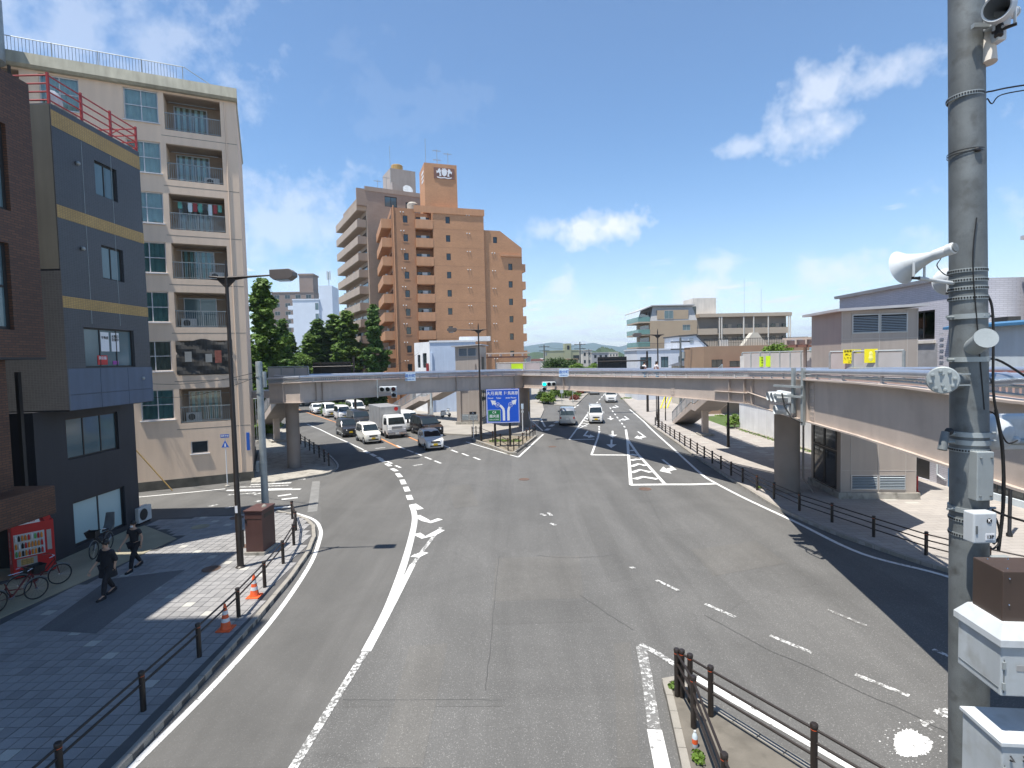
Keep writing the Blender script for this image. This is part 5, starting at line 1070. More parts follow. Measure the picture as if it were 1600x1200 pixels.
t, W_, H_ = far_block('brown_slab_block', 'dull brown apartment block with dark window columns behind the white slab block', 424, 489, 458, 190, 14, 'far_brown', rz=R(3), cols=4)
b = MB(); shell(b, W_ * .6, W_ * .93, 3, 9, H_, H_ + 6.6); b.obj('roof_tower', 'far_brown', t); box('tower_cap', 'far_brown', t, W_ * .58, W_ * .95, 2.8, 9.2, H_ + 6.6, H_ + 7.2)
# unseen block added on top of the brick building, sized to shade the near pavement
t = [o for o in bpy.data.objects if o.name.startswith('brick_building')][0]
b = MB(); shell(b, 0, 7.6, .05, 11, 15.76, 29.4); b.obj('unseen_shade_tower', 'brick_tile', t)
# ================================================================ BUILDINGS, RIGHT SIDE
brickmat('lilac_brick', (.50, .49, .535), (.455, .445, .49), (.31, .30, .33), .42, .10, .75, .02, 'XZ', .5, .08, .35)
mat('lilac_grey', (.30, .30, .31), .8, .15, 2, bump=.4, bscale=10); mat('cream_wall', (.60, .56, .50), .8, .1, .6, streak=.1); mat('pale_siding', (.50, .56, .60), .6, .08, .4, streak=.08); mat('blue_trim', (.05, .16, .30), .5, .1)
t = thing('lilac_brick_building', 'pale lilac brick building behind the right lift tower', 'building', (22.2, 36.0, KZ), R(-90))
hs_ = [(6.2, 8.1, 7.55, 9.1, .25, False), (6.3, 7.9, .02, 2.35, .2, False), (1.0, 2.6, 7.55, 9.1, .25, False)]
b = MB(); shell(b, 0, 9.1, 0, 9, 0, 10.55, hs_); b.obj('wall', 'lilac_brick', t)
for x in (6.2, 1.0):
    window(t, (0, 0), 0, x, 7.55, 1.9 if x > 2 else 1.6, 1.55, .15, 'frame_dark', 'glass_clear', 2, 1, .07, curtain='curtain_grey'); box('room_back', 'dark_inside', t, x, x + 1.9, .6, .65, 7.4, 9.2); box('sill', 'cream_wall', t, x - .1, x + 2.0, -.12, .0, 7.35, 7.5)
box('stone_facing', 'lilac_grey', t, 5.5, 8.3, -.03, -.001, 5.9, 7.34)
d_ = box('door', 'frame_dark', t, 6.32, 7.88, .1, .16, .03, 2.33); box('handle', 'chrome', d_, 7.05, 7.1, .05, .099, 1.0, 1.25)
box('letter_slot', 'chrome', d_, 6.8, 7.1, .07, .099, 1.35, 1.4)
MB().prism([(-.25, 10.55), (.05, 10.55), (.05, 10.75), (-.3, 10.72)], -.15, 9.2, 'x').obj('roof_edge', 'roof_grey', t)
MB().tube([(8.5, -.08, 1.4), (8.5, -.08, .5), (8.9, -.08, .35), (9.05, -.08, .35)], .05, 8).obj('vent_pipe', 'white_box', t, 40)
for k_ in range(7): box('climbing_rung', 'galv', t, 8.5, 8.75, -.1, -.06, 6 + k_ * .3, 6.03 + k_ * .3)
t = thing('blue_trimmed_building', 'pale building with blue trim behind the utility pole at the right edge', 'building', (22.2, 26.85, KZ), R(-90))
b = MB(); shell(b, 0, 14, .0, 8, 0, 8.0, [(1.2, 6.5, .3, 2.6, .2, False), (7.2, 12.5, .3, 2.6, .2, False)]); b.obj('wall', 'pale_siding', t)
for x in (1.2, 7.2): window(t, (0, 0), 0, x, .3, 5.3, 2.3, .12, 'frame_dark', 'glass_dark', 4, 1, .07, name='shop_window')
box('corner_trim', 'blue_trim', t, 0, .3, -.05, -.001, 0, 8.0); MB().prism([(-.35, 8.0), (.1, 8.0), (.1, 8.22), (-.35, 8.12)], -.1, 14.1, 'x').obj('eaves', 'blue_trim', t)
b = MB(); shell(b, .6, 14, 3.2, 8, 8.0, 12.3); b.obj('upper_wall', 'cream_wall', t); box('upper_eaves', 'roof_grey', t, .4, 14.2, 3.0, 8.2, 12.301, 12.5); box('sign_fascia', 'white_paint', t, .8, 13, -.06, -.001, 2.9, 3.5)
box('roof_vent', 'frame_dark', t, 1.6, 2.4, .6, 1.2, 8.05, 8.45)
# white garden wall along the right pavement
t = thing('white_wall', 'plain white wall along the back of the right-hand pavement', 'wall', (21.2, 49.5, KZ), R(-90))
for k_ in range(5): box('wall_panel', 'white_paint', t, k_ * 2.65, k_ * 2.65 + 2.63, 0, .2, .0, 2.45)
box('coping', 'concrete', t, -.03, 13.28, -.06, .26, 2.452, 2.55); box('footing', 'kerb', t, -.05, 13.3, -.25, -.002, -.02, .12)
mat('grass_mat', (.07, .11, .025), .9, .3, 3, fine=.3)
# --- distant beige apartment block
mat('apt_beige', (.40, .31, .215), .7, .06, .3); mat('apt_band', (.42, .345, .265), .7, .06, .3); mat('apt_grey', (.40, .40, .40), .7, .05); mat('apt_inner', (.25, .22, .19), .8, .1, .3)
a0 = D(1017, 600, 122); t = thing('gallery_apartments', 'beige four-storey apartment block with open galleries and glass balconies on the right', 'building', (a0.x, a0.y, 0), R(3))
st = 2.87; ZA = [12.0 - st * i for i in range(4)]
b = MB(); shell(b, 0, 12.0, 0, 11, 0, 15.0, [(8.3, 10.3, z + .7, z + 2.0, .15, False) for z in ZA]); b.obj('wall', 'apt_beige', t)
for z in ZA: window(t, (0, 0), 0, 8.3, z + .7, 2.0, 1.3, .08, 'frame_alu', 'glass_blue', 2, 1, .07)
b = MB(); b.loft([[(0, 0, 15.001), (12, 0, 15.001), (12, 11, 15.001), (0, 11, 15.001)], [(.9, .6, 18.3), (11, .6, 18.3), (11, 10, 18.3), (.9, 10, 18.3)]]); b.obj('mansard', 'apt_grey', t)
box('mansard_window', 'apt_beige', t, 1.8, 9.8, -.02, .55, 15.3, 17.4); window(t, (0, -.02), 0, 3.6, 15.4, 2.3, 1.9, -.05, 'frame_alu', 'glass_blue', 2, 1, .07)
MB().prism([(-3.2, 17.3), (0.5, 18.6), (11.4, 18.6), (11.4, 18.35), (.6, 18.35), (-3.2, 17.1)], -.2, 11, 'y').obj('roof', 'apt_grey', t)
for z in ZA + [ZA[0] + st]:
    o = box('balcony_slab', 'apt_band', t, -3.0, -.001, .1, 10, z - .3, z); box('balcony_glass', 'glass_green', o, -3.0, -2.92, .15, 10, z + .02, z + 1.1); box('balcony_glass', 'glass_green', o, -2.9, -.05, .1, .16, z + .02, z + 1.1)
    box('balcony_door', 'glass_dark', t, -.05, -.002, 1.0, 8.0, z + .05, z + 2.2)
b = MB(); shell(b, 12.3, 18.4, 3, 9, 0, 20.3); b.obj('stair_core', 'cream_wall', t); window(t, (12.3, 3), 0, -.2, 16.2, 1.0, 2.2, -.05, 'frame_dark', 'glass_dark', 1, 2, .07)
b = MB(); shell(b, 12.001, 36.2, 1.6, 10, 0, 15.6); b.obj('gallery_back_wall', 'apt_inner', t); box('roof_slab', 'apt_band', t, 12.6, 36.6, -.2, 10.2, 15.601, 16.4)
for z in ZA:
    for x0, x1 in ((12.2, 17.3), (18.2, 36.0)): box('gallery_parapet', 'apt_band', t, x0, x1, 0, .14, z - .4, z + 1.0)
    box('gallery_floor', 'apt_band', t, 12.1, 36.0, .145, 1.59, z - .3, z - .1)
    for x in (19.0, 23.2, 27.8, 32.2, 35.0): window(t, (0, 1.6), 0, x, z + .9, 1.2, 1.0, -.04, 'frame_dark', 'glass_dark', 1, 1, .05)
    for x in (21.3, 25.6, 30.2, 33.8): box('flat_door', 'apt_band', t, x - .45, x + .45, 1.54, 1.599, z - .05, z + 2.0)
for x in (17.6, 18.2, 23.9, 26.5, 30.3, 35.6, 36.1): box('column', 'cream_wall', t, x, x + .28, -.14, -.002, 0, 15.6)
t.scale = (.91, 1, 1); antenna(t, 27, 5, 16.4, 8.5, 0); antenna(t, 31.6, 5, 16.4, 6.0, 0)
# --- nearer low houses on the right
mat('house_white', (.58, .61, .66), .7, .05, .5, streak=.05); mat('roof_dark', (.06, .062, .068), .6, .15, 1); mat('brown_wall', (.30, .20, .13), .75, .1, .5); mat('roof_redbrown', (.19, .075, .055), .7, .15, 1); mat('house_cream', (.50, .47, .40), .75, .1, .5)
h0 = D(996, 600, 84); t = thing('white_house', 'white flat-roofed house with dark windows below the gallery apartments', 'building', (h0.x, h0.y, 0), R(2))
hw = [(.5, 2.3, 5.2, 6.9, .12, False), (3.8, 5.0, 5.2, 6.9, .12, False), (4.7 + 1.9, 8.5, 5.2, 6.9, .12, False), (9.0, 10.9, 5.5, 6.7, .12, False), (11.5, 12.0, 5.4, 6.8, .12, False)]
b = MB(); shell(b, 0, 11.3, 0, 8, 0, 8.0, hw[:4]); b.obj('wall', 'house_white', t); box('roof_edge', 'house_white', t, -.15, 11.3, -.12, 8.1, 8.001, 8.2)
for h in hw[:4]: window(t, (0, 0), 0, h[0], h[2], h[1] - h[0], h[3] - h[2], .08, 'frame_dark', 'glass_blue', 2, 1, .07)
MB().prism([(7.0, 8.21), (7.0, 10.0), (9.6, 10.15), (12.4, 7.4), (12.4, 0), (11.31, 0), (11.31, 8.21)], .5, 8, 'y').obj('gable_wing', 'house_white', t)
MB().prism([(6.8, 10.01), (9.65, 10.17), (12.6, 7.25), (12.6, 7.45), (9.7, 10.38), (6.8, 10.22)], .35, 8.2, 'y').obj('gable_roof', 'roof_dark', t)
for h in hw[4:]: window(t, (0, .5), 0, h[0], h[2], h[1] - h[0], h[3] - h[2], -.03, 'frame_dark', 'glass_dark', 1, 1, .05)
for k_ in range(3): box('wall_vent', 'galv', t, 8.6, 9.2, .44, .499, 9.0 + k_ * .3, 9.12 + k_ * .3)
b = MB()
for k_ in range(36): b.box(.2 + k_ * .19, .23 + k_ * .19, .1, .13, 8.2, 9.0)
tag(b.obj('roof_rail_pickets', 'frame_dark', t), kind='stuff'); MB().tube([(0, .1, 9.05), (6.9, .1, 9.05)], .03, 6).obj('roof_rail', 'frame_dark', t)
h0 = D(1063, 600, 74); t = thing('small_house', 'small cream hip-roofed building behind the middle of the right span', 'building', (h0.x, h0.y, 0)); b = MB(); shell(b, 0, 4.0, 0, 4, 0, 5.6); b.obj('wall', 'house_cream', t); b = MB(); b.loft([[(-.4, -.4, 5.601), (4.4, -.4, 5.601), (4.4, 4.4, 5.601), (-.4, 4.4, 5.601)], [(1.2, 1.2, 6.25), (2.8, 1.2, 6.25), (2.8, 2.8, 6.25), (1.2, 2.8, 6.25)]]); b.obj('roof', 'roof_dark', t)
h0 = D(1100, 600, 62); t = thing('brown_house', 'low brown flat-roofed building with rooftop railing right of the white house', 'building', (h0.x, h0.y, 0)); b = MB(); shell(b, 0, 7.5, 0, 7, 0, 8.05, [(.9, 2.2, 5.6, 6.5, .1, False), (3.0, 5.8, 5.6, 6.3, .1, False)]); b.obj('wall', 'brown_wall', t)
window(t, (0, 0), 0, .9, 5.6, 1.3, .9, .06, 'frame_dark', 'glass_dark', 2, 1, .06); window(t, (0, 0), 0, 3.0, 5.6, 2.8, .7, .06, 'frame_dark', 'glass_dark', 3, 1, .06)
b = MB()
for k_ in range(60): b.box(.1 + k_ * .2, .13 + k_ * .2, .1, .13, 8.06, 8.85)
tag(b.obj('roof_rail_pickets', 'frame_dark', t), kind='stuff'); box('roof_rail', 'frame_dark', t, 0, 12.2, .08, .15, 8.86, 8.92)
box('annex', 'brown_wall', t, 7.55, 12.3, .0, 7, 0, 8.04); MB().prism([(5.2, 8.05), (6.4, 9.6), (7.0, 9.6), (8.2, 8.05)], 1.5, 2.5, 'y').obj('stair_hood', 'house_cream', t); box('roof_unit', 'ac_white', t, 2.4, 3.3, 1, 1.6, 8.06, 8.8)
box('red_roof', 'roof_redbrown', t, .8, 9.5, -2.6, -.1, 5.0, 5.55)
# --- houses and shops far down the right-hand road
mat('far_green', (.30, .31, .20), .8, .08, .1); mat('far_cream', (.52, .48, .42), .8, .08, .1); mat('far_grey', (.30, .30, .31), .8, .08, .1)
t, W_, H_ = far_block('green_public_building', 'long pale green building with a square tower far down the road', 852, 910, 549, 260, 16, 'far_green'); b = MB(); shell(b, W_ * .52, W_ * .7, -.4, 7, 0, H_ + 3.6); b.obj('tower', 'far_green', t); window(t, (W_ * .52, -.4), 0, 1.2, H_ + .6, 1.2, 2.0, -.04, 'frame_dark', 'glass_dark', 1, 1, .06); box('window_band', 'glass_dark', t, W_ * .75, W_ * .98, -.05, -.001, H_ - 4.5, H_ - 2.2)
far_block('white_shop', 'white narrow building with a red sign far down the road', 910, 924, 548, 210, 10, 'far_cream', cols=2)
far_block('grey_flats', 'grey flat-roofed building beside the far white shop', 926, 951, 552, 230, 12, 'far_grey', cols=3)
far_block('cream_villa', 'small cream building under the wooded hill', 952, 966, 551, 300, 12, 'far_cream', cols=3)
far_block('brown_roofed_house', 'low brown house behind the bright green trees', 886, 903, 562, 190, 10, 'brown_wall', cols=2)
far_block('beige_low_building', 'low beige building left of the white house on the right', 980, 998, 566, 150, 10, 'far_cream', cols=2)
b_ = far_block('white_water_unit', 'tiny white rooftop unit above the middle screen', 822, 829, 560, 100, 2, 'white_paint')[0]
far_block('pale_storefront', 'pale green storefront behind the right stairway', 1036, 1058, 618, 88, 6, 'far_green')
far_block('brown_storefront', 'dark brown shopfront beyond the queueing vans', 592, 640, 596, 92, 8, 'far_brown', cols=4)
far_block('orange_storefront', 'orange shop wall behind the truck', 604, 632, 604, 84, 4, 'orange_tile')
far_block('grey_garage', 'long low grey building under the middle stairway', 640, 716, 604, 80, 6, 'tower_panel', cols=5)
# fill beyond: a band of little roofs so that the plain reads as a town
ORD = ('first', 'second', 'third', 'fourth', 'fifth', 'sixth', 'seventh', 'eighth', 'ninth', 'tenth', 'eleventh', 'twelfth')
for i in range(12):
    Y = random.uniform(330, 520); px = 835 + i * 14 + random.uniform(-4, 4)
    p = D(px, 600, Y); h_ = random.uniform(3.2, 6.8); w_ = random.uniform(7, 14); q = random.choice(['far_cream', 'far_grey', 'house_white', 'brown_wall', 'house_cream'])
    t = thing('town_house', ORD[i] + ' low house from the left among the distant town roofs', 'building', (p.x, Y, -.03), random.uniform(-.4, .4), 'houses of the distant town')
    box('wall', q, t, -w_ / 2, w_ / 2, 0, 8, 0, h_); rf = random.choice(['roof_dark', 'far_grey', 'roof_redbrown'])
    MB().prism([(-w_ / 2 - .4, h_ + .002), (w_ / 2 + .4, h_ + .002), (w_ / 4, h_ + 1.8), (-w_ / 4, h_ + 1.8)], -.4, 8.4, 'y').obj('roof', rf, t)
    for k_ in range(2): box('window', 'glass_dark', t, -w_ / 3 + k_ * w_ / 3, -w_ / 3 + 1.6 + k_ * w_ / 3, -.05, -.001, h_ - 2.2, h_ - .9)

# ================================================================ TREES AND PLANTS
import numpy as np
rng = np.random.default_rng(5)
def leafmat(name, rgb, rgb2):
    M = bpy.data.materials.new(name); M.use_nodes = True; t = M.node_tree; N = t.nodes; L = t.links; b = N['Principled BSDF']; b.inputs['Roughness'].default_value = .55; b.inputs['Specular IOR Level'].default_value = .3
    at = N.new('ShaderNodeAttribute'); at.attribute_name = 'tone'; mx = N.new('ShaderNodeMixRGB'); mx.inputs[1].default_value = (*rgb, 1); mx.inputs[2].default_value = (*rgb2, 1); L.new(at.outputs['Fac'], mx.inputs[0]); L.new(mx.outputs[0], b.inputs['Base Color'])
    tr = N.new('ShaderNodeBsdfTranslucent'); L.new(mx.outputs[0], tr.inputs[0]); ms = N.new('ShaderNodeMixShader'); ms.inputs[0].default_value = .3; L.new(b.outputs[0], ms.inputs[1]); L.new(tr.outputs[0], ms.inputs[2]); L.new(ms.outputs[0], N['Material Output'].inputs[0]); MATS[name] = M
leafmat('leaf_ginkgo', (.07, .125, .022), (.15, .245, .045)); leafmat('leaf_dark', (.025, .055, .012), (.06, .11, .022)); leafmat('leaf_bright', (.08, .15, .02), (.18, .28, .04)); leafmat('leaf_red', (.12, .03, .02), (.28, .07, .04)); mat('bark', (.09, .07, .05), .9, .3, 3, bump=.4, bscale=20)
def leaves(cent, n_each, rad, size, m, name='crown', parent=None, sq=.7):
    """cent: (k,3) clump centres; many small leaf quads"""
    k_ = len(cent); N_ = k_ * n_each
    d = rng.normal(size=(N_, 3)); d /= np.linalg.norm(d, axis=1)[:, None]; r = rng.random(N_) ** .5
    c = np.repeat(cent, n_each, 0) + d * (r[:, None] * np.repeat(rad, n_each)[:, None]) * np.array((1, 1, sq))
    nrm = d * .6 + rng.normal(size=(N_, 3)) * .5 + np.array((0, 0, .7)); nrm /= np.linalg.norm(nrm, axis=1)[:, None]
    u = np.cross(nrm, rng.normal(size=(N_, 3))); u /= np.linalg.norm(u, axis=1)[:, None]; v = np.cross(nrm, u)
    s_ = (size * (.6 + .8 * rng.random(N_)))[:, None]
    V = np.stack((c - u * s_ * .5, c + v * s_ * .42 - u * s_ * .1, c + u * s_ * .5, c - v * s_ * .42 + u * s_ * .1), 1).reshape(-1, 3)
    me = bpy.data.meshes.new(name); me.vertices.add(4 * N_); me.vertices.foreach_set('co', V.astype('f').ravel()); me.loops.add(4 * N_); me.loops.foreach_set('vertex_index', np.arange(4 * N_, dtype='i'))
    me.polygons.add(N_); me.polygons.foreach_set('loop_start', np.arange(0, 4 * N_, 4, dtype='i')); me.materials.append(MATS[m])
    at = me.attributes.new('tone', 'FLOAT', 'FACE'); at.data.foreach_set('value', np.clip(np.repeat(rng.random(k_), n_each) * .6 + rng.random(N_) * .4, 0, 1).astype('f'))
    me.update(); me.validate(); return me
def ginkgo_mesh(h_, rmax, m='leaf_ginkgo', clumps=170, n_each=55, seed=1, low=.16):
    cs, rs, limbs = [], [], []
    u = low; g = random.Random(seed)
    while u < 1.0:
        r = rmax * (1.06 - u) ** .75 * (1 - .45 * max(0, (.34 - u) / .34)) * (.72 + .28 * math.sin(u * 23 + seed)); n = max(3, int(10 * r / rmax) + 3)
        for k_ in range(n):
            a = g.uniform(0, 2 * math.pi); q = r * g.uniform(.55, 1.02); z = u * h_ + g.uniform(-.35, .35); cs.append((q * math.cos(a), q * math.sin(a), z)); rs.append(g.uniform(.55, 1.0) * (.55 + .45 * (1 - u)) * max(.8, rmax * .28))
            if g.random() < .5: limbs.append((a, q, z))
        if g.random() < .8: cs.append((0, 0, u * h_)); rs.append(.8)
        u += .042
    cs.append((0, 0, h_ * .99)); rs.append(.5)
    b = MB(); b.tube([(0, 0, 0), (.03, 0, h_ * .3), (0, .04, h_ * .7), (0, 0, h_ * .97)], [h_ * .016, h_ * .012, h_ * .007, .02], 8)
    for a, q, z in limbs: b.tube([(0, 0, max(.5, z - q * .6)), (q * .9 * math.cos(a), q * .9 * math.sin(a), z)], [.06, .02], 5)
    return leaves(np.array(cs), n_each, np.array(rs), .34, m), b.mesh('trunk', 'bark', 60)
leafmat('leaf_mid', (.05, .095, .02), (.11, .20, .04))
GM = [ginkgo_mesh(15, 3.0, ('leaf_ginkgo', 'leaf_mid', 'leaf_ginkgo')[i], seed=i + 1, n_each=120, low=.08) for i in range(3)]
def tree(label, loc, h_, w_, var=0, meshes=None, group=None, name='ginkgo_tree', rz=0):
    mm = meshes or GM[var]; t = thing(name, label, 'tree', loc, rz, group); s_ = h_ / 15
    for nm, me in (('crown', mm[0]), ('trunk', mm[1])): link(nm, me, t).scale = (w_, w_, s_)
    return t
def tpx(px, ytop, Y):
    p = D(px, ytop, Y); return (p.x, Y, -.02), p.z
for px, yt, Y, w_, v, lab in ((409, 436, 60, 1.3, 0, 'tall pointed ginkgo tree right of the beige apartment block'), (441, 500, 78, 1.1, 1, 'small dark ginkgo tree just right of the tall pointed one'), (453, 520, 96, 1.2, 2, 'slim ginkgo tree before the white slab block'),
                           (482, 522, 92, 1.4, 0, 'left shoulder tree of the broad ginkgo group'), (496, 500, 96, 1.6, 1, 'second tree of the broad ginkgo group from the left'), (520, 492, 100, 2.0, 2, 'broad tree in the middle of the ginkgo group'), (541, 486, 92, 1.6, 0, 'tallest tree at the right of the broad ginkgo group'), (583, 477, 78, 1.15, 1, 'pointed ginkgo tree in front of the brown tower block')):
    l_, h_ = tpx(px, yt, Y); tree(lab, l_, h_, w_, v, group='ginkgo trees along the left-hand road', rz=px * .1)
l_, h_ = tpx(392, 540, 52); tree('low ginkgo crown peeping out behind the beige apartment corner', l_, h_, 1.0, 2, group='ginkgo trees along the left-hand road')
def round_mesh(rx, rz_, h_, m, k_=80, n_each=60, size=.35, trunk=True):
    d = rng.normal(size=(k_, 3)); d /= np.linalg.norm(d, axis=1)[:, None]; d[:, 2] = np.abs(d[:, 2]) * 1.2 - .35
    c = d * (rng.random(k_) ** .33)[:, None] * np.array((rx, rx, rz_)) + np.array((0, 0, h_ - rz_)); b = MB()
    b.tube([(0, 0, 0), (0, 0, max(.3, h_ - rz_))], [.03 * h_, .02 * h_], 7)
    for q in c[:10]: b.tube([(0, 0, max(.2, h_ - rz_ * 1.5)), tuple(q)], [.012 * h_, .02], 5)
    return leaves(c, n_each, np.full(k_, rx * .38), size, m), b.mesh('trunk', 'bark', 60)
def plant(label, px, ytop, Y, rx, m, name, cat, h_=None, group=None, k_=60, n_each=50, size=.3, base=-.02):
    p = D(px, ytop, Y); h_ = h_ or p.z; mm = round_mesh(rx, min(rx, h_ * .75), h_, m, k_, n_each, size); t = thing(name, label, cat, (p.x, Y, base), 0, group); link('crown', mm[0], t); link('trunk', mm[1], t)
for px, yt, Y, rx, lab in ((507, 512, 104, 4.2, 'full round crown filling the left of the broad ginkgo group'), (532, 503, 106, 4.6, 'full round crown filling the right of the broad ginkgo group'), (470, 552, 90, 2.6, 'low round crown at the left foot of the broad ginkgo group'), (556, 548, 98, 3.0, 'low round crown between the ginkgo group and the brown tower')):
    plant(lab, px, yt, Y, rx, 'leaf_ginkgo', 'broadleaf_tree', 'tree', k_=120, n_each=90, size=.4)
plant('large dark round tree beyond the middle of the footbridge', 868, 556, 112, 3.6, 'leaf_dark', 'broadleaf_tree', 'tree', k_=110, n_each=70); plant('second dark round tree merging with the large one', 892, 560, 118, 2.8, 'leaf_dark', 'broadleaf_tree', 'tree', k_=90)
plant('bright green low tree left of the far utility pole', 902, 567, 105, 2.0, 'leaf_bright', 'broadleaf_tree', 'tree', k_=80); plant('bright green low tree right of the far utility pole', 924, 567, 108, 2.2, 'leaf_bright', 'broadleaf_tree', 'tree', k_=80)
for i, (px, yt, Y, rx, m, lab) in enumerate(((856, 612, 82, 1.2, 'leaf_bright', 'bright green bush at the front of the far planting'), (866, 606, 86, 1.3, 'leaf_ginkgo', 'leafy bush in the far planting by the white board'), (848, 610, 84, 1.1, 'leaf_dark', 'dark bush at the left of the far planting'), (884, 605, 92, 1.2, 'leaf_ginkgo', 'green bush behind the no parking sign'))):
    plant(lab, px, yt, Y, rx, m, 'bush', 'bush', k_=40, n_each=60, size=.18)
for i in range(9):
    Y = 84 + i * 6.5; p = G(900 + i * 2.6, 632 - i * 2.8); f = (Y - 84) / 58; x = 9.9 + f * 11
    mm = cached(('hedge', i % 2), lambda: round_mesh(.75, .6, 1.1, 'leaf_red' if i % 2 == 0 else 'leaf_ginkgo', 22, 50, .14)); t = thing('hedge_shrub', ('reddish' if i % 2 == 0 else 'green') + ' hedge shrub left of the right-hand road, ' + ORD[i] + ' from the near end', 'shrub', (x, Y, KZ), 0, 'hedge shrubs by the right-hand road'); link('crown', mm[0], t); link('trunk', mm[1], t)
for px, yt, Y, rx, lab in ((513, 626, 72, 1.2, 'clipped green shrub behind the leading white van'), (530, 625, 74, 1.4, 'clipped green shrub behind the second white van'), (552, 622, 76, 1.2, 'green shrub beside the far white van'), (580, 615, 78, 1.3, 'dark shrub beside the thin post'), (420, 640, 58, 1.3, 'green shrub behind the left stairway'), (412, 655, 52, 1.0, 'low green shrub by the left stairway foot')):
    plant(lab, px, yt, Y, rx, 'leaf_ginkgo' if px < 560 else 'leaf_dark', 'shrub', 'shrub', k_=36, n_each=60, size=.18)
for px, yt, Y, rx, lab in ((1148, 645, 50, .8, 'small green shrub at the end of the white wall'), (1128, 650, 60, .8, 'small shrub on the grass beyond the stairway'), (979, 622, 88, .9, 'green shrub on the right verge of the right-hand road'), (982, 617, 98, 1.0, 'yellowish shrub further along the right verge')):
    plant(lab, px, yt, Y, rx, 'leaf_bright', 'shrub', 'shrub', k_=26, n_each=50, size=.14)
plant('green shrubs on the far right landing roof', 1215, 549, 40, 1.0, 'leaf_bright', 'planter_shrub', 'shrub', h_=.6, k_=24, n_each=50, size=.16, base=7.2)
# weeds: on the island and at the tip of the median
def weeds(label, pts, rad, n_, size, m='leaf_ginkgo', name='weeds'):
    c = np.array([(p.x, p.y, p.z + size * .4) for p in pts]); tag(link(name, leaves(c, n_, np.full(len(c), rad), size, m, name, sq=.35)), label, 'weeds')
weeds('patch of green weeds on the soil of the traffic island', [G(770 + i * 3.2, 690 - (i % 3), .1) for i in range(14)], .35, 60, .11)
weeds('tuft of weeds at the tip of the foreground median', [G(*q6(272, 575), .14), G(*q6(285, 560), .14)], .10, 60, .07, 'leaf_ginkgo'); weeds('tuft of weeds lower on the foreground median', [G(*q6(385, 890), .14), G(*q6(392, 920), .14)], .11, 60, .07, 'leaf_bright'); weeds('small weed on the kerb of the right-hand pavement', [G(1186, 762, .15)], .16, 80, .09)
weeds('grass strip along the foot of the white wall', [Vector((20.9, 36.5 + i * .7, .15)) for i in range(18)], .3, 40, .1, 'leaf_bright', 'grass_strip')
for o in bpy.data.objects:
    if o.get('category') == 'weeds': o['kind'] = 'stuff'
mb = MB().face(((20.5, 50.2, KZ + .004), (30, 50.2, KZ + .004), (30, 60, KZ + .004), (21, 60, KZ + .004))); mb.obj('lawn', 'grass_mat', rpv)
# ================================================================ HILLS
mat('forest', (.035, .06, .022), .95, .3, .012, fine=.4); 
def ridge(name, Y, pts, dep, m, res=90, rough=1.0, fy=1.0):
    """long hill with its crest following the heights given by pixel"""
    P = [D(x, y, Y) for x, y in pts]; b = MB(); xs = [P[0].x + (P[-1].x - P[0].x) * i / res for i in range(res + 1)]
    def crest(x):
        for a, c in zip(P, P[1:]):
            if a.x <= x <= c.x: f = (x - a.x) / (c.x - a.x); f = f * f * (3 - 2 * f); return a.z + (c.z - a.z) * f
        return P[-1].z
    g = random.Random(3); cols_ = 9; V = []
    for x in xs:
        row = []; h_ = crest(x) * (1 + rough * .03 * math.sin(x * .01) + rough * g.uniform(-.015, .015))
        for j in range(cols_):
            f = j / (cols_ - 1) * 2 - 1; row.append((x, Y + f * dep, max(-1, h_ * (1 - abs(f) ** 1.6) * (1 + rough * g.uniform(-.06, .06)) - .5 if abs(f) < 1 else -1)))
        V.append(row)
    for a, c in zip(V, V[1:]):
        for j in range(cols_ - 1): b.face((a[j], c[j], c[j + 1], a[j + 1]))
    return structure(b.obj(name, m, None, 50))
ridge('mountains', 5200, [(-900, 575), (-500, 565), (-100, 560), (300, 556), (560, 545), (700, 550), (820, 541), (850, 537), (868, 534), (888, 537), (905, 540), (920, 536), (945, 539), (965, 542), (985, 537), (1010, 540), (1060, 541), (1150, 538), (1300, 534), (1500, 528), (1800, 520), (2300, 506)], 900, 'forest', 240, 1.0)
ridge('wooded_hill', 620, [(918, 558), (928, 549), (940, 542.5), (950, 544), (964, 549), (978, 557)], 60, 'forest', 40, 1.5)
ridge('wooded_hill', 900, [(790, 560), (830, 551.5), (845, 551), (862, 550), (895, 548), (920, 552), (960, 556), (1000, 557), (1300, 545), (1700, 532)], 80, 'forest', 120, 2.0)
# ================================================================ VEHICLES
for n_, c_, r_, m_ in (('paint_white', (.74, .74, .72), .28, 0), ('paint_cream', (.72, .70, .64), .3, 0), ('paint_black', (.012, .012, .014), .2, 0), ('paint_silver', (.45, .46, .47), .3, .6), ('paint_grey', (.2, .2, .21), .3, .4), ('paint_darkgrey', (.035, .037, .042), .22, .2)):
    MATS.pop(n_, None); mat(n_, c_, r_, .03, 1.5, metal=m_, coat=.6)
mat('car_glass', (.02, .028, .03), .05, .15, 1.5, spec=.9); mat('plastic_black', (.02, .02, .021), .6, .1); mat('lamp_clear', (.62, .64, .66), .12, .05, spec=.9); mat('lamp_red', (.38, .01, .012), .2, .05); mat('plate_yellow', (.75, .50, .02), .5, .05); mat('plate_white', (.7, .72, .7), .5, .05); mat('alu_box', (.42, .42, .42), .45, .08, .8, metal=.5, streak=.08); mat('seat_dark', (.03, .03, .035), .8, .1)
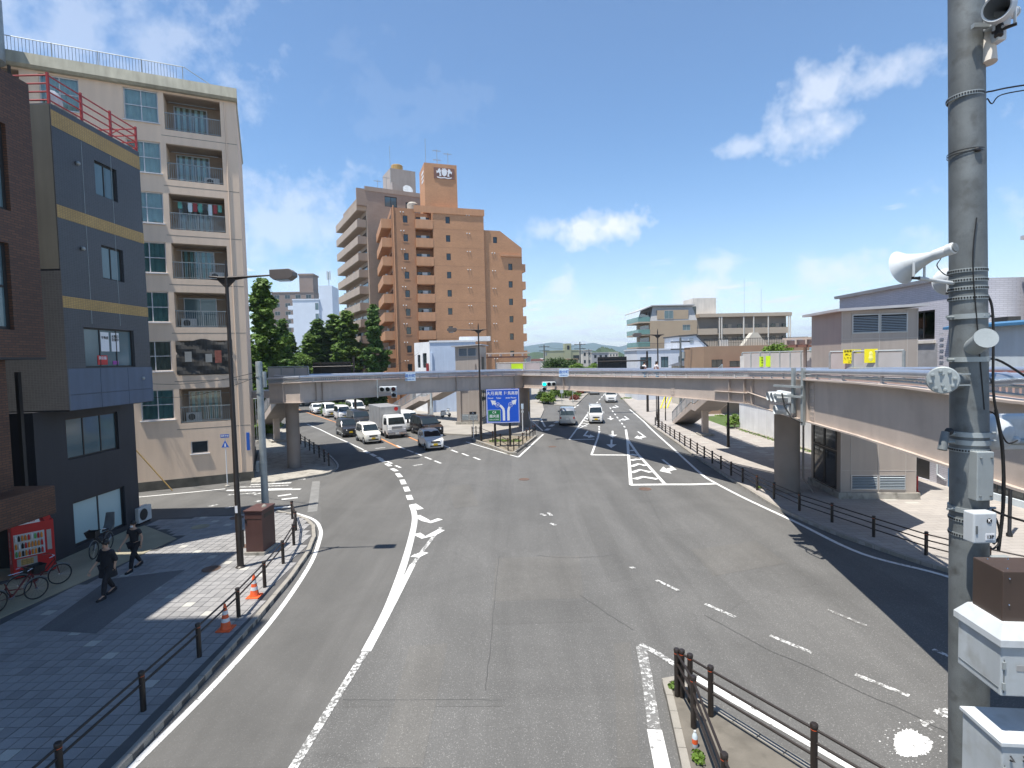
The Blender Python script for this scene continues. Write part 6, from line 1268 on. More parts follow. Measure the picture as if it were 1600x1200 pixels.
SP = dict(                                             # length, width, height, belt, stations (y, top), windscreen (y0,y1), side glass (y0,y1), wheels
    kei_tall=(3.4, 1.475, 1.76, .98, [(0, .62), (.06, .86), (.5, 1.0), (.72, 1.04), (1.22, 1.66), (1.5, 1.75), (2.4, 1.76), (3.2, 1.72), (3.36, 1.55), (3.4, .6)], (.78, 1.2), (1.02, 3.15), (.58, 2.98), .29),
    kei_wagon=(3.4, 1.475, 1.56, .92, [(0, .55), (.07, .78), (.55, .95), (.85, 1.0), (1.5, 1.48), (1.8, 1.55), (2.5, 1.56), (3.1, 1.5), (3.36, 1.2), (3.4, .6)], (.9, 1.45), (1.25, 3.0), (.6, 2.98), .28),
    kei_van=(3.4, 1.475, 1.88, 1.05, [(0, .62), (.05, 1.0), (.22, 1.08), (.35, 1.12), (.85, 1.74), (1.1, 1.86), (2.4, 1.88), (3.25, 1.86), (3.37, 1.7), (3.4, .6)], (.38, .84), (.62, 3.2), (.55, 2.85), .28),
    minivan=(4.85, 1.83, 1.9, 1.08, [(0, .62), (.1, .92), (.7, 1.06), (1.05, 1.12), (1.75, 1.74), (2.1, 1.87), (3.4, 1.9), (4.5, 1.84), (4.78, 1.6), (4.85, .7)], (1.1, 1.7), (1.4, 4.5), (.95, 3.9), .34),
    hiace=(4.7, 1.7, 2.0, 1.12, [(0, .6), (.06, 1.02), (.3, 1.14), (.5, 1.2), (1.1, 1.85), (1.4, 1.97), (3.2, 2.0), (4.5, 1.98), (4.66, 1.8), (4.7, .6)], (.52, 1.08), (.8, 4.4), (.85, 3.5), .33),
    sedan=(4.3, 1.7, 1.47, .9, [(0, .5), (.1, .7), (.9, .88), (1.2, .92), (1.9, 1.38), (2.3, 1.46), (2.9, 1.45), (3.6, 1.1), (4.2, 1.0), (4.3, .55)], (1.25, 1.85), (1.6, 3.4), (.85, 3.4), .31))
def car(label, front, rz, spec, paint, plate='plate_yellow', group='vehicles waiting and driving', name='car', rear=False):
    L, W_, H_, belt, stn, ws, sg_, wy, wr = SP[spec]; hw = W_ / 2; t = thing(name, label, 'van' if 'van' in spec or spec == 'hiace' else 'car', front, rz, group)
    def top(y):
        for (a, za), (b_, zb_) in zip(stn, stn[1:]):
            if a <= y <= b_: return za + (zb_ - za) * (y - a) / (b_ - a)
        return stn[-1][1]
    def halfw(y): return hw * (1 - .16 * max(0, (.35 - y) / .35) ** 2 - .06 * max(0, (y - L + .25) / .25) ** 2)
    def tumble(z): return 1 - .13 * max(0, (z - belt) / (H_ - belt)) ** 1.3
    def bodymesh():
        rings = []; ys = sorted({s_[0] for s_ in stn} | {wy[0] - .3, wy[0] + .3, wy[1] - .3, wy[1] + .3, .02, .15})
        for y in ys:
            z1 = top(y); w_ = halfw(y); bz = min(belt, z1 - .03); zb_ = .24 if .02 < y < L - .05 else .32
            pr = [(w_ * .9, zb_), (w_ * .99, zb_ + .12), (w_, .6), (w_ * .99, bz), (w_ * tumble(z1 - .05) - .01, max(bz + .01, z1 - .09)), (w_ * tumble(z1) - .12, z1 - .012), (0, z1)]
            rings.append([(x, y, z) for x, z in pr] + [(-x, y, z) for x, z in pr[-2::-1]])
        return MB().loft(rings).mesh('body', paint, 38)
    body = link('body', cached(('car', spec, paint), bodymesh), t)
    def quad(y0, z0, y1, z1, w0, w1):
        n = Vector((0, -(z1 - z0), (y1 - y0))).normalized() * .012
        return MB().loft([[(-w0, y0 + n.y * k_, z0 + n.z * k_), (w0, y0 + n.y * k_, z0 + n.z * k_), (w1, y1 + n.y * k_, z1 + n.z * k_), (-w1, y1 + n.y * k_, z1 + n.z * k_)] for k_ in (.2, 1)])
    link('windscreen', cached(('ws', spec), lambda: quad(ws[0], top(ws[0]) + .01, ws[1], top(ws[1]) - .02, hw * .92, hw * .80).mesh('windscreen', 'car_glass')), t)
    ry = stn[-2][0]; link('rear_window', cached(('rw', spec), lambda: MB().loft([[(-hw * .85, L - .02 + k_ * .02, belt + .05), (hw * .85, L - .02 + k_ * .02, belt + .05), (hw * .76, ry + .0 + k_ * .02, stn[-2][1] - .02), (-hw * .76, ry + k_ * .02, stn[-2][1] - .02)] for k_ in (0, 1)]).mesh('rear_window', 'car_glass')), t)
    ns = 3 if L > 3.3 else 2
    for s_ in (-1, 1):
        for k_ in range(ns):
            a = sg_[0] + (sg_[1] - sg_[0]) * k_ / ns + .03; b_ = sg_[0] + (sg_[1] - sg_[0]) * (k_ + 1) / ns - .03
            def mk():
                za, zb_ = top(a) - .14, top(b_) - .14; a2 = a
                if k_ == 0: a2 = min(b_ - .1, a + .22); za = top(a2) - .14
                if k_ == ns - 1: zb_ = min(zb_, top(b_ - .15) - .14)
                P = [(a, belt + .03), (b_, belt + .03), (b_ - (.12 if k_ == ns - 1 else 0), max(zb_, belt + .15)), (a2, za)]
                return MB().loft([[(s_ * (halfw(y) * tumble(z) * (1.0) - .012 + q), y, z) for y, z in P] for q in (0, .014)]).mesh('side_window', 'car_glass')
            link('side_window', cached(('sw', spec, s_, k_), mk), t)
        link('wing_mirror', cached(('wm', spec, s_, paint), lambda: MB().box(s_ * hw * .97, s_ * (hw + .17), sg_[0] - .12, sg_[0] - .02, belt + .02, belt + .2).mesh('wing_mirror', paint, None, .02)), t)
        link('headlight', cached(('hl', spec, s_), lambda: MB().loft([[(s_ * hw * .5, .03 - k_, .68), (s_ * hw * .84, .13 - k_ * .9, .7), (s_ * hw * .84, .18 - k_ * .9, .86), (s_ * hw * .52, .1 - k_, .83)] for k_ in (0, .045)]).mesh('headlight', 'lamp_clear')), t)
        link('tail_light', cached(('tl', spec, s_), lambda: MB().box(s_ * hw * .72, s_ * hw * .9, L - .06, L + .012, .75, 1.25 if 'kei' in spec or spec in ('hiace', 'minivan') else .95).mesh('tail_light', 'lamp_red')), t)
        for y in wy:
            wmesh = cached(('wheel', wr, s_), lambda: MB().lathe([(wr * .55, -.085), (wr * .95, -.085), (wr, -.06), (wr, .06), (wr * .95, .085), (wr * .55, .085)], (0, 0, 0), 18, 'x').mesh('tyre', 'rubber', 50))
            wo = link('wheel', wmesh, t, (s_ * (hw - .075), y, wr)); link('rim', cached(('rim', wr, s_), lambda: MB().lathe([(wr * .62, s_ * .070), (wr * .6, s_ * .092), (wr * .5, s_ * .07), (wr * .15, s_ * .09), (.01, s_ * .095)], (0, 0, 0), 14, 'x').mesh('rim', 'chrome', 40)), wo)
            link('wheel_arch', cached(('arch', wr, s_, spec, y), lambda: MB().lathe([(wr * 1.2, s_ * (halfw(y) - .03)), (wr * 1.2, s_ * (halfw(y) + .003)), (.01, s_ * (halfw(y) + .003))], (0, y, wr + .02), 20, 'x').mesh('wheel_arch', 'plastic_black')), t)
    link('grille', cached(('gr', spec), lambda: MB().box(-hw * .48, hw * .48, -.012, .06, .66, .78).mesh('grille', 'plastic_black')), t)
    link('lower_intake', cached(('li', spec), lambda: MB().box(-hw * .6, hw * .6, -.01, .06, .34, .46).mesh('lower_intake', 'plastic_black')), t)
    pw = .33
    for y, z in ((-.024, .52), (L + .002, .72)): box('number_plate', plate, t, -pw / 2, pw / 2, y, y + .022, z - .08, z + .08)
    return t
def fr(px, py): return G(px, py)
Q = R(30)
car('white compact kei car at the very head of the queue, nearest the camera', fr(681, 704.5), R(22), 'kei_wagon', 'paint_white')
car('white boxy kei car leading the left lane of the queue', fr(584, 694), Q, 'kei_tall', 'paint_cream')
car('small black kei car waiting behind the white boxy kei car', fr(549, 683.5), Q, 'kei_tall', 'paint_darkgrey')
car('large black minivan waiting right behind the nearest white kei car', fr(681, 683), Q, 'minivan', 'paint_black', 'plate_white')
car('white cab-over van half hidden behind the silver truck', fr(646, 674), Q, 'hiace', 'paint_white', 'plate_white', name='van')
car('dark minivan half hidden behind the truck box', fr(570, 669), Q, 'minivan', 'paint_darkgrey', 'plate_white')
car('third white vehicle from the rear of the queue, a kei van', fr(540, 658), Q, 'kei_van', 'paint_white', name='van')
car('second white kei van from the rear of the queue with yellow plate', fr(518.5, 652.5), Q, 'kei_van', 'paint_white', name='van')
car('white saloon last in the left lane queue', fr(501, 647.5), Q, 'sedan', 'paint_white', 'plate_white')
car('white van standing behind the dark minivan in the right lane', fr(562, 650), Q, 'hiace', 'paint_white', 'plate_white', name='van')
h = Vector((.09, .995, 0)); e = G(886.5, 664.5) + h * SP['minivan'][0] * .88
SP['silver'] = SP['minivan'][:1] + (1.69,) + SP['minivan'][2:]
car('silver minivan with dark rear window driving away under the footbridge', e, math.atan2(h.x, -h.y), 'silver', 'paint_silver', 'plate_white')
car('white kei van with roof rack waiting at the right turn line', G(931.5, 662.5), R(-6), 'kei_van', 'paint_white', name='van')
car('white van approaching on the far right-hand road', G(955, 629.5), R(-8), 'hiace', 'paint_white', 'plate_white', name='van')
h = Vector((.16, .98, 0)); car('silver saloon driving away far down the right-hand road', G(928.5, 617) + h * 4.3, math.atan2(h.x, -h.y), 'sedan', 'paint_silver', 'plate_white')
rk = [o for o in bpy.data.objects if o.get('label', '').startswith('white kei van with roof rack')][0]
for y in (.95, 2.6): box('roof_rack', 'chrome', rk, -.62, .62, y, y + .05, 1.9, 1.95)
for x in (-.6, .56): box('roof_rack', 'chrome', rk, x, x + .05, .9, 2.9, 1.951, 1.99)
# box truck
t = thing('box_truck', 'silver aluminium box truck with white cab waiting in the queue', 'truck', fr(621, 685), Q, 'vehicles waiting and driving')
def cabring(z, y0, w_): return [(-w_, y0 + .05, z), (-w_ * .85, y0, z), (w_ * .85, y0, z), (w_, y0 + .05, z), (w_, 1.65, z), (-w_, 1.65, z)]
MB().loft([cabring(.42, .06, .88), cabring(.6, .0, .9), cabring(1.15, .02, .9), cabring(1.3, .08, .9), cabring(1.95, .32, .84), cabring(2.12, .5, .8), cabring(2.15, .8, .7)]).obj('cab', 'paint_white', t, 35)
MB().loft([[(-.78, .09 + k_, 1.33), (.78, .09 + k_, 1.33), (.72, .31 + k_, 1.94), (-.72, .31 + k_, 1.94)] for k_ in (-.02, .0)]).obj('windscreen', 'car_glass', t)
for s_ in (-1, 1):
    MB().loft([[(s_ * (.89 + q), .25, 1.3), (s_ * (.89 + q), 1.3, 1.3), (s_ * (.845 + q), 1.3, 1.9), (s_ * (.845 + q), .5, 1.9)] for q in (-.01, .014)]).obj('side_window', 'car_glass', t)
    box('wing_mirror', 'plastic_black', t, s_ * 1.0, s_ * 1.2, .05, .15, 1.35, 1.75, .02); box('headlight', 'lamp_clear', t, s_ * .52, s_ * .86, -.02, .1, .68, .88, .02)
    for y in (.85, 4.15):
        wo = MB().lathe([(.2, -.1), (.36, -.1), (.38, -.07), (.38, .07), (.36, .1), (.2, .1)], (s_ * .8, y, .38), 18, 'x').obj('wheel', 'rubber', t, 50); MB().lathe([(.22, s_ * .07), (.22, s_ * .105), (.1, s_ * .05), (.01, s_ * .07)], (s_ * .8, y, .38), 14, 'x').obj('rim', 'chrome', wo, 40)
box('bumper', 'chrome', t, -.9, .9, -.06, .06, .36, .62, .03); box('grille', 'paint_silver', t, -.5, .5, -.022, .02, .92, 1.15); box('number_plate', 'plate_white', t, -.17, .17, -.085, -.062, .4, .56); box('chassis', 'plastic_black', t, -.45, .45, 1.2, 5.4, .45, .75)
MB().box(-.98, .98, 1.72, 6.0, .82, 2.88).obj('cargo_box', 'alu_box', t, None, .03)
for k_ in range(4): box('box_rib', 'alu_box', t, -1.0, -.982, 2.2 + k_ * 1.05, 2.26 + k_ * 1.05, .85, 2.85)
MB().lathe([(.2, -.01), (.2, .0)], (.5, 1.70, 2.62), 14, 'y').obj('round_sticker', 'red', t)
# parked scooter by the middle lift tower
t = thing('scooter', 'small white motor scooter parked beside the middle lift tower', 'scooter', G(697, 652, KZ), R(140))
for y in (-.55, .55): MB().lathe([(.12, -.05), (.24, -.05), (.26, 0), (.24, .05), (.12, .05)], (0, y, .26), 14, 'x').obj('wheel', 'rubber', t, 50)
MB().loft([[(-.12, y, .3), (.12, y, .3), (.15, y, z), (-.15, y, z)] for y, z in ((-.45, .95), (-.35, 1.0), (-.25, .42), (.1, .42), (.15, .75), (.7, .8), (.8, .6))]).obj('body', 'paint_white', t, 40); MB().tube([(-.3, -.42, 1.05), (.3, -.42, 1.05)], .02, 6).obj('handlebar', 'plastic_black', t); box('seat', 'seat_dark', t, -.14, .14, .12, .72, .78, .86, .02)
# ================================================================ FOREGROUND UTILITY POLE
PY = 5.5
pt, pm, pb = D(1506, -60, PY), D(1514, 650, PY), D(1513.5, 1180, PY)
dirp = (pb - pm); foot = pm + dirp * ((pm.z - KZ * 0 ) / (pm.z - pb.z))
pole = thing('utility_pole', 'tall galvanised steel utility pole in the right foreground carrying boxes and loudspeakers', 'utility pole', foot)
MB().tube([Vector((0, 0, 0)), pb - foot, pm - foot, pt - foot + Vector((0, 0, .8))], [.186, .174, .160, .140], 28).obj('shaft', 'galv_pole', pole, 50)
def axis(py):                                          # point on the pole axis at that height in the picture
    f = (py - 650) / 530.0 if py > 650 else None
    return pm + (pb - pm) * f if f is not None else pm + (pt - pm) * ((650 - py) / 710.0)
def rad(py): return .160 + (.174 - .160) * max(0, (py - 650) / 530) - .020 * max(0, (650 - py) / 710)
def ring(py, h_=.03, m='galv', t=.008, name='band'):
    c = axis(py) - foot; r_ = rad(py); MB().lathe([(r_ + .002, -h_ / 2), (r_ + t, -h_ / 2), (r_ + t, h_ / 2), (r_ + .002, h_ / 2)], c, 28, caps=False).obj(name, m, pole, 40)
def chain(py):                                         # perforated steel strap
    c = axis(py) - foot; r_ = rad(py); MB().lathe([(r_ + .002, -.02), (r_ + .007, -.02), (r_ + .007, .02), (r_ + .002, .02)], c, 28, caps=False).obj('strap', 'galv', pole, 40); b = MB()
    for k_ in range(44):
        a = 2 * math.pi * k_ / 44; p = c + Vector((math.cos(a) * (r_ + .008), math.sin(a) * (r_ + .008), 0)); b.M = Matrix.Translation(p) @ Matrix.Rotation(a, 4, 'Z'); b.box(-.001, .003, -.007, .007, -.009, .009)
    tag(b.obj('strap_holes', 'black_metal', pole), kind='stuff')
for y in (148, 418, 433, 446, 461, 700, 806, 829): chain(y)
for y in (232, 236): ring(y, .008, 'black_metal', .006)
for y in (490, 558, 676, 688, 790): ring(y, .05, 'galv', .014, 'clamp')
def at_pole(py, ang, out=0.0): c = axis(py); return c + Vector((math.sin(ang), -math.cos(ang), 0)) * (rad(py) + out)
def boltrow(py):
    for a in (-1.45, 1.45): p = at_pole(py, a, .0) - foot; q = p + Vector((math.sin(a) * .09, -math.cos(a) * .09, 0)); MB().tube([p, q], .013, 8).obj('bolt', 'galv', pole)
for y in (490, 558, 676, 688, 790): boltrow(y)
for a in (.15, .5): p = at_pole(490, a) - foot; MB().sphere(p, .018, 4).obj('bolt', 'galv', pole)
MB().sphere(at_pole(236, -.1, .01) - foot, .035, 5, (1, .6, .7)).obj('cable_knot', 'black_metal', pole)
# capped pipe stub pointing at the camera, flange plate, arm to the right
p = axis(545) - foot; d = (Vector((0, 0, CAMH)) - axis(545)).normalized() + Vector((.35, 0, .25)); d.normalize(); q = p + d * .42
MB().tube([p, q - d * .02, q - d * .02, q, q], [.085, .085, .098, .098, .09], 20).obj('pipe_stub', 'galv', pole, 40)
fc = D(1473, 594, PY - .25) - foot; fd = Vector((-.62, -.78, .0)).normalized(); fm = Matrix.Translation(fc) @ fd.to_track_quat('Z', 'Y').to_matrix().to_4x4()
fl = MB(fm).lathe([(.135, -.02), (.135, .0), (.125, .012), (.01, .012)], (0, 0, 0), 26).obj('flange', 'galv', pole, 35)
for k_ in range(8): a = k_ * math.pi / 4 + .2; MB(fm @ Matrix.Translation((.095 * math.cos(a), .095 * math.sin(a), .012))).lathe([(.017, 0), (.017, .012), (.009, .013), (.009, .035)], (0, 0, 0), 8).obj('bolt', 'galv', fl)
MB().tube([fc - fd * .02, fc - fd * .1, axis(594) - foot], [.085, .085, .085], 16).obj('stub', 'galv_pole', pole, 40)
for z in (-.06, .05): MB().prism([(-.02, -.02), (.26, -.02), (.26, .02), (-.02, .02)], z, z + .012).obj('rib', 'galv', pole).location = fc
MB().tube([axis(594) - foot + Vector((.05, 0, 0)), D(1572, 592, PY + .1) - foot, D(1572, 592, PY + .1) - foot, D(1760, 590, PY + .6) - foot], [.075, .075, .06, .06], 16).obj('signal_arm', 'steel_rail', pole, 40)
p = axis(60) - foot
MB().tube([D(1534, -30, PY) - foot, D(1546, 98, PY - .15) - foot], .062, 16).obj('conduit', 'conduit_tan' if 'conduit_tan' in MATS else 'cream_wall', pole, 40)
# galvanised cover plate box
gb = D(1526, 783, PY - .22) - foot; q = D(1554, 706, PY - .22) - foot
bx = MB().box(gb.x, q.x, gb.y, gb.y + .16, gb.z, q.z).obj('cover_box', 'galv', pole, None, .008)
for x in (gb.x + .035, q.x - .03):
    for z in (gb.z + .05, q.z - .06): MB().sphere((x, gb.y - .004, z), .012, 4).obj('bolt', 'galv_pole', bx)
MB(Matrix.Translation(D(1474, 690, PY - .1) - foot)).tube([(.02, .0, .1), (-.035, -.03, -.08)], [.035, .042], 12).obj('photo_sensor', 'galv_pole', pole, 40)
MB().sphere(D(1483, 674, PY - .05) - foot, .04, 6).obj('clamp_cap', 'plastic_black', pole, 60)
# cables
def cable(name, pts, r=.008, label=None, par=pole):
    P = [Vector(p) - foot for p in pts]; o = []
    for i in range(len(P) - 1):
        p0, p1, p2, p3 = P[max(i - 1, 0)], P[i], P[i + 1], P[min(i + 2, len(P) - 1)]
        for k_ in range(5): t_ = k_ / 5; o.append(.5 * (2 * p1 + (p2 - p0) * t_ + (2 * p0 - 5 * p1 + 4 * p2 - p3) * t_ * t_ + (3 * p1 - p0 - 3 * p2 + p3) * t_ ** 3))
    o.append(P[-1]); MB().tube(o, r, 7).obj(name, 'cable', par, 60)
def cp_(l, Y=PY - .12): return [D(x, y, Y) for x, y in l]
cable('cable', cp_([(1533, -20), (1534, 130), (1533, 230), (1535, 330), (1534, 450), (1536, 560), (1540, 690)], PY - .02)); cable('cable', cp_([(1526, 340), (1520, 410), (1528, 520), (1538, 640)], PY - .16), .006)
cable('cable', cp_([(1536, 155), (1540, 145), (1552, 142), (1575, 137), (1620, 130)], PY)); cable('cable', cp_([(1533, 190), (1541, 155), (1550, 162), (1565, 148), (1620, 138)], PY), .006)
cable('cable', cp_([(1538, 455), (1549, 475), (1552, 520), (1552, 610), (1560, 660), (1567, 700), (1567, 760), (1564, 830), (1552, 850)], PY - .05), .012); cable('cable', cp_([(1556, 640), (1566, 700), (1568, 780), (1560, 860)], PY - .03), .016); cable('cable', cp_([(1540, 560), (1565, 565), (1620, 600)], PY), .012); cable('cable', cp_([(1542, 642), (1555, 648), (1562, 670), (1574, 692), (1590, 688)], PY), .008)
cable('cable', cp_([(1545, 795), (1558, 815), (1562, 845), (1550, 858), (1538, 850)], PY - .1), .010); cable('cable', cp_([(1541, 792), (1570, 805), (1620, 820)], PY - .05), .012); cable('cable', cp_([(1545, 640), (1545, 700), (1543, 790)], PY - .08), .007)
# --- horn loudspeakers
def horn(label, mouth, throat, r_, arm_to, big=True):
    t = thing('horn_loudspeaker', label, 'loudspeaker', throat); ax = (mouth - throat); L = ax.length; M_ = ax.to_track_quat('Z', 'Y').to_matrix().to_4x4()
    MB(M_).lathe([(.035, -.14), (.05, -.12), (.05, -.02), (.045, .0), (.058, L * .2), (.075, L * .4), (.098, L * .6), (.125, L * .8), (r_, L), (r_ + .008, L + .004), (r_ - .006, L - .004), (.115, L * .78), (.088, L * .58), (.06, L * .38), (.03, L * .2)], (0, 0, 0), 26, caps=False).obj('bell', 'white_box', t, 40)
    MB(M_).lathe([(.045, -.2), (.055, -.19), (.055, -.14), (.01, -.138)], (0, 0, 0), 16).obj('driver', 'white_box', t, 40); MB(M_).lathe([(.01, -.215), (.042, -.21), (.046, -.2)], (0, 0, 0), 14).obj('driver_cap', 'galv_pole', t, 40)
    s_ = Vector((0, 0, 1)).cross(ax).normalized(); c = ax * .42; lowp = Vector((c.x, c.y, c.z - .17))
    for k_ in (-1, 1): MB().tube([c + s_ * .075 * k_, lowp + s_ * .075 * k_], .012, 6).obj('bracket_leg', 'white_box', t)
    MB().tube([lowp - s_ * .09, lowp + s_ * .09], .015, 6).obj('bracket_bar', 'black_metal', t); MB().tube([lowp, Vector(arm_to) - throat], .02, 8).obj('arm', 'white_box', t)
    return t
hn = horn('large white horn loudspeaker mounted left of the utility pole', D(1409, 418, 5.50), D(1457, 400, 5.22), .168, axis(436) + Vector((-.15, 0, 0)))
cable('cable', cp_([(1468, 397), (1470, 404), (1464, 415), (1475, 428), (1488, 432)], 5.25), .005)
horn('second white horn loudspeaker mostly hidden behind the utility pole', D(1482, 440, 6.15), D(1503, 428, 5.78), .15, axis(440) + Vector((0, .15, 0)))
horn('grey horn loudspeaker high on the utility pole at the top right corner', D(1557, 12, 5.0), D(1578, 18, 5.35), .10, axis(30) + Vector((.15, 0, 0)))
t = thing('security_camera', 'small white camera unit below the top horn loudspeaker on the pole', 'camera', D(1552, 40, 5.3)); box('housing', 'white_box', t, -.05, .12, -.06, .06, -.03, .1, .01); MB().tube([(.02, -.04, -.02), (.0, -.06, -.13)], .035, 10).obj('lens_tube', 'plastic_black', t, 40); box('bracket', 'galv', t, -.2, -.05, -.02, .02, -.02, .02); box('cable_box', 'white_box', t, .0, .09, -.05, .05, -.16, -.05, .01)
# --- cabinets on the pole
def pbox(name, label, cat, px, pyt, pyb, Y, wx, dy, m, rz=0.0):
    p = D(px, pyb, Y); q = D(px, pyt, Y); return thing(name, label, cat, p, rz), q.z - p.z
t, hh = pbox('junction_box', 'small white junction box with round mark and number label on the pole', 'electrical box', 1521, 802, 850, 5.15, .27, .14, 'white_box')
MB().box(0, .23, 0, .13, 0, hh).obj('case', 'white_box', t, None, .014); box('latch', 'galv_pole', t, .018, .035, -.008, -.001, .10, .18); b = MB().lathe([(.026, -.004), (.026, -.0015)], (.15, 0, hh * .74), 18, 'y').obj('round_mark', 'black', t); text('K', .045, t, TM(.15, -.006, hh * .74), 'white_paint'); box('number_label', 'sign_white', t, .115, .205, -.004, -.001, .035, .10); text('13P', .048, t, TM(.16, -.007, .067), 'black')
t, hh = pbox('brown_control_box', 'dark brown control box standing on the white cabinet at the right edge', 'electrical box', 1565, 893, 996, 4.45, .6, .5, 'brown_box', R(-6))
MB().box(0, .62, 0, .34, 0, hh).obj('case', 'brown_box', t, None, .008)
for x in (.05, .2, .42):
    for z in (.06, hh / 2, hh - .06): MB().sphere((x, -.003, z), .009, 4).obj('bolt', 'chrome', t)
for x in (.08, .25):
    for y in (.06, .28): MB().sphere((x, y, hh + .002), .009, 4).obj('bolt', 'chrome', t)
mat('cab_white', (.42, .455, .475), .5, .08, 2, bump=.5, bscale=260, streak=.16, dirt=(.33, .34, .33))
t, hh = pbox('white_control_cabinet', 'white metal cabinet with sloping lid edges directly below the brown box', 'electrical box', 1563, 1010, 1088, 4.36, .7, .5, 'cab_white', R(-6))
MB().box(0, .75, 0, .5, 0, hh).obj('case', 'cab_white', t, None, .012); MB().loft([[(-.02, -.02, hh + .002), (.77, -.02, hh + .002), (.77, .53, hh + .002), (-.02, .53, hh + .002)], [(-.02, -.02, hh + .06), (.77, -.02, hh + .06), (.77, .53, hh + .06), (-.02, .53, hh + .06)], [(.05, .06, hh + .17), (.7, .06, hh + .17), (.7, .46, hh + .17), (.05, .46, hh + .17)]]).obj('lid', 'white_box', t)
t, hh = pbox('lower_white_cabinet', 'lower white cabinet at the bottom right corner of the picture', 'electrical box', 1562, 1165, 1330, 4.3, .7, .5, 'cab_white', R(-6))
MB().box(0, .75, 0, .45, 0, hh).obj('case', 'cab_white', t, None, .012); box('lid', 'white_box', t, -.015, .765, -.015, .465, hh + .001, hh + .03)
for x in (.06, .16): MB().tube([(x, -.01, hh - .12), (x, -.05, hh - .1), (x, -.01, hh - .08)], .008, 6).obj('hasp', 'plastic_black', t)
wc = [o for o in bpy.data.objects if o.name.startswith('white_control_cabinet')][0]; lc = [o for o in bpy.data.objects if o.name.startswith('lower_white_cabinet')][0]
for o, hh_ in ((wc, .36), (lc, .8)):
    for x in (.02, .36): box('door_seam', 'galv_pole', o, x, x + .006, -.004, -.0005, .03, hh_ - .04)
    for z in (.06, hh_ - .12): box('hinge', 'galv', o, .008, .03, -.014, -.0005, z, z + .06)
    box('handle', 'galv_pole', o, .31, .34, -.02, -.0005, hh_ * .45, hh_ * .45 + .09); box('maker_plate', 'frame_alu', o, .12, .24, -.003, -.0005, hh_ * .62, hh_ * .62 + .05)
box('side_seam', 'galv_pole', wc, -.004, -.0005, .02, .48, .06, .066)
for z in (4.0, 5.0): box('cabinet_bracket', 'galv', pole, .0, .2, -.75, -.1, z, z + .05)
# --- signal beyond the pole at the right edge
s4 = signal('white traffic signal at the right edge behind the utility pole, seen from behind', D(1592, 672, 6.1), R(175), ('lens_dark', 'lens_dark', 'lens_dark'), None)
MB().sphere((.42, .2, 0), .19, 8, (1, .9, 1)).obj('rear_dome', 'white_box', s4, 60); MB().tube([(.8, .15, -.1), (-1.2, .35, -.1)], .035, 10).obj('arm', 'galv', s4, 40); MB().sphere((.3, .33, -.06), .045, 6).obj('arm_clamp', 'white_box', s4, 60)
# ================================================================ OTHER POLES
up = G(415, 797, KZ); t = thing('slim_utility_pole', 'slim blue-grey utility pole on the left pavement corner behind the brown cabinet', 'utility pole', up)
hp_ = D(413, 566, up.y).z - KZ; MB().lathe([(.17, 0), (.155, 2), (.15, hp_), (.14, hp_ + .04), (.01, hp_ + .05)], (0, 0, 0), 18).obj('shaft', 'galv', t, 40); MB().lathe([(.11, hp_ - 1.2), (.11, hp_ - .5), (.1, hp_ - .45)], (.2, .05, 0), 14).obj('side_tube', 'galv', t, 40); box('switch_box', 'galv', t, -.32, -.16, -.1, .1, 1.9, 2.4, .01)
for z in (hp_ - .7, hp_ - 1.5, 2.3): MB().lathe([(.162, z), (.175, z), (.175, z + .06), (.162, z + .06)], (0, 0, 0), 18, caps=False).obj('clamp', 'galv', t)
def wire(label, a, b, sag=.4, r=.012):
    P = [a + (b - a) * (i / 14) - Vector((0, 0, sag * 4 * (i / 14) * (1 - i / 14))) for i in range(15)]; o = tag(MB().tube([p - a for p in P], r, 5).obj('overhead_wire', 'cable'), label, 'wire'); o.location = a
wire('thin wire from the slim left pole to the beige apartment wall', Vector((up.x, up.y, hp_ - .3)), D(220, 598, 30.2), .3); wire('lower thin wire from the slim left pole to the beige apartment wall', Vector((up.x, up.y, hp_ - .5)), D(230, 620, 30.6), .4)
def far_pole(label, px, ytop, Y):
    p = D(px, ytop, Y); t = thing('distant_utility_pole', label, 'utility pole', (p.x, Y, -.02)); MB().tube([(0, 0, 0), (0, 0, p.z)], [.2, .12], 8).obj('shaft', 'galv_pole', t, 40)
    for z in (.6, 1.5): box('cross_arm', 'frame_dark', t, -1.2, 1.2, -.05, .05, p.z - z, p.z - z + .12)
    for x in (-1.0, 0.3, 1.0): MB().lathe([(.05, 0), (.07, .1), (.03, .2)], (x, 0, p.z - .48), 8).obj('insulator', 'white_box', t)
    MB().lathe([(.25, 0), (.25, .8)], (.35, 0, p.z - 2.6), 10).obj('transformer', 'galv', t, 40); return Vector((p.x, Y, p.z - .4))
a = far_pole('left one of two distant utility poles beyond the footbridge', 850, 538, 120); b_ = far_pole('taller distant utility pole before the green public building', 906, 534, 112); c = far_pole('slim distant utility pole near the white shop', 920, 545, 160); d = far_pole('utility pole in front of the white house on the right', 1063, 527, 66)
for q, w_, l_ in ((b_, c, 'first wire strung between distant poles'), (a, b_, 'second wire strung between distant poles'), (d, Vector((60, 58, 9)), 'wire from the pole by the white house to the right')): wire(l_, q, w_, .8, .02)
q = D(590, 558, 80); wire('thin wire crossing in front of the orange tower', D(595, 577, 60), D(655, 551, 71), .3, .015)
for px, Y, lab in ((1040, 62, 'thin dark post on the far right pavement'), (1026, 66, 'second thin dark post on the far right pavement')): t = thing('dark_post', lab, 'post', G(px, 657, KZ)); MB().lathe([(.07, 0), (.07, .9), (.05, .95), (.05, 3.4)], (0, 0, 0), 10).obj('shaft', 'bronze', t, 40)
t = thing('yellow_barrier', 'yellow steel barrier poles leaning by the far storefront', 'barrier', G(1032, 638, KZ))
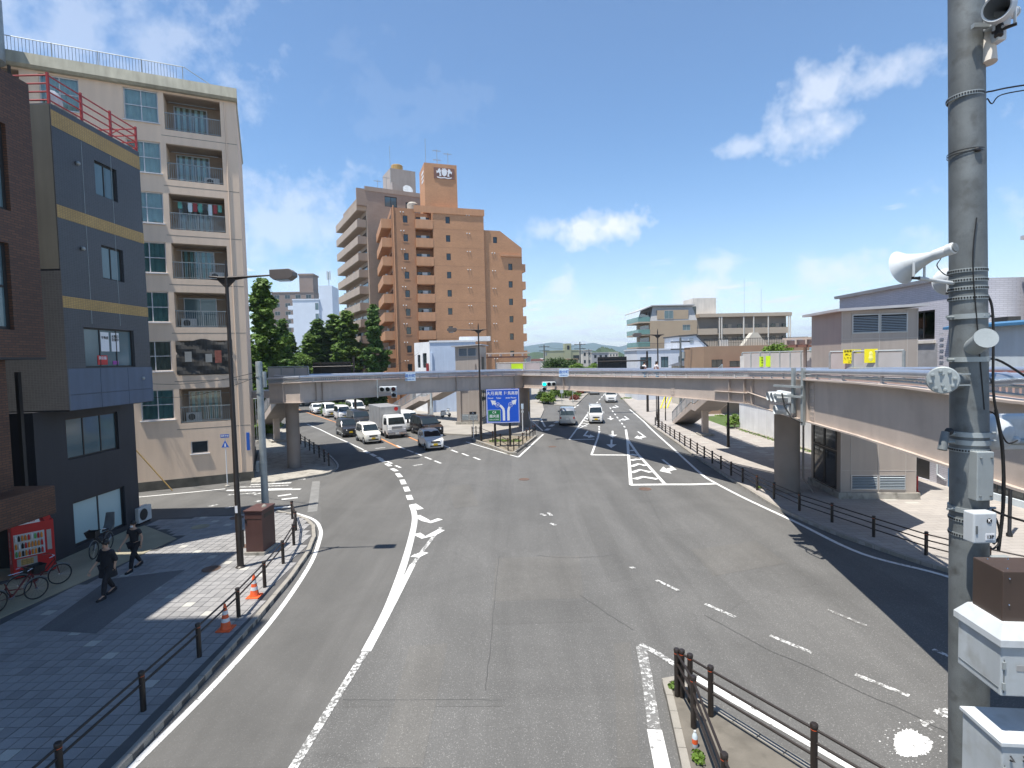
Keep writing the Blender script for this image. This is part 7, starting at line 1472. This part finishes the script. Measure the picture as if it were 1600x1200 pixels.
for x in (0, .45, .9): MB().tube([(x, 0, 0), (x + .7, .3, 1.5)], .07, 8).obj('pole', 'yellow_sign', t, 40)
t = thing('yellow_white_post', 'leaning yellow and white striped rod at the middle pavement edge', 'post', G(848, 673, KZ)); MB().tube([(0, 0, 0), (-1.15, 2.6, .9), (-1.25, 3.0, 1.6)], .05, 8).obj('rod', 'white_paint', t, 40); MB().tube([(-1.25, 3.0, 1.601), (-1.25, 3.0, 3.6)], .06, 8).obj('upper_rod', 'gold_tile', t, 40)
# ================================================================ THINGS ON THE LEFT PAVEMENT
t = thing('roadside_cabinet', 'brown steel roadside cabinet on a concrete base beside the street lamp', 'cabinet', (-10.02, 19.42, KZ), R(-2))
MB().box(0, .66, 0, .95, .12, 1.62).obj('case', 'cabinet_brown', t, None, .012); box('base', 'concrete', t, -.05, .71, -.05, 1.0, 0, .12); MB().box(-.03, .69, -.03, .98, 1.622, 1.68).obj('lid', 'cabinet_brown', t, None, .01); box('door_joint', 'bronze', t, .02, .64, -.006, -.001, 1.34, 1.355); box('handle', 'bronze', t, .02, .06, -.03, -.001, 1.22, 1.36); box('vent', 'bronze', t, .661, .668, .15, .8, 1.35, 1.5)
MB().lathe([(.1, 0), (.08, .05), (.02, .1)], (.5, .5, 1.681), 8).obj('debris', 'concrete', t)
for px, py, lab in ((360, 983, 'orange traffic cone behind the guard rail nearer the camera'), (404, 932, 'orange traffic cone behind the guard rail further from the camera')):
    p = G(px, py, KZ); t = thing('traffic_cone', lab, 'traffic cone', (p.x - .12, p.y, KZ), 0, 'orange cones behind the guard rail')
    box('base', 'cone', t, -.19, .19, -.19, .19, 0, .035, .01); MB().lathe([(.14, .035), (.13, .06), (.03, .68), (.02, .7)], (0, 0, 0), 18).obj('body', 'cone', t, 40)
    for z in (.22, .42): f = lambda q: .13 - (q - .06) / .62 * .1; MB().lathe([(f(z) + .003, z), (f(z + .1) + .003, z + .1)], (0, 0, 0), 18, caps=False).obj('reflective_band', 'frame_white', t, 40)
# vending machine
t = thing('vending_machine', 'red drinks vending machine beside the dark grey building', 'vending machine', (-16.9, 17.55, KZ), R(50))
MB().box(0, 1.1, 0, .75, .05, 1.83).obj('case', 'red', t, None, .015); box('foot', 'plastic_black', t, .05, 1.05, .05, .7, 0, .05)
mat('drink_back', (.55, .58, .6), .5, .1); mat('can_orange', (.7, .25, .03), .4, .2, 9); mat('can_green', (.1, .35, .1), .4, .2, 9); mat('can_white', (.7, .7, .7), .4, .1, 9)
box('display_window', 'drink_back', t, .05, .84, -.012, -.001, .72, 1.52)
for r_ in range(3):
    box('shelf', 'white_box', t, .06, .83, -.05, -.013, .74 + r_ * .26, .765 + r_ * .26)
    for k_ in range(9): MB().lathe([(.028, 0), (.03, .02), (.03, .13), (.02, .16), (.012, .19)], (.1 + k_ * .083, -.035, .766 + r_ * .26), 8).obj('drink', random.choice(['can_orange', 'can_green', 'can_white', 'red', 'black', 'can_orange']), t, 40)
box('poster', 'curtain_grey', t, .1, .62, -.014, -.001, .42, .68); box('picture', 'gold_tile', t, .2, .52, -.018, -.0145, .45, .65); box('coin_panel', 'frame_alu', t, .9, 1.02, -.014, -.001, .8, 1.5); box('delivery_flap', 'plastic_black', t, .15, .8, -.016, -.001, .12, .3); MB().prism([(.03, 1.83), (.75, 1.83), (.72, 1.96), (.3, 2.0), (.06, 1.95)], -.03, .01, 'y').obj('header', 'sign_white', t); MB().lathe([(.1, -.03), (.1, .0)], (.93, 0, 1.93), 14, 'y').obj('header_disc', 'red', t)
text('Coca-Cola', .1, t, TM(.4, -.034, 1.91), 'red'); text('Coca-Cola', .26, t, Matrix.Translation((-.004, .4, 1.0)) @ Matrix.Rotation(R(-90), 4, 'Z') @ FACE @ Matrix.Rotation(R(-90), 4, 'Z'), 'sign_white')
# bicycles
mat('red_dark', (.11, .012, .012), .5, .1)
def bicycle(label, loc, rz, frame, basket=True, childseat=False):
    t = thing('bicycle', label, 'bicycle', loc, rz, 'bicycles at the left buildings')
    for y in (-.52, .52):
        w_ = MB(); n = 24
        for k_ in range(n):
            a0, a1 = 2 * math.pi * k_ / n, 2 * math.pi * (k_ + 1) / n; w_.tube([(0, y + .31 * math.cos(a0), .33 + .31 * math.sin(a0)), (0, y + .31 * math.cos(a1), .33 + .31 * math.sin(a1))], .019, 6)
        o = w_.obj('tyre', 'rubber', t, 60); sp = MB()
        for k_ in range(14): a0 = 2 * math.pi * k_ / 14; sp.tube([(.02 * (-1) ** k_, y, .33), (0, y + .3 * math.cos(a0), .33 + .3 * math.sin(a0))], .003, 3)
        sp.lathe([(.025, -.04), (.025, .04)], (0, y, .33), 8, 'x'); tag(sp.obj('spokes', 'chrome', o), kind='stuff')
        m_ = MB(); m_.tube([(0, y + .345 * math.cos(a), .33 + .345 * math.sin(a)) for a in [R(20 + 14 * k_) for k_ in range(10)]], .022, 6); m_.obj('mudguard', 'galv_pole', t, 50)
    for P, r_ in (([(0, -.38, .85), (0, .1, .32)], .022), ([(0, .1, .32), (0, .25, .78)], .018), ([(0, .1, .32), (0, .52, .33), (0, .22, .66)], .012), ([(0, -.42, .78), (0, -.2, .45), (0, .18, .55)], .018), ([(0, -.38, .98), (0, -.44, .72), (0, -.52, .33)], .016)): MB().tube(P, r_, 8).obj('frame_tube', frame, t, 50)
    MB().tube([(-.27, -.18, 1.02), (-.22, -.34, 1.05), (0, -.39, 1.0), (.22, -.34, 1.05), (.27, -.18, 1.02)], .012, 6).obj('handlebar', 'chrome', t, 50); MB().loft([[(-.1, .38, .82), (.1, .38, .82), (.09, .38, .87), (-.09, .38, .87)], [(-.03, .12, .82), (.03, .12, .82), (.03, .12, .86), (-.03, .12, .86)]]).obj('saddle', 'seat_dark', t, 50)
    MB().lathe([(.09, -.012), (.09, .012)], (.05, .1, .32), 14, 'x').obj('chainring', 'chrome', t); MB().tube([(0, .4, .74), (0, .75, .74)], .015, 6).obj('rack', 'chrome', t)
    if basket: MB().loft([[(-.14, -.42, .82), (.14, -.42, .82), (.14, -.66, .82), (-.14, -.66, .82)], [(-.19, -.42, 1.06), (.19, -.42, 1.06), (.19, -.74, 1.06), (-.19, -.74, 1.06)]], False).obj('basket', 'frame_dark', t)
    if childseat: MB().loft([[(-.15, .38, .78), (.15, .38, .78), (.15, .62, .78), (-.15, .62, .78)], [(-.17, .6, .95), (.17, .6, .95), (.17, .66, .95), (-.17, .66, .95)], [(-.14, .72, 1.4), (.14, .72, 1.4), (.14, .78, 1.4), (-.14, .78, 1.4)]]).obj('child_seat', 'galv_pole', t, 40)
bicycle('bicycle with red frame nearest the left edge of the pavement', (-15.0, 15.6, KZ + .004), R(160), 'red_dark'); bicycle('bicycle with pale rims right in front of the vending machine', (-15.3, 16.75, KZ + .004), R(150), 'red_dark', False); bicycle('dark bicycle with a child seat parked before the shop window', (-15.75, 19.9, KZ + .006), R(12), 'black_metal', True, True)
t = thing('outdoor_unit', 'white air conditioner outdoor unit by the corner of the dark grey building', 'air conditioner', (-16.75, 23.35, KZ + .02), R(90)); MB().box(0, .85, -.0, .32, .08, .75).obj('case', 'ac_white', t, None, .015); MB().lathe([(.26, -.01), (.25, -.015), (.01, -.015)], (.32, 0, .42), 18, 'y').obj('fan_grille', 'frame_dark', t)
for x in (.08, .7): box('foot', 'plastic_black', t, x, x + .07, .02, .3, 0, .08)
t = thing('plastic_bottle', 'small drink bottle standing behind the median kerb', 'bottle', (*G(*q6(373, 850), KZ - .02).xy, KZ - .02)); MB().lathe([(.045, 0), (.05, .02), (.05, .2), (.03, .25), (.02, .27)], (0, 0, 0), 12).obj('body', 'pale_siding', t, 40); MB().lathe([(.052, .07), (.052, .16)], (0, 0, 0), 12, caps=False).obj('label_band', 'cone', t); MB().lathe([(.022, .27), (.022, .3), (.01, .301)], (0, 0, 0), 10).obj('cap', 'white_box', t)
t = thing('red_post', 'short red marker post near the lilac building door', 'post', G(1433, 768, KZ)); MB().lathe([(.1, 0), (.1, .03), (.04, .05), (.04, .75), (.03, .78)], (0, 0, 0), 12).obj('post', 'red', t, 40)
t = thing('dark_pole', 'dark pole on the right-hand pavement behind the utility pole', 'post', G(1577, 838, KZ)); MB().lathe([(.1, 0), (.1, .1), (.06, .15), (.06, 4.4)], (0, 0, 0), 12).obj('shaft', 'black_metal', t, 40)

# ================================================================ PEOPLE
mat('skin', (.46, .28, .19), .6, .05, 8); mat('hair', (.012, .010, .009), .5, .1, 30); mat('cloth_black', (.016, .016, .019), .9, .2, 8, bump=.4, bscale=14); mat('cloth_black2', (.022, .021, .024), .9, .2, 8, bump=.4, bscale=10); mat('cloth_white', (.62, .62, .62), .9, .1, 8, bump=.3, bscale=14); mat('cloth_blue', (.03, .22, .40), .9, .1, 8); mat('mask_white', (.68, .70, .72), .8, .05); mat('shoe_white', (.6, .6, .6), .7, .1)
def skin(name, V, E_, R_, m, parent, root=0, sub=2):
    me = bpy.data.meshes.new(name); me.from_pydata(V, E_, []); o = bpy.data.objects.new(name, me); col.objects.link(o); o.modifiers.new('s', 'SKIN').use_smooth_shade = True
    sv = me.skin_vertices[0].data
    for i, r_ in enumerate(R_): sv[i].radius = r_ if isinstance(r_, tuple) else (r_, r_); sv[i].use_root = (i == root)
    o.modifiers.new('d', 'SUBSURF').levels = sub; o.modifiers['d'].render_levels = sub
    bpy.context.view_layer.update(); me2 = bpy.data.meshes.new_from_object(o.evaluated_get(bpy.context.evaluated_depsgraph_get())); bpy.data.objects.remove(o)
    me2.materials.clear(); me2.materials.append(MATS[m]); me2.name = name; me2.shade_smooth(); return link(name, me2, parent)
def person(label, loc, rz, h_=1.7, top='cloth_black', legs='cloth_black2', sleeve=.55, coat=False, mask=False, stride=.3, arm=.25, shoes='cloth_black2', hairlong=False, group=None):
    """faces -y; walking pose. One continuous body, clothes and hair as children"""
    s_ = h_ / 1.7; t = thing('person', label, 'person', loc, rz, group)
    J = dict(pel=(0, 0, .93), wst=(0, .01, 1.08), chs=(0, .015, 1.27), nck0=(0, .02, 1.42), nck=(0, .0, 1.5), hd0=(0, -.015, 1.56), hd=(0, -.01, 1.63), hdt=(0, .005, 1.68))
    for q, sg in (('l', 1), ('r', -1)):
        f = stride * sg; J['hip' + q] = (sg * .095, 0, .89); J['kn' + q] = (sg * .1, -f * .5 - .06, .49 + (.0 if f > 0 else .02)); J['an' + q] = (sg * .1, -f + (.02 if f < 0 else 0), .10 if f > 0 else .15); J['to' + q] = (sg * .115, -f - .17, .035 if f > 0 else .04)
        J['sh' + q] = (sg * .175, .02, 1.395); J['el' + q] = (sg * .245, .03 + arm * .25 * sg, 1.13); J['wr' + q] = (sg * .24, -.07 + arm * .7 * sg - .06, .91); J['pa' + q] = (sg * .235, -.1 + arm * .8 * sg - .06, .84)
    K = list(J); ix = {k_: i for i, k_ in enumerate(K)}; V = [tuple(c * s_ for c in J[k_]) for k_ in K]; E_ = []
    def e(*a): E_.extend((ix[x], ix[y]) for x, y in zip(a, a[1:]))
    e('pel', 'wst', 'chs', 'nck0', 'nck', 'hd0', 'hd', 'hdt')
    for q in 'lr': e('pel', 'hip' + q, 'kn' + q, 'an' + q, 'to' + q); e('nck0', 'sh' + q, 'el' + q, 'wr' + q, 'pa' + q)
    rad_ = dict(pel=(.14, .10), wst=(.125, .09), chs=(.15, .10), nck0=(.11, .08), nck=(.05, .05), hd0=(.062, .075), hd=(.075, .092), hdt=(.055, .07))
    def r_(k_): return rad_.get(k_) or {'hip': .085, 'kn': .055, 'an': .037, 'to': .03, 'sh': .055, 'el': .042, 'wr': .028, 'pa': (.02, .042)}[k_[:-1]]
    Rr = [tuple(c * s_ for c in q) if isinstance(q, tuple) else q * s_ for q in map(r_, K)]
    body = skin('body', V, E_, Rr, 'skin', t)
    # five fingers on each hand
    for q, sg in (('l', 1), ('r', -1)):
        pa = Vector(J['pa' + q]) * s_
        for k_ in range(4):
            y = (-.03 + .02 * k_) * s_; L_ = (.07, .08, .075, .055)[k_] * s_; MB().tube([pa + Vector((0, y, -.03 * s_)), pa + Vector((-sg * .006, y - .004, -.03 * s_ - L_ * .5)), pa + Vector((-sg * .022, y - .008, -.03 * s_ - L_))], [.0095 * s_, .009 * s_, .007 * s_], 7).obj('finger', 'skin', t, 60)
        MB().tube([pa + Vector((0, -.035 * s_, .0)), pa + Vector((-sg * .01, -.06 * s_, -.03 * s_)), pa + Vector((-sg * .018, -.065 * s_, -.06 * s_))], [.012 * s_, .010 * s_, .008 * s_], 7).obj('thumb', 'skin', t, 60)
    def sub(names, edges, grow, nm, m, root=0):
        ii = {k_: i for i, k_ in enumerate(names)}; VV = []; RR = []
        for k_ in names:
            if '@' in k_: a, b_, f = k_.split('@'); f = float(f); p = Vector(J[a]) * (1 - f) + Vector(J[b_]) * f; ra = r_(a); rb = r_(b_); ra = max(ra) if isinstance(ra, tuple) else ra; rb = max(rb) if isinstance(rb, tuple) else rb; q = ra * (1 - f) + rb * f
            else: p = Vector(J[k_]); q = r_(k_)
            VV.append(tuple(p * s_)); RR.append(tuple((c + grow) * s_ for c in q) if isinstance(q, tuple) else (q + grow) * s_)
        return skin(nm, VV, [(ii[a], ii[b_]) for a, b_ in edges], RR, m, t, root)
    lo = 'pel'
    sub(['pel', 'wst', 'chs', 'nck0', 'shl', 'shr', 'ell', 'elr', f'ell@wrl@{sleeve - .5 if sleeve > .5 else .02}', f'elr@wrr@{sleeve - .5 if sleeve > .5 else .02}'] if sleeve > .5 else ['pel', 'wst', 'chs', 'nck0', 'shl', 'shr', f'shl@ell@{sleeve * 1.6}', f'shr@elr@{sleeve * 1.6}'],
        [('pel', 'wst'), ('wst', 'chs'), ('chs', 'nck0'), ('nck0', 'shl'), ('nck0', 'shr')] + ([('shl', 'ell'), ('shr', 'elr'), ('ell', f'ell@wrl@{sleeve - .5 if sleeve > .5 else .02}'), ('elr', f'elr@wrr@{sleeve - .5 if sleeve > .5 else .02}')] if sleeve > .5 else [('shl', f'shl@ell@{sleeve * 1.6}'), ('shr', f'shr@elr@{sleeve * 1.6}')]), .028, 'shirt', top)
    sub(['pel', 'hipl', 'hipr', 'knl', 'knr', 'anl', 'anr'], [('pel', 'hipl'), ('pel', 'hipr'), ('hipl', 'knl'), ('hipr', 'knr'), ('knl', 'anl'), ('knr', 'anr')], .026, 'trousers', legs)
    for q in 'lr':
        a, b_ = Vector(J['an' + q]) * s_, Vector(J['to' + q]) * s_; MB().loft([[(x * w_ + c.x, c.y, z) for x, z in ((-.045, c.z - .035), (.045, c.z - .035), (.04, c.z + tz), (-.04, c.z + tz))] for c, w_, tz in ((a + Vector((0, .07, -.06)), .8, .06), (a + Vector((0, 0, -.065)), 1.05, .07), (b_ + Vector((0, .05, .0)), 1.15, .035), (b_ + Vector((0, -.05, .0)), .8, .02))]).obj('shoe', shoes, t, 60)
    if coat:
        cx = []
        for z, w_, d_ in ((.62, .27, .22), (.8, .25, .19), (1.0, .21, .16), (1.2, .205, .15), (1.4, .17, .11)): cx.append([(w_ * math.cos(a) * s_, (.02 + d_ * math.sin(a)) * s_, z * s_) for a in [2 * math.pi * k_ / 16 for k_ in range(16)]])
        MB().loft(cx).obj('loose_coat', top, t, 60)
    c = Vector((0, -.008, 1.61)) * s_
    MB().sphere(c + Vector((0, .02, .035)) * s_, .098 * s_, 10, (.92, 1.05, .95)).obj('hair', 'hair', t, 60)
    if hairlong: MB().sphere(c + Vector((0, .06, -.05)) * s_, .085 * s_, 8, (1.0, .6, 1.3)).obj('hair_back', 'hair', t, 60)
    for sg in (-1, 1):
        MB().sphere(c + Vector((sg * .03, -.088, -.015)) * s_, .011 * s_, 5, (1.2, .5, .7)).obj('eye', 'hair', t, 60); MB().sphere(c + Vector((sg * .083, .0, -.02)) * s_, .022 * s_, 5, (.4, .8, 1.2)).obj('ear', 'skin', t, 60)
    MB().loft([[(x * s_ + c.x, y * s_ + c.y, z * s_ + c.z) for x, y, z in ring_] for ring_ in ([(-.01, -.085, -.01), (.01, -.085, -.01), (.008, -.08, 0)], [(-.016, -.09, -.045), (.016, -.09, -.045), (0, -.115, -.042)])]).obj('nose', 'skin', t, 60)
    if mask: MB().sphere(c + Vector((0, -.062, -.06)) * s_, .052 * s_, 8, (1.1, .75, .9)).obj('face_mask', 'mask_white', t, 60)
    else: MB().sphere(c + Vector((0, -.082, -.075)) * s_, .018 * s_, 5, (1.2, .5, .4)).obj('mouth', 'red_rail', t, 60)
    return t
p = G(170, 931, KZ); person('person in a loose black jacket and black trousers walking ahead on the shaded left pavement', (p.x, p.y, KZ + .003), R(-14), 1.72, 'cloth_black', 'cloth_black2', .8, True, stride=.24)
p = G(212, 889, KZ); person('person with face mask in black T-shirt and wide black trousers walking behind', (p.x, p.y, KZ + .003), R(-10), 1.68, 'cloth_black2', 'cloth_black', .36, False, True, stride=.3, shoes='cloth_black')
def on_deck(px, Y): q = D(px, 580, Y); return q
zd = NF[4][3] - .5
for px, lab, kw in ((1007, 'person with black hair and dark shoulder bag on the footbridge, left of the pair', dict(hairlong=False)), (1026, 'person in white shirt with brown hair on the footbridge, right of the pair', dict(hairlong=True))):
    q = D(px, 580, 36.8); person(lab, (q.x, q.y, zd + .003), R(100), 1.5, 'cloth_white', 'cloth_blue', .36, stride=.2, group='people on the footbridge', **kw)
# small card with a black bag on the left one
b_ = [o for o in bpy.data.objects if o.get('label', '').startswith('person with black hair')][0]
MB().box(-.16, .16, .1, .26, .88, 1.2).obj('shoulder_bag', 'cloth_black', b_, None, .03)
# ================================================================ AIR
hz_m = bpy.data.materials.new('haze'); hz_m.use_nodes = True; N = hz_m.node_tree.nodes; N.remove(N['Principled BSDF'])
pv = N.new('ShaderNodeVolumePrincipled'); pv.inputs['Color'].default_value = (.62, .80, 1.0, 1); pv.inputs['Density'].default_value = 0.00016; pv.inputs['Anisotropy'].default_value = 0.2
hz_m.node_tree.links.new(pv.outputs[0], N['Material Output'].inputs['Volume'])
MATS['haze'] = hz_m
tag(MB().box(-8990, 8990, -55, 6600, -2.0, 250).obj('haze', 'haze'), kind='stuff')
